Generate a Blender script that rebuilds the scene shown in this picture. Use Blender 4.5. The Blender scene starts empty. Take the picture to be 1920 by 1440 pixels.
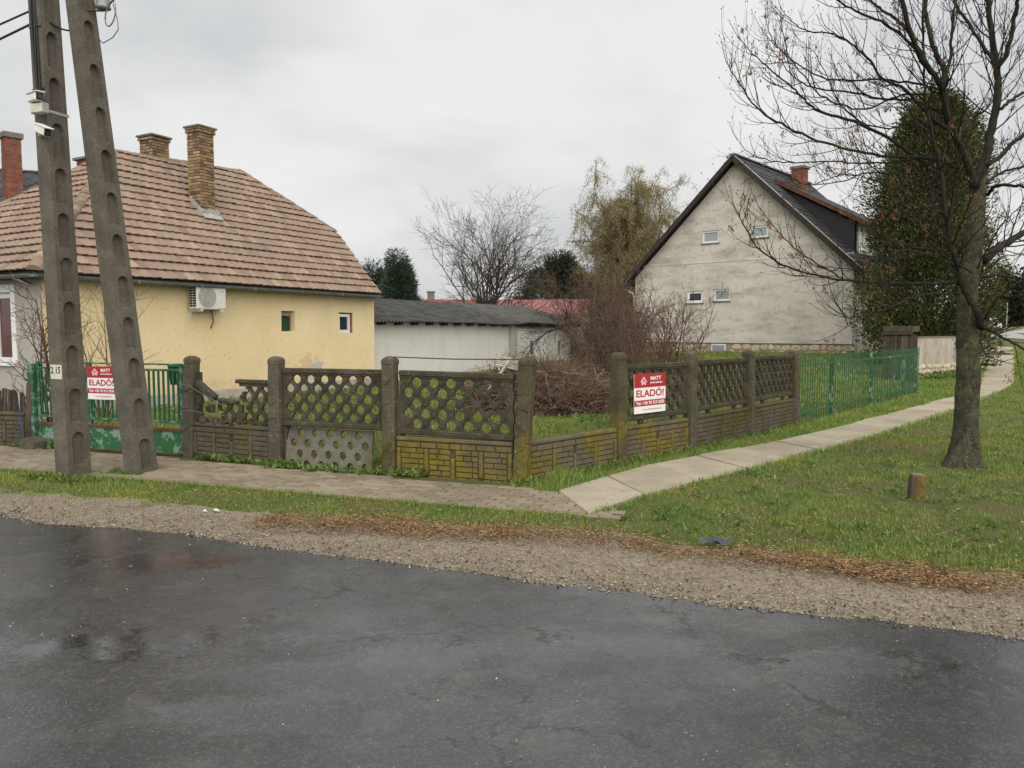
import bpy, math, random
import numpy as np
from mathutils import Vector, Matrix
from mathutils.geometry import tessellate_polygon
R = math.radians
rng = np.random.default_rng(7)
random.seed(7)
SC = bpy.context.scene
COL = SC.collection

# ------------------------------------------------------------------ camera, sky, sun, exposure
F, HZ, CAMH = 1450.0, 622.0, 1.65          # focal length and horizon in photo pixels, eye height in metres
PITCH = math.atan((720 - HZ) / F)
cam = bpy.data.cameras.new('camera'); camo = bpy.data.objects.new('camera', cam); COL.objects.link(camo)
cam.sensor_width = 36; cam.lens = 36 * F / 1920; cam.clip_start = .05; cam.clip_end = 2000
camo.location = (0, 0, CAMH); camo.rotation_euler = (R(90) - PITCH, 0, 0)
SC.camera = camo
SUN_EL, SUN_AZ = R(40), R(168)             # high overcast light from behind the camera
W = bpy.data.worlds.new('World'); SC.world = W; W.use_nodes = True
nt = W.node_tree; nt.nodes.clear()
def wn(t, **k):
    n = nt.nodes.new(t)
    for a, b in k.items(): setattr(n, a, b)
    return n
sky = wn('ShaderNodeTexSky', sky_type='NISHITA', sun_disc=False, sun_elevation=SUN_EL, sun_rotation=SUN_AZ)
sky.air_density = 1.0; sky.dust_density = 4.0; sky.ozone_density = 1.0
tc = wn('ShaderNodeTexCoord')
mp = wn('ShaderNodeMapping'); mp.inputs['Scale'].default_value = (1.0, 1.0, 2.2); nt.links.new(tc.outputs['Generated'], mp.inputs['Vector'])
nz = wn('ShaderNodeTexNoise'); nz.inputs['Scale'].default_value = 2.3; nz.inputs['Detail'].default_value = 4; nz.inputs['Roughness'].default_value = .5
nt.links.new(mp.outputs['Vector'], nz.inputs['Vector'])
cr = wn('ShaderNodeValToRGB'); cr.color_ramp.interpolation = 'EASE'
cr.color_ramp.elements[0].position = .30; cr.color_ramp.elements[0].color = (.70, .715, .735, 1)
cr.color_ramp.elements[1].position = .62; cr.color_ramp.elements[1].color = (1, .998, .99, 1)
nt.links.new(nz.outputs['Fac'], cr.inputs['Fac'])
sc_ = wn('ShaderNodeMix', data_type='RGBA', blend_type='MULTIPLY'); sc_.inputs[0].default_value = 1
nt.links.new(cr.outputs['Color'], sc_.inputs[6]); sc_.inputs[7].default_value = (4.0, 4.0, 3.96, 1)
mx = wn('ShaderNodeMix', data_type='RGBA'); mx.inputs[0].default_value = .97        # the cloud deck hides nearly all of the blue
nt.links.new(sky.outputs['Color'], mx.inputs[6]); nt.links.new(sc_.outputs[2], mx.inputs[7])
bg = wn('ShaderNodeBackground'); bg.inputs['Strength'].default_value = .1
nt.links.new(mx.outputs[2], bg.inputs['Color'])
wo = wn('ShaderNodeOutputWorld'); nt.links.new(bg.outputs['Background'], wo.inputs['Surface'])
sun = bpy.data.lights.new('sun', 'SUN'); sun.energy = 1.5; sun.angle = R(85); sun.color = (1, .975, .93)
suno = bpy.data.objects.new('sun', sun); COL.objects.link(suno)
sd = Vector((math.sin(SUN_AZ) * math.cos(SUN_EL), math.cos(SUN_AZ) * math.cos(SUN_EL), math.sin(SUN_EL)))
suno.rotation_euler = sd.to_track_quat('Z', 'Y').to_euler(); suno.location = (0, -10, 30)
SC.view_settings.view_transform = 'Standard'; SC.view_settings.look = 'None'
SC.view_settings.exposure = 1.1; SC.view_settings.gamma = 1; SC.view_settings.use_curve_mapping = False

# ------------------------------------------------------------------ pixel -> place
CP, SP = math.cos(PITCH), math.sin(PITCH)
def ray(x, y):
    a = (x - 960) / F; b = (720 - y) / F
    return np.array([a, CP + b * SP, -SP + b * CP])
C0 = np.array([0, 0, CAMH])
U = np.array([.663, .749]); WV = np.array([.749, -.663]); P4 = np.array([.09, 8.38])   # side street direction, its right hand, the lot corner
def sst(a, b, x):
    t = np.clip((x - a) / (b - a), 0, 1); return t * t * (3 - 2 * t)
def zt(x, y):
    """height of the ground: flat along the main street, rising slowly up the side street"""
    x = np.asarray(x, float); y = np.asarray(y, float)
    s = (x - P4[0]) * U[0] + (y - P4[1]) * U[1]; t = (x - P4[0]) * WV[0] + (y - P4[1]) * WV[1]
    q = s - 11; z = .022 * ((np.sqrt(q * q + 9) + q) / 2 - .4)
    z = np.maximum(z, 0) * (.35 + .65 * sst(-19, -9, t)) + .38 * sst(11, 24, s) * sst(-.8, -4.5, t) * sst(-19, -13.5, t)
    return z
def G(x, y, z=0.0):
    r = ray(x, y); k = (z - CAMH) / r[2]; return np.array([r[0] * k, r[1] * k, z])
def GT(x, y):
    r = ray(x, y); k = 3.0
    while k < 400:
        p = C0 + r * k
        if p[2] <= zt(p[0], p[1]): break
        k *= 1.004
    p[2] = float(zt(p[0], p[1])); return p
def D(x, y, Y):
    r = ray(x, y); return C0 + r * (Y / r[1])
def HP(x, y, p, n):
    """where the line of sight meets the plane through p with normal n"""
    r = ray(x, y); n = np.asarray(n, float); return C0 + r * (np.dot(np.asarray(p) - C0, n) / np.dot(r, n))
def pr(p):
    p = np.asarray(p, float) - C0; dz = p[1] * CP - p[2] * SP; u = p[1] * SP + p[2] * CP
    return 960 + F * p[0] / dz, 720 - F * u / dz
def v3(a, z=0.0): return np.array([a[0], a[1], z], float)
def unit(a): a = np.asarray(a, float); return a / np.linalg.norm(a)
ZU = np.array([0, 0, 1.0])

def vnoise(x, y, sc, seed=0):
    x = np.asarray(x) * sc + seed * 17.3; y = np.asarray(y) * sc + seed * 9.1
    xi = np.floor(x).astype(np.int64); yi = np.floor(y).astype(np.int64); fx = x - xi; fy = y - yi
    fx = fx * fx * (3 - 2 * fx); fy = fy * fy * (3 - 2 * fy)
    def h(a, b):
        n = (a * 374761393 + b * 668265263 + seed * 1442695) & 0x7fffffff
        n = ((n ^ (n >> 13)) * 1274126177) & 0x7fffffff
        return ((n ^ (n >> 16)) & 0xffff) / 65535.0
    return (h(xi, yi) * (1 - fx) + h(xi + 1, yi) * fx) * (1 - fy) + (h(xi, yi + 1) * (1 - fx) + h(xi + 1, yi + 1) * fx) * fy
def fbm(x, y, sc, seed=0):
    return .55 * vnoise(x, y, sc, seed) + .3 * vnoise(x, y, sc * 2.1, seed + 1) + .15 * vnoise(x, y, sc * 4.3, seed + 2)
def inpoly(x, y, poly):
    c = np.zeros(len(x), bool); n = len(poly)
    for i in range(n):
        x1, y1 = poly[i][0], poly[i][1]; x2, y2 = poly[(i + 1) % n][0], poly[(i + 1) % n][1]
        if y1 == y2: continue
        m = ((y1 > y) != (y2 > y)) & (x < (x2 - x1) * (y - y1) / (y2 - y1) + x1); c ^= m
    return c

# ------------------------------------------------------------------ materials
class NT:
    def __init__(s, name):
        s.m = bpy.data.materials.new(name); s.m.use_nodes = True; s.t = s.m.node_tree; s.t.nodes.clear()
        s.out = s.t.nodes.new('ShaderNodeOutputMaterial'); s.b = s.t.nodes.new('ShaderNodeBsdfPrincipled')
        s.t.links.new(s.b.outputs[0], s.out.inputs[0]); s.g = s.t.nodes.new('ShaderNodeNewGeometry')
        s.pos = s.g.outputs['Position']
    def n(s, t, **k):
        q = s.t.nodes.new(t)
        for a, b in k.items(): setattr(q, a, b)
        return q
    def l(s, a, b): s.t.links.new(a, b)
    def setin(s, inp, v):
        if hasattr(v, 'is_output'): s.l(v, inp)
        else: inp.default_value = v
    def noise(s, sc, det=4, rough=.55, vec=None, dist=0, scale3=None):
        q = s.n('ShaderNodeTexNoise'); q.inputs['Scale'].default_value = sc; q.inputs['Detail'].default_value = det
        q.inputs['Roughness'].default_value = rough; q.inputs['Distortion'].default_value = dist
        vec = vec or s.pos
        if scale3:
            m = s.n('ShaderNodeMapping'); m.inputs['Scale'].default_value = scale3; s.l(vec, m.inputs[0]); vec = m.outputs[0]
        s.l(vec, q.inputs['Vector']); return q.outputs['Fac']
    def voro(s, sc, feature='F1', vec=None):
        q = s.n('ShaderNodeTexVoronoi', feature=feature); q.inputs['Scale'].default_value = sc; s.l(vec or s.pos, q.inputs['Vector']); return q.outputs[0]
    def ramp(s, fac, *els):
        q = s.n('ShaderNodeValToRGB'); e = q.color_ramp.elements
        while len(e) < len(els): e.new(.5)
        for i, (p, c) in enumerate(els):
            e[i].position = p; e[i].color = (c if len(c) == 4 else (*c, 1)) if hasattr(c, '__len__') else (c, c, c, 1)
        s.l(fac, q.inputs[0]); return q.outputs[0]
    def mix(s, fac, a, b, mode='MIX'):
        q = s.n('ShaderNodeMix', data_type='RGBA', blend_type=mode); s.setin(q.inputs[0], fac)
        for i, v in ((6, a), (7, b)):
            if hasattr(v, 'is_output'): s.l(v, q.inputs[i])
            else: q.inputs[i].default_value = (*v, 1) if hasattr(v, '__len__') else (v, v, v, 1)
        return q.outputs[2]
    def math(s, op, a, b=0.0, c=0.0):
        q = s.n('ShaderNodeMath', operation=op); s.setin(q.inputs[0], a); s.setin(q.inputs[1], b); s.setin(q.inputs[2], c); return q.outputs[0]
    def rnd(s):
        o = s.n('ShaderNodeObjectInfo').outputs['Random']; return s.math('FRACT', s.math('ADD', o, s.g.outputs['Random Per Island']))
    def sep(s): q = s.n('ShaderNodeSeparateXYZ'); s.l(s.pos, q.inputs[0]); return q.outputs
    def bump(s, h, strength=.4, dist=.01):
        q = s.n('ShaderNodeBump'); q.inputs['Strength'].default_value = strength; q.inputs['Distance'].default_value = dist
        s.l(h, q.inputs['Height']); s.l(q.outputs[0], s.b.inputs['Normal'])
    def fin(s, col=None, rough=.85, spec=.3, metal=0.0):
        if col is not None:
            if hasattr(col, 'is_output'): s.l(col, s.b.inputs['Base Color'])
            else: s.b.inputs['Base Color'].default_value = (*col, 1)
        s.setin(s.b.inputs['Roughness'], rough); s.b.inputs['Specular IOR Level'].default_value = spec; s.b.inputs['Metallic'].default_value = metal
        return s.m
def simple(name, c, var=.25, sc=6, rough=.8, spec=.3, bump=.15, bsc=60, metal=0.0):
    t = NT(name); f = t.noise(sc, 5)
    lo = tuple(v * (1 - var) for v in c); hi = tuple(min(1, v * (1 + var)) for v in c)
    col = t.ramp(f, (.3, lo), (.7, hi)); 
    if bump: t.bump(t.noise(bsc, 3), bump, .01)
    return t.fin(col, rough, spec, metal)
def byrandom(name, cols, rough=.9, spec=.2, bump=0, sc=8, var=.2):
    t = NT(name); r = t.rnd(); n = len(cols)
    c = t.ramp(r, *[((i + .5) / n, cols[i]) for i in range(n)])
    c = t.mix(1.0, c, t.ramp(t.noise(sc, 4), (.3, 1 - var), (.7, 1 + var)), 'MULTIPLY')
    if bump: t.bump(t.noise(80, 4), bump, .01)
    return t.fin(c, rough, spec)
M = {}
def conc(name, base, moss, mossamt, lichen=.0, drk=.5, wet=0):
    t = NT(name); f = t.noise(3.5, 6, .65); c = t.ramp(f, (.25, tuple(v * drk for v in base)), (.75, tuple(v * 1.35 for v in base)))
    c = t.mix(t.ramp(t.noise(45, 3, .7), (.42, .0), (.62, .45)), c, tuple(v * .45 for v in base))
    if mossamt > 0:
        m = t.ramp(t.math('ADD', t.noise(1.1, 5, .65), t.math('MULTIPLY', t.noise(24, 3), .22)), (.72 - mossamt * .3, 0), (.86 - mossamt * .3, .85))
        if wet: m = t.math('MULTIPLY', m, t.ramp(t.math('ADD', t.sep()[2], t.math('MULTIPLY', t.noise(3, 4), .3)), (.50, 1), (.85, .12)))      # moss climbs from the damp foot
        c = t.mix(m, c, t.ramp(t.noise(9, 3), (.3, tuple(v * .55 for v in moss)), (.7, moss)))
    if lichen:
        sp = t.ramp(t.voro(38), (.10, 1), (.2, 0)); g = t.ramp(t.noise(7, 2), (.46, 0), (.56, lichen))
        c = t.mix(t.math('MULTIPLY', sp, g), c, (.42, .43, .38))
    t.bump(t.math('ADD', t.noise(60, 5, .7), t.noise(8, 3)), .7, .012)
    return t.fin(c, .92, .2)
M['fence'] = conc('weathered_concrete', (.078, .067, .046), (.075, .064, .018), .28, .9, .45)
M['fencemoss'] = conc('mossy_concrete', (.155, .13, .085), (.24, .18, .018), .72, .3)
M['post'] = conc('post_concrete', (.112, .097, .068), (.10, .085, .024), .30, .9, .5)
M['brickcast'] = conc('cast_brick_concrete', (.115, .098, .070), (.11, .088, .02), .38, .2, .6)
M['brickmoss'] = conc('mossy_cast_brick', (.135, .115, .080), (.215, .168, .022), .56, .2, .6, 1)
M['postmoss'] = conc('mossy_post_concrete', (.082, .070, .048), (.215, .175, .018), .74, .7, .5, 1)
M['lightconc'] = conc('clean_concrete', (.165, .15, .122), (.12, .115, .05), .22, .2, .5)
M['pole'] = conc('pole_concrete', (.135, .118, .094), (.11, .10, .05), .05, .45, .6)
M['paver'] = (lambda t: (t.bump(t.noise(120, 4, .7), .5, .006), t.fin(t.mix(t.ramp(t.noise(.9, 5, .6), (.4, 0), (.75, .6)), t.mix(t.rnd(), (.205, .163, .112), (.315, .258, .182)), (.15, .12, .078)), t.ramp(t.noise(1.3, 4), (.35, .5), (.7, .85)), .35))[1])(NT('concrete_paver'))
def slabm():
    t = NT('path_slab'); f = t.noise(1.2, 6, .6)
    c = t.ramp(f, (.3, (.31, .26, .18)), (.5, (.42, .36, .26)), (.75, (.50, .43, .32)))
    c = t.mix(t.math('MULTIPLY', t.rnd(), .35), c, (.22, .195, .145))
    c = t.mix(t.ramp(t.noise(70, 3, .8), (.52, 0), (.7, .4)), c, (.17, .15, .11))
    c = t.mix(t.ramp(t.noise(2.6, 7, .75), (.54, 0), (.70, .55)), c, (.20, .175, .13))
    t.bump(t.noise(150, 4, .7), .35, .004); return t.fin(c, .75, .35)
M['slab'] = slabm()
def asphalt():
    t = NT('wet_asphalt')
    wet = t.ramp(t.math('ADD', t.noise(.8, 7, .68, scale3=(1, 1.5, 1)), t.math('MULTIPLY', t.noise(40, 3, .7), .10)), (.42, 0), (.60, 1))
    pud = None
    for (x, y, rx, ry) in ((270, 1210, .85, .34), (640, 1262, .70, .30), (1190, 1215, .45, .16), (1640, 1250, .45, .18), (330, 1055, .8, .25), (640, 1340, .9, .2)):
        p = G(x, y); m = t.n('ShaderNodeMapping', vector_type='POINT'); m.inputs['Location'].default_value = (-p[0] / rx, -p[1] / ry, 0); m.inputs['Scale'].default_value = (1 / rx, 1 / ry, 0)
        t.l(t.pos, m.inputs[0]); ln = t.n('ShaderNodeVectorMath', operation='LENGTH'); t.l(m.outputs[0], ln.inputs[0])
        d = t.math('ADD', ln.outputs['Value'], t.math('MULTIPLY_ADD', t.noise(3.0, 8, .78), 2.6, -1.3)); d = t.math('ADD', d, t.math('MULTIPLY_ADD', t.noise(55, 2, .6), .9, -.45))
        k = t.ramp(d, (.25, 1), (1.0, 0)); pud = k if pud is None else t.math('MAXIMUM', pud, k)
    tex = t.noise(150, 3, .85); v = t.n('ShaderNodeTexVoronoi'); v.inputs['Scale'].default_value = 95; t.l(t.pos, v.inputs['Vector']); vc = t.n('ShaderNodeSeparateColor'); t.l(v.outputs['Color'], vc.inputs[0])
    c = t.ramp(t.noise(1.0, 8, .7), (.3, (.024, .024, .0245)), (.7, (.046, .0455, .043)))
    c = t.mix(1.0, c, t.ramp(vc.outputs[0], (.0, .55), (.75, 1.0), (1.0, 1.9)), 'MULTIPLY')
    c = t.mix(t.ramp(t.noise(2.6, 6, .75), (.52, 0), (.68, .6)), c, (.085, .081, .072))
    dv = t.n('ShaderNodeVectorMath', operation='ADD'); t.l(t.pos, dv.inputs[0]); nn = t.n('ShaderNodeTexNoise'); nn.inputs['Scale'].default_value = 3.5; nn.inputs['Detail'].default_value = 8; nn.inputs['Roughness'].default_value = .65; t.l(t.pos, nn.inputs['Vector'])
    sb = t.n('ShaderNodeVectorMath', operation='MULTIPLY_ADD'); t.l(nn.outputs['Color'], sb.inputs[0]); sb.inputs[1].default_value = (.8, .8, 0); sb.inputs[2].default_value = (-.4, -.4, 0); t.l(sb.outputs[0], dv.inputs[1])
    e = t.voro(.95, 'DISTANCE_TO_EDGE', dv.outputs[0]); on = t.ramp(t.noise(.6, 3), (.45, 0), (.52, 1)); ck = t.math('MULTIPLY', t.ramp(e, (.0, 1), (.014, 0)), on)
    rim = t.math('MULTIPLY', t.math('MULTIPLY', t.ramp(e, (.004, 1), (.022, 0)), on), t.ramp(t.noise(16, 4, .7), (.52, 0), (.62, .8)))
    c = t.mix(rim, c, (.17, .155, .13)); c = t.mix(ck, c, (.010, .010, .010))
    r0 = t.math('MULTIPLY_ADD', t.noise(5, 7, .75), .36, .10); r1 = t.mix(wet, r0, .10); rr = t.mix(pud, r1, .03)
    sp = t.n('ShaderNodeBump'); t.l(t.math('SUBTRACT', t.math('ADD', tex, t.math('MULTIPLY', v.outputs[0], -.8)), t.math('MULTIPLY', ck, 3)), sp.inputs['Height']); sp.inputs['Distance'].default_value = .006
    t.l(t.math('MAXIMUM', .03, t.math('SUBTRACT', .30, t.math('ADD', t.math('MULTIPLY', pud, .25), t.math('MULTIPLY', wet, .17)))), sp.inputs['Strength']); t.l(sp.outputs[0], t.b.inputs['Normal'])
    return t.fin(c, rr, .85)
M['asphalt'] = asphalt()
def soil():
    t = NT('lawn_soil'); c = t.ramp(t.noise(1.3, 6, .65), (.3, (.105, .120, .038)), (.5, (.135, .132, .052)), (.72, (.165, .132, .075)))
    c = t.mix(t.ramp(t.noise(60, 4, .7), (.45, 0), (.65, .6)), c, (.07, .09, .022)); t.bump(t.noise(40, 5, .7), 1, .03); return t.fin(c, .95, .15)
M['soil'] = soil()
def gravelm():
    t = NT('gravel_soil'); c = t.ramp(t.noise(1.6, 6, .6), (.3, (.205, .162, .115)), (.7, (.325, .265, .192)))
    v = t.n('ShaderNodeTexVoronoi'); v.inputs['Scale'].default_value = 75; t.l(t.pos, v.inputs['Vector'])
    hs = t.n('ShaderNodeSeparateColor'); t.l(v.outputs['Color'], hs.inputs[0]); c = t.mix(.42, c, t.ramp(hs.outputs[0], (.1, (.10, .083, .063)), (.55, (.29, .238, .172)), (.95, (.50, .425, .32))))
    t.bump(t.math('ADD', t.noise(90, 4, .7), t.math('MULTIPLY', v.outputs[0], -.9)), .8, .012); return t.fin(c, .8, .3)
M['gravel'] = gravelm()
def grassm(name, a, b, c_, d):
    t = NT(name); r = t.rnd(); c = t.ramp(r, (.0, a), (.45, b), (.8, c_), (1, d))
    k = t.ramp(t.noise(1.1, 6, .7), (.34, (.62, .80, .55)), (.5, (1, 1, 1)), (.66, (1.35, 1.15, .85)))
    c = t.mix(1.0, c, k, 'MULTIPLY'); t.b.inputs['Subsurface Weight'].default_value = 0
    m = t.fin(c, .55, .3)
    tr = t.n('ShaderNodeBsdfTranslucent'); t.l(c, tr.inputs[0]); mxs = t.n('ShaderNodeMixShader'); mxs.inputs[0].default_value = .3
    t.l(t.b.outputs[0], mxs.inputs[1]); t.l(tr.outputs[0], mxs.inputs[2]); t.l(mxs.outputs[0], t.out.inputs[0]); return m
M['grass'] = grassm('grass_blade', (.105, .185, .036), (.185, .29, .060), (.28, .35, .085), (.44, .41, .18))
M['drygrass'] = grassm('dry_grass_blade', (.13, .15, .045), (.22, .21, .075), (.34, .28, .14), (.45, .37, .22))
M['weed'] = grassm('weed_leaf', (.075, .135, .030), (.115, .190, .042), (.175, .24, .06), (.24, .28, .09))
M['litter'] = byrandom('fallen_leaf', [(.085, .048, .026), (.23, .13, .058), (.37, .225, .10), (.15, .085, .043), (.31, .20, .10)], .8)
M['pebble'] = byrandom('pebble', [(.03, .03, .03), (.22, .18, .13), (.33, .27, .19), (.46, .40, .30), (.06, .055, .05), (.27, .22, .16)], .6, .4)
M['speck'] = byrandom('road_grit', [(.45, .42, .36), (.30, .27, .22), (.38, .33, .25), (.55, .53, .5)], .7)
def plaster(name, c, stain, amt=.4, fleck=0, vert=True, rough=.9):
    t = NT(name); f = t.noise(.8, 6, .6); col = t.ramp(f, (.3, tuple(v * .9 for v in c)), (.7, tuple(min(1, v * 1.05) for v in c)))
    st = t.noise(1.7, 7, .7, scale3=(1, 1, .35) if vert else (.4, .4, 1.6)); col = t.mix(t.ramp(st, (.50, 0), (.78, amt)), col, stain)
    if fleck:
        g = t.ramp(t.noise(34, 2, .5, scale3=(1, 1, .55)), (.655, 0), (.70, fleck)); col = t.mix(g, col, tuple(v * .42 for v in c))
    t.bump(t.math('ADD', t.noise(50, 5, .7), t.math('MULTIPLY', t.noise(9, 3), .6)), .45, .012); return t.fin(col, rough, .2)
def yellow_plaster():
    t = NT('yellow_roughcast'); col = t.ramp(t.noise(.7, 6, .6), (.3, (.77, .605, .35)), (.7, (.84, .68, .415)))
    col = t.mix(t.ramp(t.noise(30, 2, .5, scale3=(1, 1, .5)), (.665, 0), (.71, .7)), col, (.33, .22, .09))
    z = t.sep()[2]; low = t.math('MULTIPLY_ADD', z, -1.0, 1.55)     # render has fallen off in patches low on the wall
    p = HP(575, 688, A_, NH_); m = t.n('ShaderNodeVectorMath', operation='DISTANCE'); t.l(t.pos, m.inputs[0]); m.inputs[1].default_value = tuple(p)
    patch = t.math('ADD', m.outputs['Value'], t.math('MULTIPLY_ADD', t.noise(4.5, 5, .7), 1.5, -.75))
    col = t.mix(t.ramp(patch, (.30, .7), (.36, 0)), col, (.62, .45, .24))
    col = t.mix(t.ramp(t.noise(1.4, 7, .72, scale3=(1, 1, .4)), (.52, 0), (.75, .35)), col, (.60, .46, .26))
    splash = t.math('ADD', t.math('MULTIPLY', z, -1.2), t.math('MULTIPLY_ADD', t.noise(5, 6, .75), 1.4, .35)); col = t.mix(t.ramp(splash, (.35, 0), (.8, .5)), col, (.50, .40, .26)); 
    p2 = HP(590, 697, A_, NH_); m2 = t.n('ShaderNodeVectorMath', operation='DISTANCE'); t.l(t.pos, m2.inputs[0]); m2.inputs[1].default_value = tuple(p2)
    col = t.mix(t.ramp(t.math('ADD', m2.outputs['Value'], t.math('MULTIPLY_ADD', t.noise(6, 5, .7), 1.5, -.75)), (.26, 1), (.30, 0)), col, (.50, .47, .41))
    t.bump(t.math('ADD', t.noise(45, 5, .75), t.noise(7, 3)), .6, .018); return t.fin(col, .9, .2)
M['greyplaster'] = plaster('grey_roughcast', (.40, .375, .34), (.27, .25, .22), .5, .3)
def whouse():
    t = NT('stained_render'); col = t.ramp(t.noise(.5, 6, .6), (.3, (.55, .51, .435)), (.7, (.645, .60, .52)))
    col = t.mix(t.ramp(t.noise(1.1, 7, .72, scale3=(.5, .5, 1.7)), (.46, 0), (.70, .75)), col, (.26, .245, .215))
    col = t.mix(t.ramp(t.noise(5, 6, .75), (.55, 0), (.72, .7)), col, (.17, .16, .14))
    col = t.mix(t.ramp(t.noise(2.3, 5, .7, scale3=(1, 1, .25)), (.60, 0), (.8, .4)), col, (.30, .28, .24))
    t.bump(t.math('ADD', t.noise(40, 5, .7), t.math('MULTIPLY', t.noise(4, 4), 1.2)), .45, .012); return t.fin(col, .9, .2)
M['whouse'] = whouse()
M['shedwall'] = plaster('pale_render', (.68, .66, .61), (.46, .43, .37), .5)
def gardenwall():
    t = NT('stained_garden_wall'); col = t.ramp(t.noise(1.2, 6, .65), (.3, (.38, .34, .275)), (.7, (.52, .47, .39)))
    col = t.mix(t.ramp(t.noise(3.2, 7, .75, scale3=(1, 1, .4)), (.46, 0), (.68, .65)), col, (.20, .165, .12)); col = t.mix(t.ramp(t.noise(2.0, 6, .7), (.5, 0), (.68, .7)), col, (.27, .235, .18))
    t.bump(t.noise(45, 5, .75), .5, .012); return t.fin(col, .92, .2)
M['wallrender'] = gardenwall()
M['stone'] = byrandom('rubble_stone', [(.50, .43, .30), (.42, .36, .26), (.56, .49, .36), (.36, .32, .25), (.47, .37, .22)], .9, .2, .5, 5, .3)
M['joint'] = simple('dirt_joint', (.045, .038, .026), .3, 20, .95)
M['mortar'] = simple('mortar', (.30, .265, .2), .25, 20, .95)
def tilem():
    t = NT('clay_tile'); r = t.rnd()
    c = t.ramp(r, (.0, (.205, .142, .105)), (.25, (.27, .186, .137)), (.5, (.31, .21, .152)), (.7, (.26, .186, .142)), (.88, (.32, .228, .160)), (1, (.35, .262, .175)))
    c = t.mix(t.ramp(t.noise(.8, 5, .6), (.4, 0), (.7, .45)), c, (.25, .195, .15))
    c = t.mix(t.ramp(t.noise(6, 5, .7), (.52, 0), (.75, .5)), c, (.14, .11, .09)); t.bump(t.noise(50, 4), .3, .008); return t.fin(c, .85, .25)
M['tile'] = tilem()
M['tileold'] = byrandom('old_clay_tile', [(.20, .15, .115), (.27, .195, .145), (.23, .18, .14), (.31, .23, .165)], .9, .2, .4, 3, .35)
M['roofbase'] = simple('roof_batten', (.05, .04, .032), .3)
M['yellowbrick'] = byrandom('yellow_brick', [(.25, .165, .090), (.31, .215, .115), (.18, .118, .070), (.34, .25, .135), (.22, .125, .08), (.13, .088, .058)], .9, .2, .5, 3, .35)
M['redbrick'] = byrandom('red_brick', [(.22, .075, .048), (.27, .095, .06), (.18, .065, .045), (.25, .105, .075)], .85, .25, .4, 3, .25)
M['brickmortar'] = simple('brick_mortar', (.20, .165, .12), .25, 20, .95)
M['capstone'] = simple('chimney_cap', (.17, .155, .125), .3, 8, .95, .2, .5)
M['zinc'] = simple('weathered_zinc', (.19, .215, .215), .25, 4, .5, .5, .1, 40, .5)
M['lead'] = simple('flashing', (.33, .32, .305), .2, 6, .5, .5, .1)
M['downpipe'] = simple('galvanised_pipe', (.30, .32, .33), .25, 3, .45, .5, .05, 40, .6)
M['slate'] = byrandom('dark_slate', [(.035, .036, .04), (.055, .055, .06), (.045, .046, .05), (.075, .073, .075)], .6, .4, .2, 5, .25)
M['wroof'] = byrandom('dark_shingle', [(.016, .017, .019), (.022, .023, .025), (.03, .03, .032)], .6, .4, .3, 4, .3)
M['corr'] = simple('asbestos_sheet', (.060, .058, .055), .45, 2.5, .85, .3, .5)
M['corr2'] = simple('mossy_asbestos_sheet', (.082, .080, .068), .4, 2.5, .85, .3, .5)
M['redroof'] = simple('red_tile_far', (.24, .062, .05), .3, 1.5, .7)
M['redmetal'] = simple('faded_red_sheet', (.33, .125, .12), .12, .8, .5, .4)
M['oldwood'] = byrandom('old_wood', [(.062, .050, .040), (.09, .072, .056), (.048, .039, .031), (.105, .088, .07)], .95, .15, .6, 6, .35)
M['palewood'] = simple('grey_bleached_wood', (.36, .325, .28), .3, 8, .9)
M['darkwood'] = simple('brown_timber', (.042, .029, .023), .35, 8, .85)
M['whitepaint'] = simple('white_frame', (.72, .71, .69), .08, 5, .45, .45, 0)
M['acwhite'] = simple('cream_plastic', (.62, .60, .54), .06, 5, .45, .45, 0)
M['acgrille'] = simple('grey_grille', (.33, .32, .295), .15, 9, .6, .4, 0)
M['black'] = simple('black_rubber', (.014, .014, .015), .3, 9, .55, .4, 0)
M['dark'] = simple('dark_interior', (.012, .012, .013), .3, 3, .9, .2, 0)
M['cable'] = simple('cable', (.022, .022, .023), .2, 9, .6, .3, 0)
M['wire'] = simple('rusty_wire', (.10, .07, .05), .3, 9, .7, .4, 0, 40, .5)
M['steelwire'] = simple('dull_steel_wire', (.22, .21, .2), .2, 9, .5, .5, 0, 40, .6)
M['porcelain'] = simple('grey_insulator', (.23, .24, .25), .15, 5, .3, .5, 0)
def glassm(name, c, rough=.06):
    t = NT(name); return t.fin(c, rough, .6)
M['glass'] = glassm('window_glass', (.03, .035, .04)); M['blueglass'] = glassm('curtained_glass', (.30, .345, .345), .12); M['greyglass'] = glassm('frosted_glass', (.27, .29, .285), .2)
M['greenglass'] = glassm('green_painted_pane', (.012, .065, .025), .25); M['redcurtain'] = glassm('dark_red_curtain_glass', (.09, .028, .022), .15)
M['blockglass'] = glassm('glass_block', (.16, .19, .185), .2)
def peel(name, a, b, thr, sc=5, rough=.5):
    t = NT(name); f = t.math('ADD', t.noise(sc, 6, .72), t.math('MULTIPLY', t.noise(sc * 5, 4), .12)); c = t.mix(t.ramp(f, (thr, 0), (thr + .025, 1)), a, b)
    c = t.mix(t.ramp(t.noise(sc * 1.7, 6, .75), (.66, 0), (.74, .8)), c, (.12, .055, .025)); t.bump(f, .2, .004); return t.fin(c, rough, .4)
M['gatesheet'] = peel('peeling_green_paint', (.022, .12, .042), (.20, .27, .22), .58, 5)
M['gatebar'] = peel('green_bar_paint', (.016, .085, .035), (.18, .30, .24), .66, 9)
M['gateframe'] = peel('pale_green_frame', (.13, .21, .17), (.025, .095, .045), .52, 8)
M['picket'] = peel('green_picket_paint', (.036, .115, .048), (.26, .31, .25), .66, 7)
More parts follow.
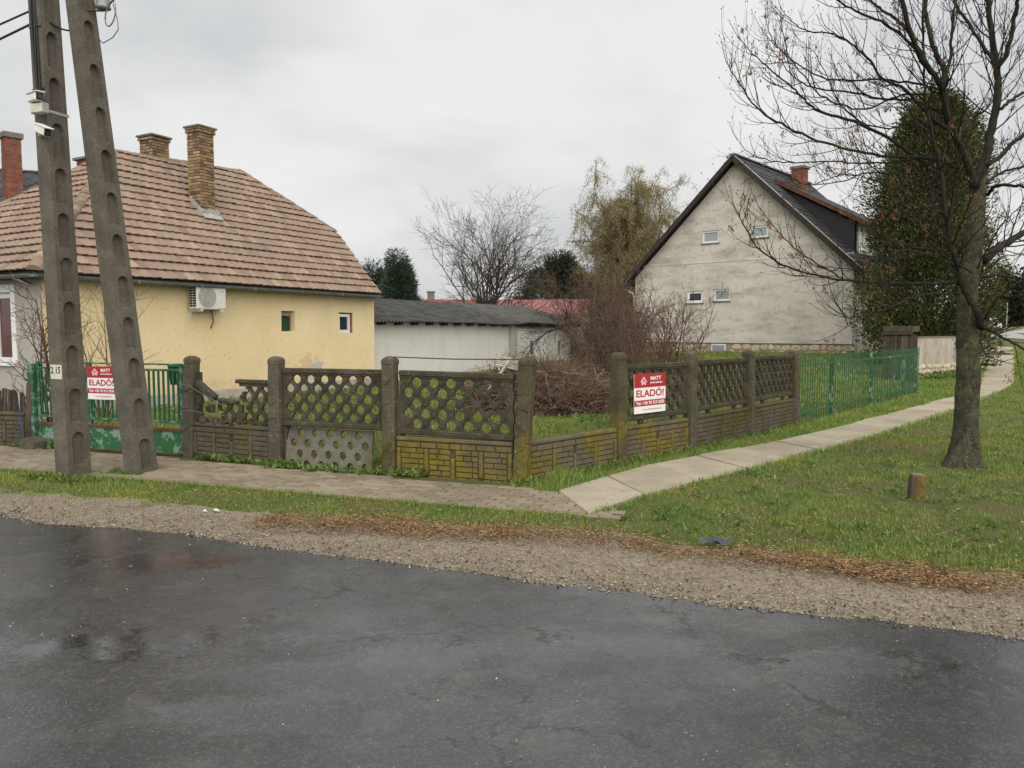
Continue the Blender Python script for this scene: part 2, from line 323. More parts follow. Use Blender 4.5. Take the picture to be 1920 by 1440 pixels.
M['flakypost'] = peel('flaking_white_paint', (.40, .40, .36), (.02, .11, .05), .5, 6)
M['rust'] = simple('rusty_iron', (.11, .05, .026), .4, 8, .85)
M['binplastic'] = simple('green_plastic', (.012, .10, .035), .15, 4, .4, .5, 0)
M['signwhite'] = simple('sign_white', (.80, .78, .77), .03, 3, .4, .4, 0); M['signred'] = simple('sign_red', (.40, .022, .026), .05, 3, .4, .4, 0)
M['signpink'] = simple('sign_print_pale_red', (.55, .22, .22), .05, 3, .4, .4, 0)
M['plate'] = simple('number_plate', (.58, .55, .47), .15, 12, .7); M['platetext'] = simple('number_paint', (.04, .04, .04), .1, 12, .7, .2, 0)
def barkm(name, a, b, moss, amt, sc=9):
    t = NT(name); c = t.ramp(t.noise(sc, 6, .7, scale3=(1, 1, .5)), (.3, a), (.7, b)); c = t.mix(t.ramp(t.noise(2.2, 6, .7), (.62 - amt * .3, 0), (.80 - amt * .3, .9)), c, moss)
    t.bump(t.noise(sc * 4, 5, .7, scale3=(1, 1, .35)), .9, .02); return t.fin(c, .92, .2)
def trunkbark():
    t = NT('lichened_bark'); c = t.ramp(t.noise(16, 7, .75, scale3=(1, 1, .55)), (.32, (.020, .016, .011)), (.5, (.060, .052, .035)), (.7, (.11, .10, .07)))
    c = t.mix(t.ramp(t.noise(4.5, 7, .75), (.48, 0), (.60, .8)), c, (.105, .116, .056)); c = t.mix(t.ramp(t.noise(3.1, 6, .7), (.58, 0), (.68, .85)), c, (.055, .036, .022))
    sp = t.math('MULTIPLY', t.ramp(t.voro(26), (.12, 1), (.24, 0)), t.ramp(t.noise(5, 3), (.44, 0), (.54, .8))); c = t.mix(sp, c, (.24, .25, .185)); c = t.mix(t.ramp(t.noise(22, 5, .8), (.56, 0), (.66, .7)), c, (.155, .165, .105))
    t.bump(t.math('ADD', t.noise(38, 6, .8, scale3=(1, 1, .4)), t.noise(12, 4, .7)), 1.0, .03); return t.fin(c, .92, .2)
M['bark'] = trunkbark()
M['limb'] = barkm('limb_bark', (.014, .012, .010), (.036, .032, .023), (.062, .064, .020), .28)
M['twig'] = simple('dark_twig', (.018, .013, .011), .35, 5, .85, .25, 0)
M['seed'] = byrandom('dry_seed', [(.13, .065, .035), (.20, .10, .05), (.09, .045, .03), (.24, .12, .05)], .85)
M['brown_twig'] = byrandom('brown_twig', [(.085, .055, .040), (.125, .082, .058), (.065, .046, .036), (.17, .12, .085)], .9)
M['red_twig'] = byrandom('red_brown_twig', [(.105, .058, .044), (.14, .078, .058), (.075, .046, .037)], .85)
M['pile_twig'] = byrandom('brushwood', [(.15, .09, .062), (.24, .165, .115), (.10, .066, .05), (.34, .26, .19), (.17, .095, .066), (.055, .04, .034)], .9)
M['grey_twig'] = simple('grey_brown_twig', (.075, .062, .052), .3, 2, .9, .2, 0)
M['willow'] = byrandom('willow_leaf', [(.19, .155, .072), (.255, .21, .098), (.14, .115, .06), (.31, .255, .125)], .8)
M['willowtwig'] = simple('willow_twig', (.14, .11, .06), .3, 3, .9, .2, 0)
M['thuja'] = byrandom('thuja_frond', [(.034, .046, .018), (.066, .076, .028), (.11, .114, .038), (.165, .158, .052), (.052, .060, .024)], .85, .2, 0, .8, .3)
M['pine'] = byrandom('pine_needles', [(.030, .052, .034), (.048, .074, .046), (.072, .10, .06), (.04, .062, .044)], .85, .2)
M['farpine'] = byrandom('olive_pine_needles', [(.040, .050, .032), (.062, .070, .044), (.085, .092, .058), (.05, .056, .038)], .85, .2)
M['hedge'] = byrandom('hedge_leaf', [(.025, .042, .022), (.045, .062, .03), (.06, .08, .038)], .85, .2)
M['farbush'] = byrandom('far_bush', [(.12, .075, .06), (.16, .10, .08), (.09, .06, .05)], .9)
M['carpaint'] = simple('white_car_paint', (.68, .69, .70), .02, 2, .2, .6, 0); M['lamp'] = simple('red_tail_lamp', (.35, .01, .012), .05, 3, .2, .6, 0)
M['farroad'] = simple('pale_road', (.34, .33, .31), .15, .5, .7)
M['film'] = simple('grey_plastic_film', (.055, .06, .068), .35, 8, .4, .45, .3, 20)
M['lichenstone'] = conc('lichen_stone', (.085, .070, .048), (.30, .15, .016), .72, 0, .5)
M['paper'] = simple('litter_paper', (.6, .58, .53), .15, 10, .8)
M['bluerope'] = simple('blue_cord', (.02, .07, .3), .2, 9, .7, .3, 0)

# ------------------------------------------------------------------ mesh helpers (all shapes are made in world coordinates)
INV = {}
def tag(o, label=None, cat=None, group=None, kind=None):
    if label: o['label'] = label
    if cat: o['category'] = cat
    if group: o['group'] = group
    if kind: o['kind'] = kind
    return o
def thing(name, loc, label, cat, group=None):
    o = bpy.data.objects.new(name, None); COL.objects.link(o); o.location = tuple(float(v) for v in loc); o.empty_display_size = .2
    INV[o] = Matrix.Translation(-Vector(o.location)); return tag(o, label, cat, group)
def link(name, me, parent=None, mat=None):
    if mat is not None and not me.materials: me.materials.append(M[mat] if isinstance(mat, str) else mat)
    o = bpy.data.objects.new(name, me); COL.objects.link(o)
    if parent is not None:
        o.parent = parent; o.matrix_parent_inverse = INV.get(parent, Matrix.Identity(4))
    return o
class MB:
    def __init__(s): s.v = []; s.f = []
    def add(s, vs, fs):
        k = len(s.v); s.v.extend([tuple(map(float, v)) for v in vs]); s.f.extend([tuple(i + k for i in f) for f in fs]); return s
    def build(s, name, mat, parent=None, smooth=False):
        me = bpy.data.meshes.new(name); me.from_pydata(s.v, [], s.f); me.update()
        if smooth: me.polygons.foreach_set('use_smooth', [True] * len(me.polygons))
        return link(name, me, parent, mat)
    def box(s, O, ex, ey, ez, x, y, z, c=0.0):
        """box in the frame O, ex, ey, ez; c chamfers its edges"""
        O = np.asarray(O, float); ex, ey, ez = (np.asarray(q, float) for q in (ex, ey, ez))
        flip = np.dot(np.cross(ex, ey), ez) < 0
        def P(a, b, d): return O + ex * a + ey * b + ez * d
        if c <= 0:
            vs = [P(a, b, d) for d in z for b in y for a in x]
            fs = [(0, 2, 3, 1), (4, 5, 7, 6), (0, 1, 5, 4), (2, 6, 7, 3), (0, 4, 6, 2), (1, 3, 7, 5)]
        else:
            vs = []; idx = {}
            X, Y, Z = x, y, z
            for i in (0, 1):
                for j in (0, 1):
                    for k in (0, 1):
                        ci = (1, -1)[i] * c; cj = (1, -1)[j] * c; ck = (1, -1)[k] * c
                        for ax in range(3):
                            q = [X[i], Y[j], Z[k]]
                            if ax != 0: q[0] += ci
                            if ax != 1: q[1] += cj
                            if ax != 2: q[2] += ck
                            idx[i, j, k, ax] = len(vs); vs.append(P(*q))
            fs = []
            g = lambda i, j, k, a: idx[i, j, k, a]
            for i in (0, 1): f = [g(i, 0, 0, 0), g(i, 1, 0, 0), g(i, 1, 1, 0), g(i, 0, 1, 0)]; fs.append(f if i else f[::-1])
            for j in (0, 1): f = [g(0, j, 0, 1), g(1, j, 0, 1), g(1, j, 1, 1), g(0, j, 1, 1)]; fs.append(f if not j else f[::-1])
            for k in (0, 1): f = [g(0, 0, k, 2), g(1, 0, k, 2), g(1, 1, k, 2), g(0, 1, k, 2)]; fs.append(f if k else f[::-1])
            for i in (0, 1):
                for j in (0, 1): f = [g(i, j, 0, 0), g(i, j, 1, 0), g(i, j, 1, 1), g(i, j, 0, 1)]; fs.append(f if (i ^ j) else f[::-1])
            for i in (0, 1):
                for k in (0, 1): f = [g(i, 0, k, 0), g(i, 1, k, 0), g(i, 1, k, 2), g(i, 0, k, 2)]; fs.append(f[::-1] if (i ^ k) else f)
            for j in (0, 1):
                for k in (0, 1): f = [g(0, j, k, 1), g(1, j, k, 1), g(1, j, k, 2), g(0, j, k, 2)]; fs.append(f if (j ^ k) else f[::-1])
            for i in (0, 1):
                for j in (0, 1):
                    for k in (0, 1): f = [g(i, j, k, 0), g(i, j, k, 1), g(i, j, k, 2)]; fs.append(f if (i ^ j ^ k) else f[::-1])
        if flip: fs = [tuple(f[::-1]) for f in fs]
        return s.add(vs, fs)
    def beam(s, a, b, w, h, up=ZU, c=0.0):
        a = np.asarray(a, float); b = np.asarray(b, float); e = unit(b - a); sd_ = unit(np.cross(e, up)); u = np.cross(sd_, e)
        return s.box(a, e, sd_, u, (0, np.linalg.norm(b - a)), (-w / 2, w / 2), (-h / 2, h / 2), c)
    def tube(s, pts, r, n=8, cap=True):
        pts = np.asarray(pts, float); r = np.broadcast_to(np.asarray(r, float), (len(pts),)); K = len(pts)
        T = np.gradient(pts, axis=0); T /= np.linalg.norm(T, axis=1)[:, None] + 1e-9
        ref = ZU if abs(T[0][2]) < .9 else np.array([1., 0, 0]); k = len(s.v); a = np.arange(n) * 2 * math.pi / n
        for i in range(K):
            e1 = unit(np.cross(T[i], ref)); e2 = np.cross(T[i], e1)
            s.v.extend(map(tuple, pts[i] + r[i] * (np.cos(a)[:, None] * e1 + np.sin(a)[:, None] * e2)))
        for i in range(K - 1):
            for j in range(n): j2 = (j + 1) % n; s.f.append((k + i * n + j, k + i * n + j2, k + (i + 1) * n + j2, k + (i + 1) * n + j))
        if cap: s.f.append(tuple(k + j for j in range(n))[::-1]); s.f.append(tuple(k + (K - 1) * n + j for j in range(n)))
        return s
    def prism(s, pts2, O, ex, ey, ez, d0, d1):
        """outline in ex,ez extruded along ey"""
        O = np.asarray(O, float); n = len(pts2); vs = [O + ex * p[0] + ez * p[1] + ey * d for d in (d0, d1) for p in pts2]
        fs = [tuple(range(n)), tuple(range(2 * n - 1, n - 1, -1))] + [(i, i + n, (i + 1) % n + n, (i + 1) % n) for i in range(n)]
        return s.add(vs, fs)
    def holed(s, outer, holes, O, ex, ey, ez, depth, back=False):
        """flat sheet in ex,ez with openings; the openings get reveals of the given depth along ey"""
        O = np.asarray(O, float); lp = [outer] + holes; flat = [p for q in lp for p in q]
        tri = tessellate_polygon([[Vector((p[0], p[1], 0)) for p in q] for q in lp])
        P = lambda p, d: O + ex * p[0] + ez * p[1] + ey * d
        s.add([P(p, 0) for p in flat], [tuple(t) for t in tri])
        if back: s.add([P(p, depth) for p in flat], [tuple(t) for t in tri])
        for q in (lp if back else holes):
            n = len(q); s.add([P(p, d) for d in (0, depth) for p in q], [(i, (i + 1) % n, (i + 1) % n + n, i + n) for i in range(n)])
        return s
def npmesh(name, V, quads=None, tris=None, mat=None, parent=None, smooth=False):
    me = bpy.data.meshes.new(name); V = np.ascontiguousarray(V, np.float32); me.vertices.add(len(V)); me.vertices.foreach_set('co', V.ravel())
    nq = 0 if quads is None else len(quads); n3 = 0 if tris is None else len(tris); L = nq * 4 + n3 * 3
    me.loops.add(L); me.polygons.add(nq + n3); li = np.concatenate([np.ravel(q) for q in (quads, tris) if q is not None and len(q)]).astype(np.int32)
    me.loops.foreach_set('vertex_index', li); st = np.concatenate([np.arange(nq) * 4, nq * 4 + np.arange(n3) * 3]).astype(np.int32)
    me.polygons.foreach_set('loop_start', st)
    if smooth: me.polygons.foreach_set('use_smooth', np.ones(nq + n3, bool))
    me.update(calc_edges=True); me.validate(); return link(name, me, parent, mat)
def tubes(name, lst, sides, mat, parent=None):
    """many tapered branches, (points, radii) each, as one mesh"""
    by = {}
    for p, r in lst: by.setdefault(len(p), []).append((p, r))
    Vs, Qs, k = [], [], 0; a = np.arange(sides) * 2 * math.pi / sides
    for K, L in by.items():
        P = np.array([p for p, r in L], float); Rr = np.array([r for p, r in L], float); N = len(L)
        T = np.empty_like(P); T[:, 1:-1] = P[:, 2:] - P[:, :-2]; T[:, 0] = P[:, 1] - P[:, 0]; T[:, -1] = P[:, -1] - P[:, -2]
        T /= np.linalg.norm(T, axis=2)[..., None] + 1e-9
        ref = np.where(np.abs(T[:, :1, 2:3]) < .8, np.array([0, 0, 1.]), np.array([1., 0, 0])); e1 = np.cross(T, np.broadcast_to(ref, T.shape)); e1 /= np.linalg.norm(e1, axis=2)[..., None] + 1e-9
        e2 = np.cross(T, e1); V = P[:, :, None, :] + Rr[:, :, None, None] * (np.cos(a)[:, None] * e1[:, :, None, :] + np.sin(a)[:, None] * e2[:, :, None, :])
        Vs.append(V.reshape(-1, 3)); b = (np.arange(N)[:, None, None] * K + np.arange(K - 1)[None, :, None]) * sides; j = np.arange(sides)[None, None, :]; j2 = (j + 1) % sides
        Qs.append(np.stack([b + j, b + j2, b + sides + j2, b + sides + j], -1).reshape(-1, 4) + k); k += N * K * sides
    return npmesh(name, np.concatenate(Vs), np.concatenate(Qs), None, mat, parent, True)
def cards(P, d, n, L, Wd):
    """leaf-sized pointed quads: positions, long axis, side axis, length, width"""
    d = d / (np.linalg.norm(d, axis=1)[:, None] + 1e-9); n = np.cross(d, n); n = n / (np.linalg.norm(n, axis=1)[:, None] + 1e-9)
    V = np.stack([P, P + d * (L * .5)[:, None] + n * (Wd * .5)[:, None], P + d * L[:, None], P + d * (L * .5)[:, None] - n * (Wd * .5)[:, None]], 1)
    return V.reshape(-1, 3), np.arange(len(P) * 4).reshape(-1, 4)
def rdir(n): 
    q = rng.normal(size=(n, 3)); return q / np.linalg.norm(q, axis=1)[:, None]
UNIT = {}
def unitbox(kind, c=.05):
    if kind not in UNIT:
        b = MB().box((0, 0, 0), (1, 0, 0), (0, 1, 0), (0, 0, 1), (-.5, .5), (-.5, .5), (-.5, .5), 0)
        me = bpy.data.meshes.new(kind); c1 = c
        # front face drawn in a little, so that every piece has a bevelled edge of its own
        v = [(-.5, .5, -.5), (.5, .5, -.5), (.5, .5, .5), (-.5, .5, .5), (-.5, -.2, -.5), (.5, -.2, -.5), (.5, -.2, .5), (-.5, -.2, .5), (-.5 + c1, -.5, -.5 + c1 * 2), (.5 - c1, -.5, -.5 + c1 * 2), (.5 - c1, -.5, .5 - c1 * 2), (-.5 + c1, -.5, .5 - c1 * 2)]
        f = [(0, 3, 2, 1), (0, 1, 5, 4), (1, 2, 6, 5), (2, 3, 7, 6), (3, 0, 4, 7), (4, 5, 9, 8), (5, 6, 10, 9), (6, 7, 11, 10), (7, 4, 8, 11), (8, 9, 10, 11)]
        me.from_pydata(v, [], f); me.update(); UNIT[kind] = me
    return UNIT[kind]
def piece(name, me, c, ex, ey, ez, sx, sy, sz, parent, mat):
    key = (me.name, mat)
    if key not in UNIT: m2 = me.copy(); m2.materials.clear(); m2.materials.append(M[mat]); UNIT[key] = m2
    o = bpy.data.objects.new(name, UNIT[key]); COL.objects.link(o); o.parent = parent; o.matrix_parent_inverse = INV.get(parent, Matrix.Identity(4))
    ex, ey, ez = np.asarray(ex) * sx, np.asarray(ey) * sy, np.asarray(ez) * sz
    o.matrix_basis = Matrix(((ex[0], ey[0], ez[0], c[0]), (ex[1], ey[1], ez[1], c[1]), (ex[2], ey[2], ez[2], c[2]), (0, 0, 0, 1))); return o

# house frames needed by materials
A_ = G(88, 784); B_ = G(703, 724.6); DH_ = unit(B_ - A_); NH_ = np.array([-DH_[1], DH_[0], 0])
M['yellow'] = yellow_plaster()

# ================================================================== THE SETTING
def struct(o): o['kind'] = 'structure'; return o
def gline(px): return np.array([GT(*p) for p in px])
def ext(a, b, d): return b + unit(b - a) * d
def resample(L, n):
    s = np.concatenate([[0], np.cumsum(np.linalg.norm(np.diff(L, axis=0), axis=1))]); t = np.linspace(0, s[-1], n)
    return np.stack([np.interp(t, s, L[:, i]) for i in range(3)], 1)
xs = np.unique(np.concatenate([np.linspace(-300, -25, 24), np.linspace(-25, 30, 150), np.linspace(30, 300, 30)]))
ys = np.unique(np.concatenate([np.linspace(-60, 0, 8), np.linspace(0, 50, 140), np.linspace(50, 120, 36), np.linspace(120, 600, 20)]))
GX, GY = np.meshgrid(xs, ys, indexing='ij'); GZ = zt(GX, GY) - .004
GZ += np.where(GY > 3, (fbm(GX, GY, .9, 3) - .5) * .03, 0) * sst(0, .8, np.abs(GY - 0))
GZ = GZ - .006
nx, ny = GX.shape; ii = (np.arange(nx - 1)[:, None] * ny + np.arange(ny - 1)[None, :]).ravel()
struct(npmesh('ground', np.stack([GX, GY, GZ], -1).reshape(-1, 3), np.stack([ii, ii + ny, ii + ny + 1, ii + 1], -1), None, 'soil', None, True))

edge_px = [(0, 969), (100, 983), (200, 993), (333, 1004), (430, 1018), (533, 1034), (640, 1047), (740, 1059), (840, 1071), (940, 1085), (1040, 1097), (1173, 1111), (1280, 1128), (1380, 1140), (1480, 1151), (1580, 1161), (1680, 1173), (1800, 1187), (1920, 1203)]
grass_px = [(0, 926), (60, 934), (130, 937), (250, 952), (420, 967), (560, 980), (700, 988), (850, 1001), (1000, 1003), (1100, 1008), (1200, 1022), (1300, 1038), (1420, 1046), (1500, 1056), (1620, 1070), (1700, 1078), (1800, 1088), (1920, 1093)]
E_ = gline(edge_px); GR = gline(grass_px)
E_ = np.vstack([ext(E_[3], E_[0], 60), ext(E_[3], E_[0], 8), E_, ext(E_[-4], E_[-1], 8), ext(E_[-4], E_[-1], 60)])
GR = np.vstack([ext(GR[3], GR[0], 60), ext(GR[3], GR[0], 8), GR, ext(GR[-4], GR[-1], 8), ext(GR[-4], GR[-1], 60)])
# asphalt: a ragged kerbless edge
def frayed(L, n, amp, seed, lo=2, hi=-2):
    q = np.vstack([L[:lo], resample(L[lo - 1:len(L) + hi + 1], n), L[hi:]]) 
    nn = np.array([.36, .93, 0]); o = (fbm(q[:, 0] * 1.0, q[:, 1], 2.2, seed) - .5) * amp + (vnoise(q[:, 0], q[:, 1], 9, seed + 5) - .5) * amp * .4
    o[:lo] = 0; o[hi:] = 0; return q + nn * o[:, None]
EF = frayed(E_, 260, .16, 4)
def strip(name, La, Lb, z, mat, rows=4, bumpz=0, seed=0):
    n = len(La); t = np.linspace(0, 1, rows)[None, :, None]; V = La[:, None, :] * (1 - t) + Lb[:, None, :] * t
    zz = zt(V[..., 0], V[..., 1]) + z
    if bumpz: zz = zz + (fbm(V[..., 0], V[..., 1], 2.5, seed) - .5) * bumpz * np.sin(np.linspace(0, math.pi, rows))[None, :]
    V[..., 2] = zz; i = (np.arange(n - 1)[:, None] * rows + np.arange(rows - 1)[None, :]).ravel()
    return npmesh(name, V.reshape(-1, 3), np.stack([i, i + 1, i + rows + 1, i + rows], -1), None, mat, None, True)
md = unit(E_[-3] - E_[2]); mper = np.array([-md[1], md[0], 0]); mper = -mper if mper[1] > 0 else mper
struct(strip('road', EF, EF + mper * 7.5, .012, 'asphalt', 3))
GRf = frayed(GR, 260, .3, 11); EF2 = EF + mper * .06
# shoulder: from below the asphalt edge to under the grass
shA = resample(EF2[1:-1], 300); shB = resample(GRf[1:-1] - mper * .18, 300)
shA = np.vstack([EF2[:1], shA, EF2[-1:]]); shB = np.vstack([GRf[:1], shB, GRf[-1:]])
struct(strip('gravel_shoulder', shA, shB, .006, 'gravel', 14, .035, 21))

# ---- brick pavement along the fence, each paver a piece
pv_near = [G(-10, 880), G(1100, 971)]; pv_far = [G(-10, 837), G(1062, 926)]
e0 = unit(pv_near[1] - pv_near[0]); e0[2] = 0; n0 = np.array([-e0[1], e0[0], 0])
if n0[1] < 0: n0 = -n0
c0 = pv_near[1]; depthw = float(np.dot(pv_far[1] - c0, n0)); lenw = 16.0
wl = float(np.dot(pv_far[0] - c0, n0))       # the pavement widens towards the gate
far_line = lambda s: depthw + (wl - depthw) * np.clip(s / 7.0, 0, 1)
pvq = np.array([c0 + e0 * .35, c0 - e0 * lenw, c0 - e0 * lenw + n0 * wl, c0 - e0 * 7 + n0 * wl, c0 + n0 * depthw + e0 * .05])
mbp = MB(); mbp.add([tuple(p + ZU * .004) for p in pvq], [tuple(range(5))]); pav = struct(mbp.build('brick_pavement', 'joint'))
unitpaver = bpy.data.meshes.new('paver')
unitpaver.from_pydata([(-.5, -.5, -.5), (.5, -.5, -.5), (.5, .5, -.5), (-.5, .5, -.5), (-.5, -.5, .35), (.5, -.5, .35), (.5, .5, .35), (-.5, .5, .35), (-.47, -.44, .5), (.47, -.44, .5), (.47, .44, .5), (-.47, .44, .5)], [], [(3, 2, 1, 0), (0, 1, 5, 4), (1, 2, 6, 5), (2, 3, 7, 6), (3, 0, 4, 7), (4, 5, 9, 8), (5, 6, 10, 9), (6, 7, 11, 10), (7, 4, 8, 11), (8, 9, 10, 11)])
pl = []
PL, PW = .20, .10
for r in range(int(wl / PW) + 2):
    for k in range(-2, int(lenw / PL)):
        s = k * PL + (PL / 2 if r % 2 else 0); y = (r + .5) * PW
        if y > far_line(s) - .02: continue
        if s < -.02 + y * -.0 and (s < -(.32 - y * .3)): continue
        c = c0 - e0 * s + n0 * y; px, py = pr(c)
        if px < -60: continue
        pl.append((np.linalg.norm(c - C0), c))
pl.sort(key=lambda q: q[0]); rest = MB()
tilts = rng.normal(size=(len(pl), 3))
for i, (d_, c) in enumerate(pl):
    ca = c + ZU * (.008 + .0025 * tilts[i, 0]); ez = unit(ZU + .010 * tilts[i, 1] * e0 + .012 * tilts[i, 2] * n0); ex = unit(e0 - ez * np.dot(e0, ez)); ey = np.cross(ez, ex)
    if i < 300: piece('paver', unitpaver, ca, ex, ey, ez, PL - .013, PW - .012, .03, pav, 'paver')
    else:
        vs = [ca + ex * v.co[0] * (PL - .013) + ey * v.co[1] * (PW - .012) + ez * v.co[2] * .03 for v in unitpaver.vertices]
        rest.add(vs, [tuple(p.vertices) for p in unitpaver.polygons][1:])
if rest.v: rest.build('pavers_far', 'paver', pav)['kind'] = 'stuff'

# ---- concrete slab path up the side street
PLp = gline([(1047, 926), (1120, 903), (1236, 871), (1353, 851), (1460, 830), (1540, 811), (1583, 801), (1621, 788), (1694, 771), (1753, 755), (1789, 744), (1837, 722), (1845, 700), (1852, 679), (1861, 650)])
PRp = gline([(1103, 971), (1200, 936), (1280, 914), (1380, 889), (1470, 865), (1555, 843), (1614, 826), (1673, 808), (1789, 771), (1837, 752), (1880, 734), (1902, 722), (1903, 690), (1902, 670), (1901, 652)])
npath = 42; pa = resample(PLp, npath * 4 + 1); pb = resample(PRp, npath * 4 + 1)
mbp = MB(); 
for i in range(npath * 4):
    mbp.add([pa[i] + ZU * (.002), pb[i] + ZU * .002, pb[i + 1] + ZU * .002, pa[i + 1] + ZU * .002], [(0, 1, 2, 3)])
path = struct(mbp.build('concrete_path', 'joint'))
for k in range(npath):
    i = k * 4; j = i + 4; g0 = .014 / max(.3, np.linalg.norm(pa[j] - pa[i])); top = .028 + rng.uniform(-.006, .008); tl = rng.uniform(-.006, .006)
    A0, B0, A1, B1 = (pa[i] + (pa[j] - pa[i]) * g0, pb[i] + (pb[j] - pb[i]) * g0, pa[j] - (pa[j] - pa[i]) * g0, pb[j] - (pb[j] - pb[i]) * g0)
    jl = rng.uniform(-.03, .03); sdv = unit(B0 - A0); A0 = A0 + sdv * jl; A1 = A1 + sdv * jl; B0 = B0 + sdv * jl; B1 = B1 + sdv * jl
    hs = [top + tl, top - tl, top - tl, top + tl]; q = [A0, B0, B1, A1]; cc = sum(q) / 4
    q = [np.array([p[0], p[1], float(zt(p[0], p[1]))]) for p in q]
    mb = MB(); ins = [p + (cc - p) * .012 for p in q]
    mb.add([p - ZU * .02 for p in q] + [p + ZU * (h - .008) for p, h in zip(q, hs)] + [np.array([p[0], p[1], o[2]]) + ZU * h for p, h, o in zip(ins, hs, q)],
           [(8, 9, 10, 11)] + [(a, (a + 1) % 4, (a + 1) % 4 + 4, a + 4) for a in range(4)] + [(a + 4, (a + 1) % 4 + 4, (a + 1) % 4 + 8, a + 8) for a in range(4)])
    mb.build('slab', 'slab', path)
# ---- the cross road far up the side street and a strip of kerb
fr = MB(); fa = [GT(1852, 633), GT(1990, 640), GT(2100, 636)]; fb = [D(1846, 616.5, 92), D(1960, 616, 88), D(2110, 616, 84)]
for L in (fa, fb):
    for p in L: p[2] = float(zt(p[0], p[1])) + .03
for i in range(2): fr.add([fa[i], fa[i + 1], fb[i + 1], fb[i]], [(0, 1, 2, 3)])
struct(fr.build('far_road', 'farroad'))

# ================================================================== BUILDINGS
X1 = np.array([1., 0, 0]); Y1 = np.array([0, 1., 0])
def clip2(poly, edges):
    for (p, n) in edges:
        out = []
        for i in range(len(poly)):
            a = poly[i]; b = poly[(i + 1) % len(poly)]; da = (a[0] - p[0]) * n[0] + (a[1] - p[1]) * n[1]; db = (b[0] - p[0]) * n[0] + (b[1] - p[1]) * n[1]
            if da >= 0: out.append(a)
            if (da >= 0) != (db >= 0): t = da / (da - db); out.append((a[0] + (b[0] - a[0]) * t, a[1] + (b[1] - a[1]) * t))
        poly = out
        if len(poly) < 3: return []
    return poly
def area2(p): return abs(sum(p[i][0] * p[(i + 1) % len(p)][1] - p[(i + 1) % len(p)][0] * p[i][1] for i in range(len(p)))) / 2
def tile_plane(poly3, eave_dir, width, expo, skip=None, th=.022, lift=.05, jit=.006):
    """lay tiles course by course over a flat convex roof face; returns (distance to eye, outline, frame) for each tile"""
    poly3 = [np.asarray(p, float) for p in poly3]; O = poly3[0]; ex = unit(eave_dir); n = unit(np.cross(poly3[1] - poly3[0], poly3[2] - poly3[0]))
    if n[2] < 0: n = -n
    ey = np.cross(n, ex)
    if ey[2] < 0: ey = -ey
    p2 = [(float(np.dot(p - O, ex)), float(np.dot(p - O, ey))) for p in poly3]; cx = sum(p[0] for p in p2) / len(p2); cy = sum(p[1] for p in p2) / len(p2)
    ed = []
    for i in range(len(p2)):
        a, b = p2[i], p2[(i + 1) % len(p2)]; nn = (-(b[1] - a[1]), b[0] - a[0])
        if (cx - a[0]) * nn[0] + (cy - a[1]) * nn[1] < 0: nn = (-nn[0], -nn[1])
        ed.append((a, nn))
    xs_ = [p[0] for p in p2]; ys_ = [p[1] for p in p2]; out = []; r = 0; y = min(ys_)
    while y < max(ys_) - .05:
        wob = (vnoise(np.array([r * 3.1]), np.array([1.0]), 1, 5)[0] - .5) * .03
        x = min(xs_) - rng.uniform(0, width)
        while x < max(xs_):
            q = [(x + .003, y), (x + width - .003, y), (x + width - .003, y + expo * 1.12), (x + .003, y + expo * 1.12)]
            c = clip2(q, ed)
            if c and area2(c) > .15 * width * expo:
                full = area2(c) > .995 * area2(q); ctr = O + ex * (x + width / 2) + ey * (y + expo / 2)
                if not (skip and skip(ctr)):
                    sag = (vnoise(np.array([x * .35 + 7]), np.array([y * .3]), 1, 9)[0] - .5) * .05
                    out.append((np.linalg.norm(ctr - C0), full, (x, y), c, O, ex, ey, n, expo, width, th, lift + rng.uniform(-jit, jit) + wob, rng.uniform(-jit, jit) + .022 * (th > .01), sag))
            x += width
        y += expo; r += 1
    return out
def tile_verts(t):
    _, full, (x, y), c, O, ex, ey, n, expo, width, th, lift, tl, sag = t
    def hgt(p): k = (p[1] - y) / (expo * 1.12); return lift * (1 - k) + .006 + tl * (p[0] - x) / width + sag
    m = len(c); lo = [O + ex * p[0] + ey * (p[1] + 0) + n * hgt(p) for p in c]; hi = [q + n * th for q in lo]
    return lo + hi, [tuple(range(m))[::-1], tuple(range(m, 2 * m))] + [(i, (i + 1) % m, (i + 1) % m + m, i + m) for i in range(m)]
def lay(tiles, parent, mat, name='tile', limit=300):
    tiles.sort(key=lambda t: t[0]); rest = MB(); cache = {}
    for i, t in enumerate(tiles):
        if i < limit:
            mb = MB(); mb.add(*tile_verts(t)); mb.build(name, mat, parent)
        else: rest.add(*tile_verts(t))
    if rest.v: rest.build(name, mat, parent)['kind'] = 'stuff'
def ridge(a, b, r, mat, parent, step=.36, name='ridge_tile'):
    a = np.asarray(a, float); b = np.asarray(b, float); e = unit(b - a); L = np.linalg.norm(b - a); sd_ = unit(np.cross(e, ZU)); up = np.cross(sd_, e); n = max(1, int(L / step))
    for i in range(n):
        s0 = L * i / n; s1 = L * (i + 1) / n + .05; mb = MB(); vs = []; tw = rng.uniform(-.012, .012); m = 6
        for s, rr in ((s0, r * 1.0), (s0 + .05, r * 1.12), (s1, r * .88)):
            for k in range(m + 1):
                th = math.pi * k / m; vs.append(a + e * s + sd_ * (math.cos(th) * rr + tw) + up * (math.sin(th) * rr * .8 - .03 + tw))
        M1 = m + 1; fs = [(j * M1 + k, j * M1 + k + 1, (j + 1) * M1 + k + 1, (j + 1) * M1 + k) for j in (0, 1) for k in range(m)] + [tuple(range(M1)), tuple(range(3 * M1 - 1, 2 * M1 - 1, -1))]
        mb.add(vs, fs); mb.build(name, mat, parent)
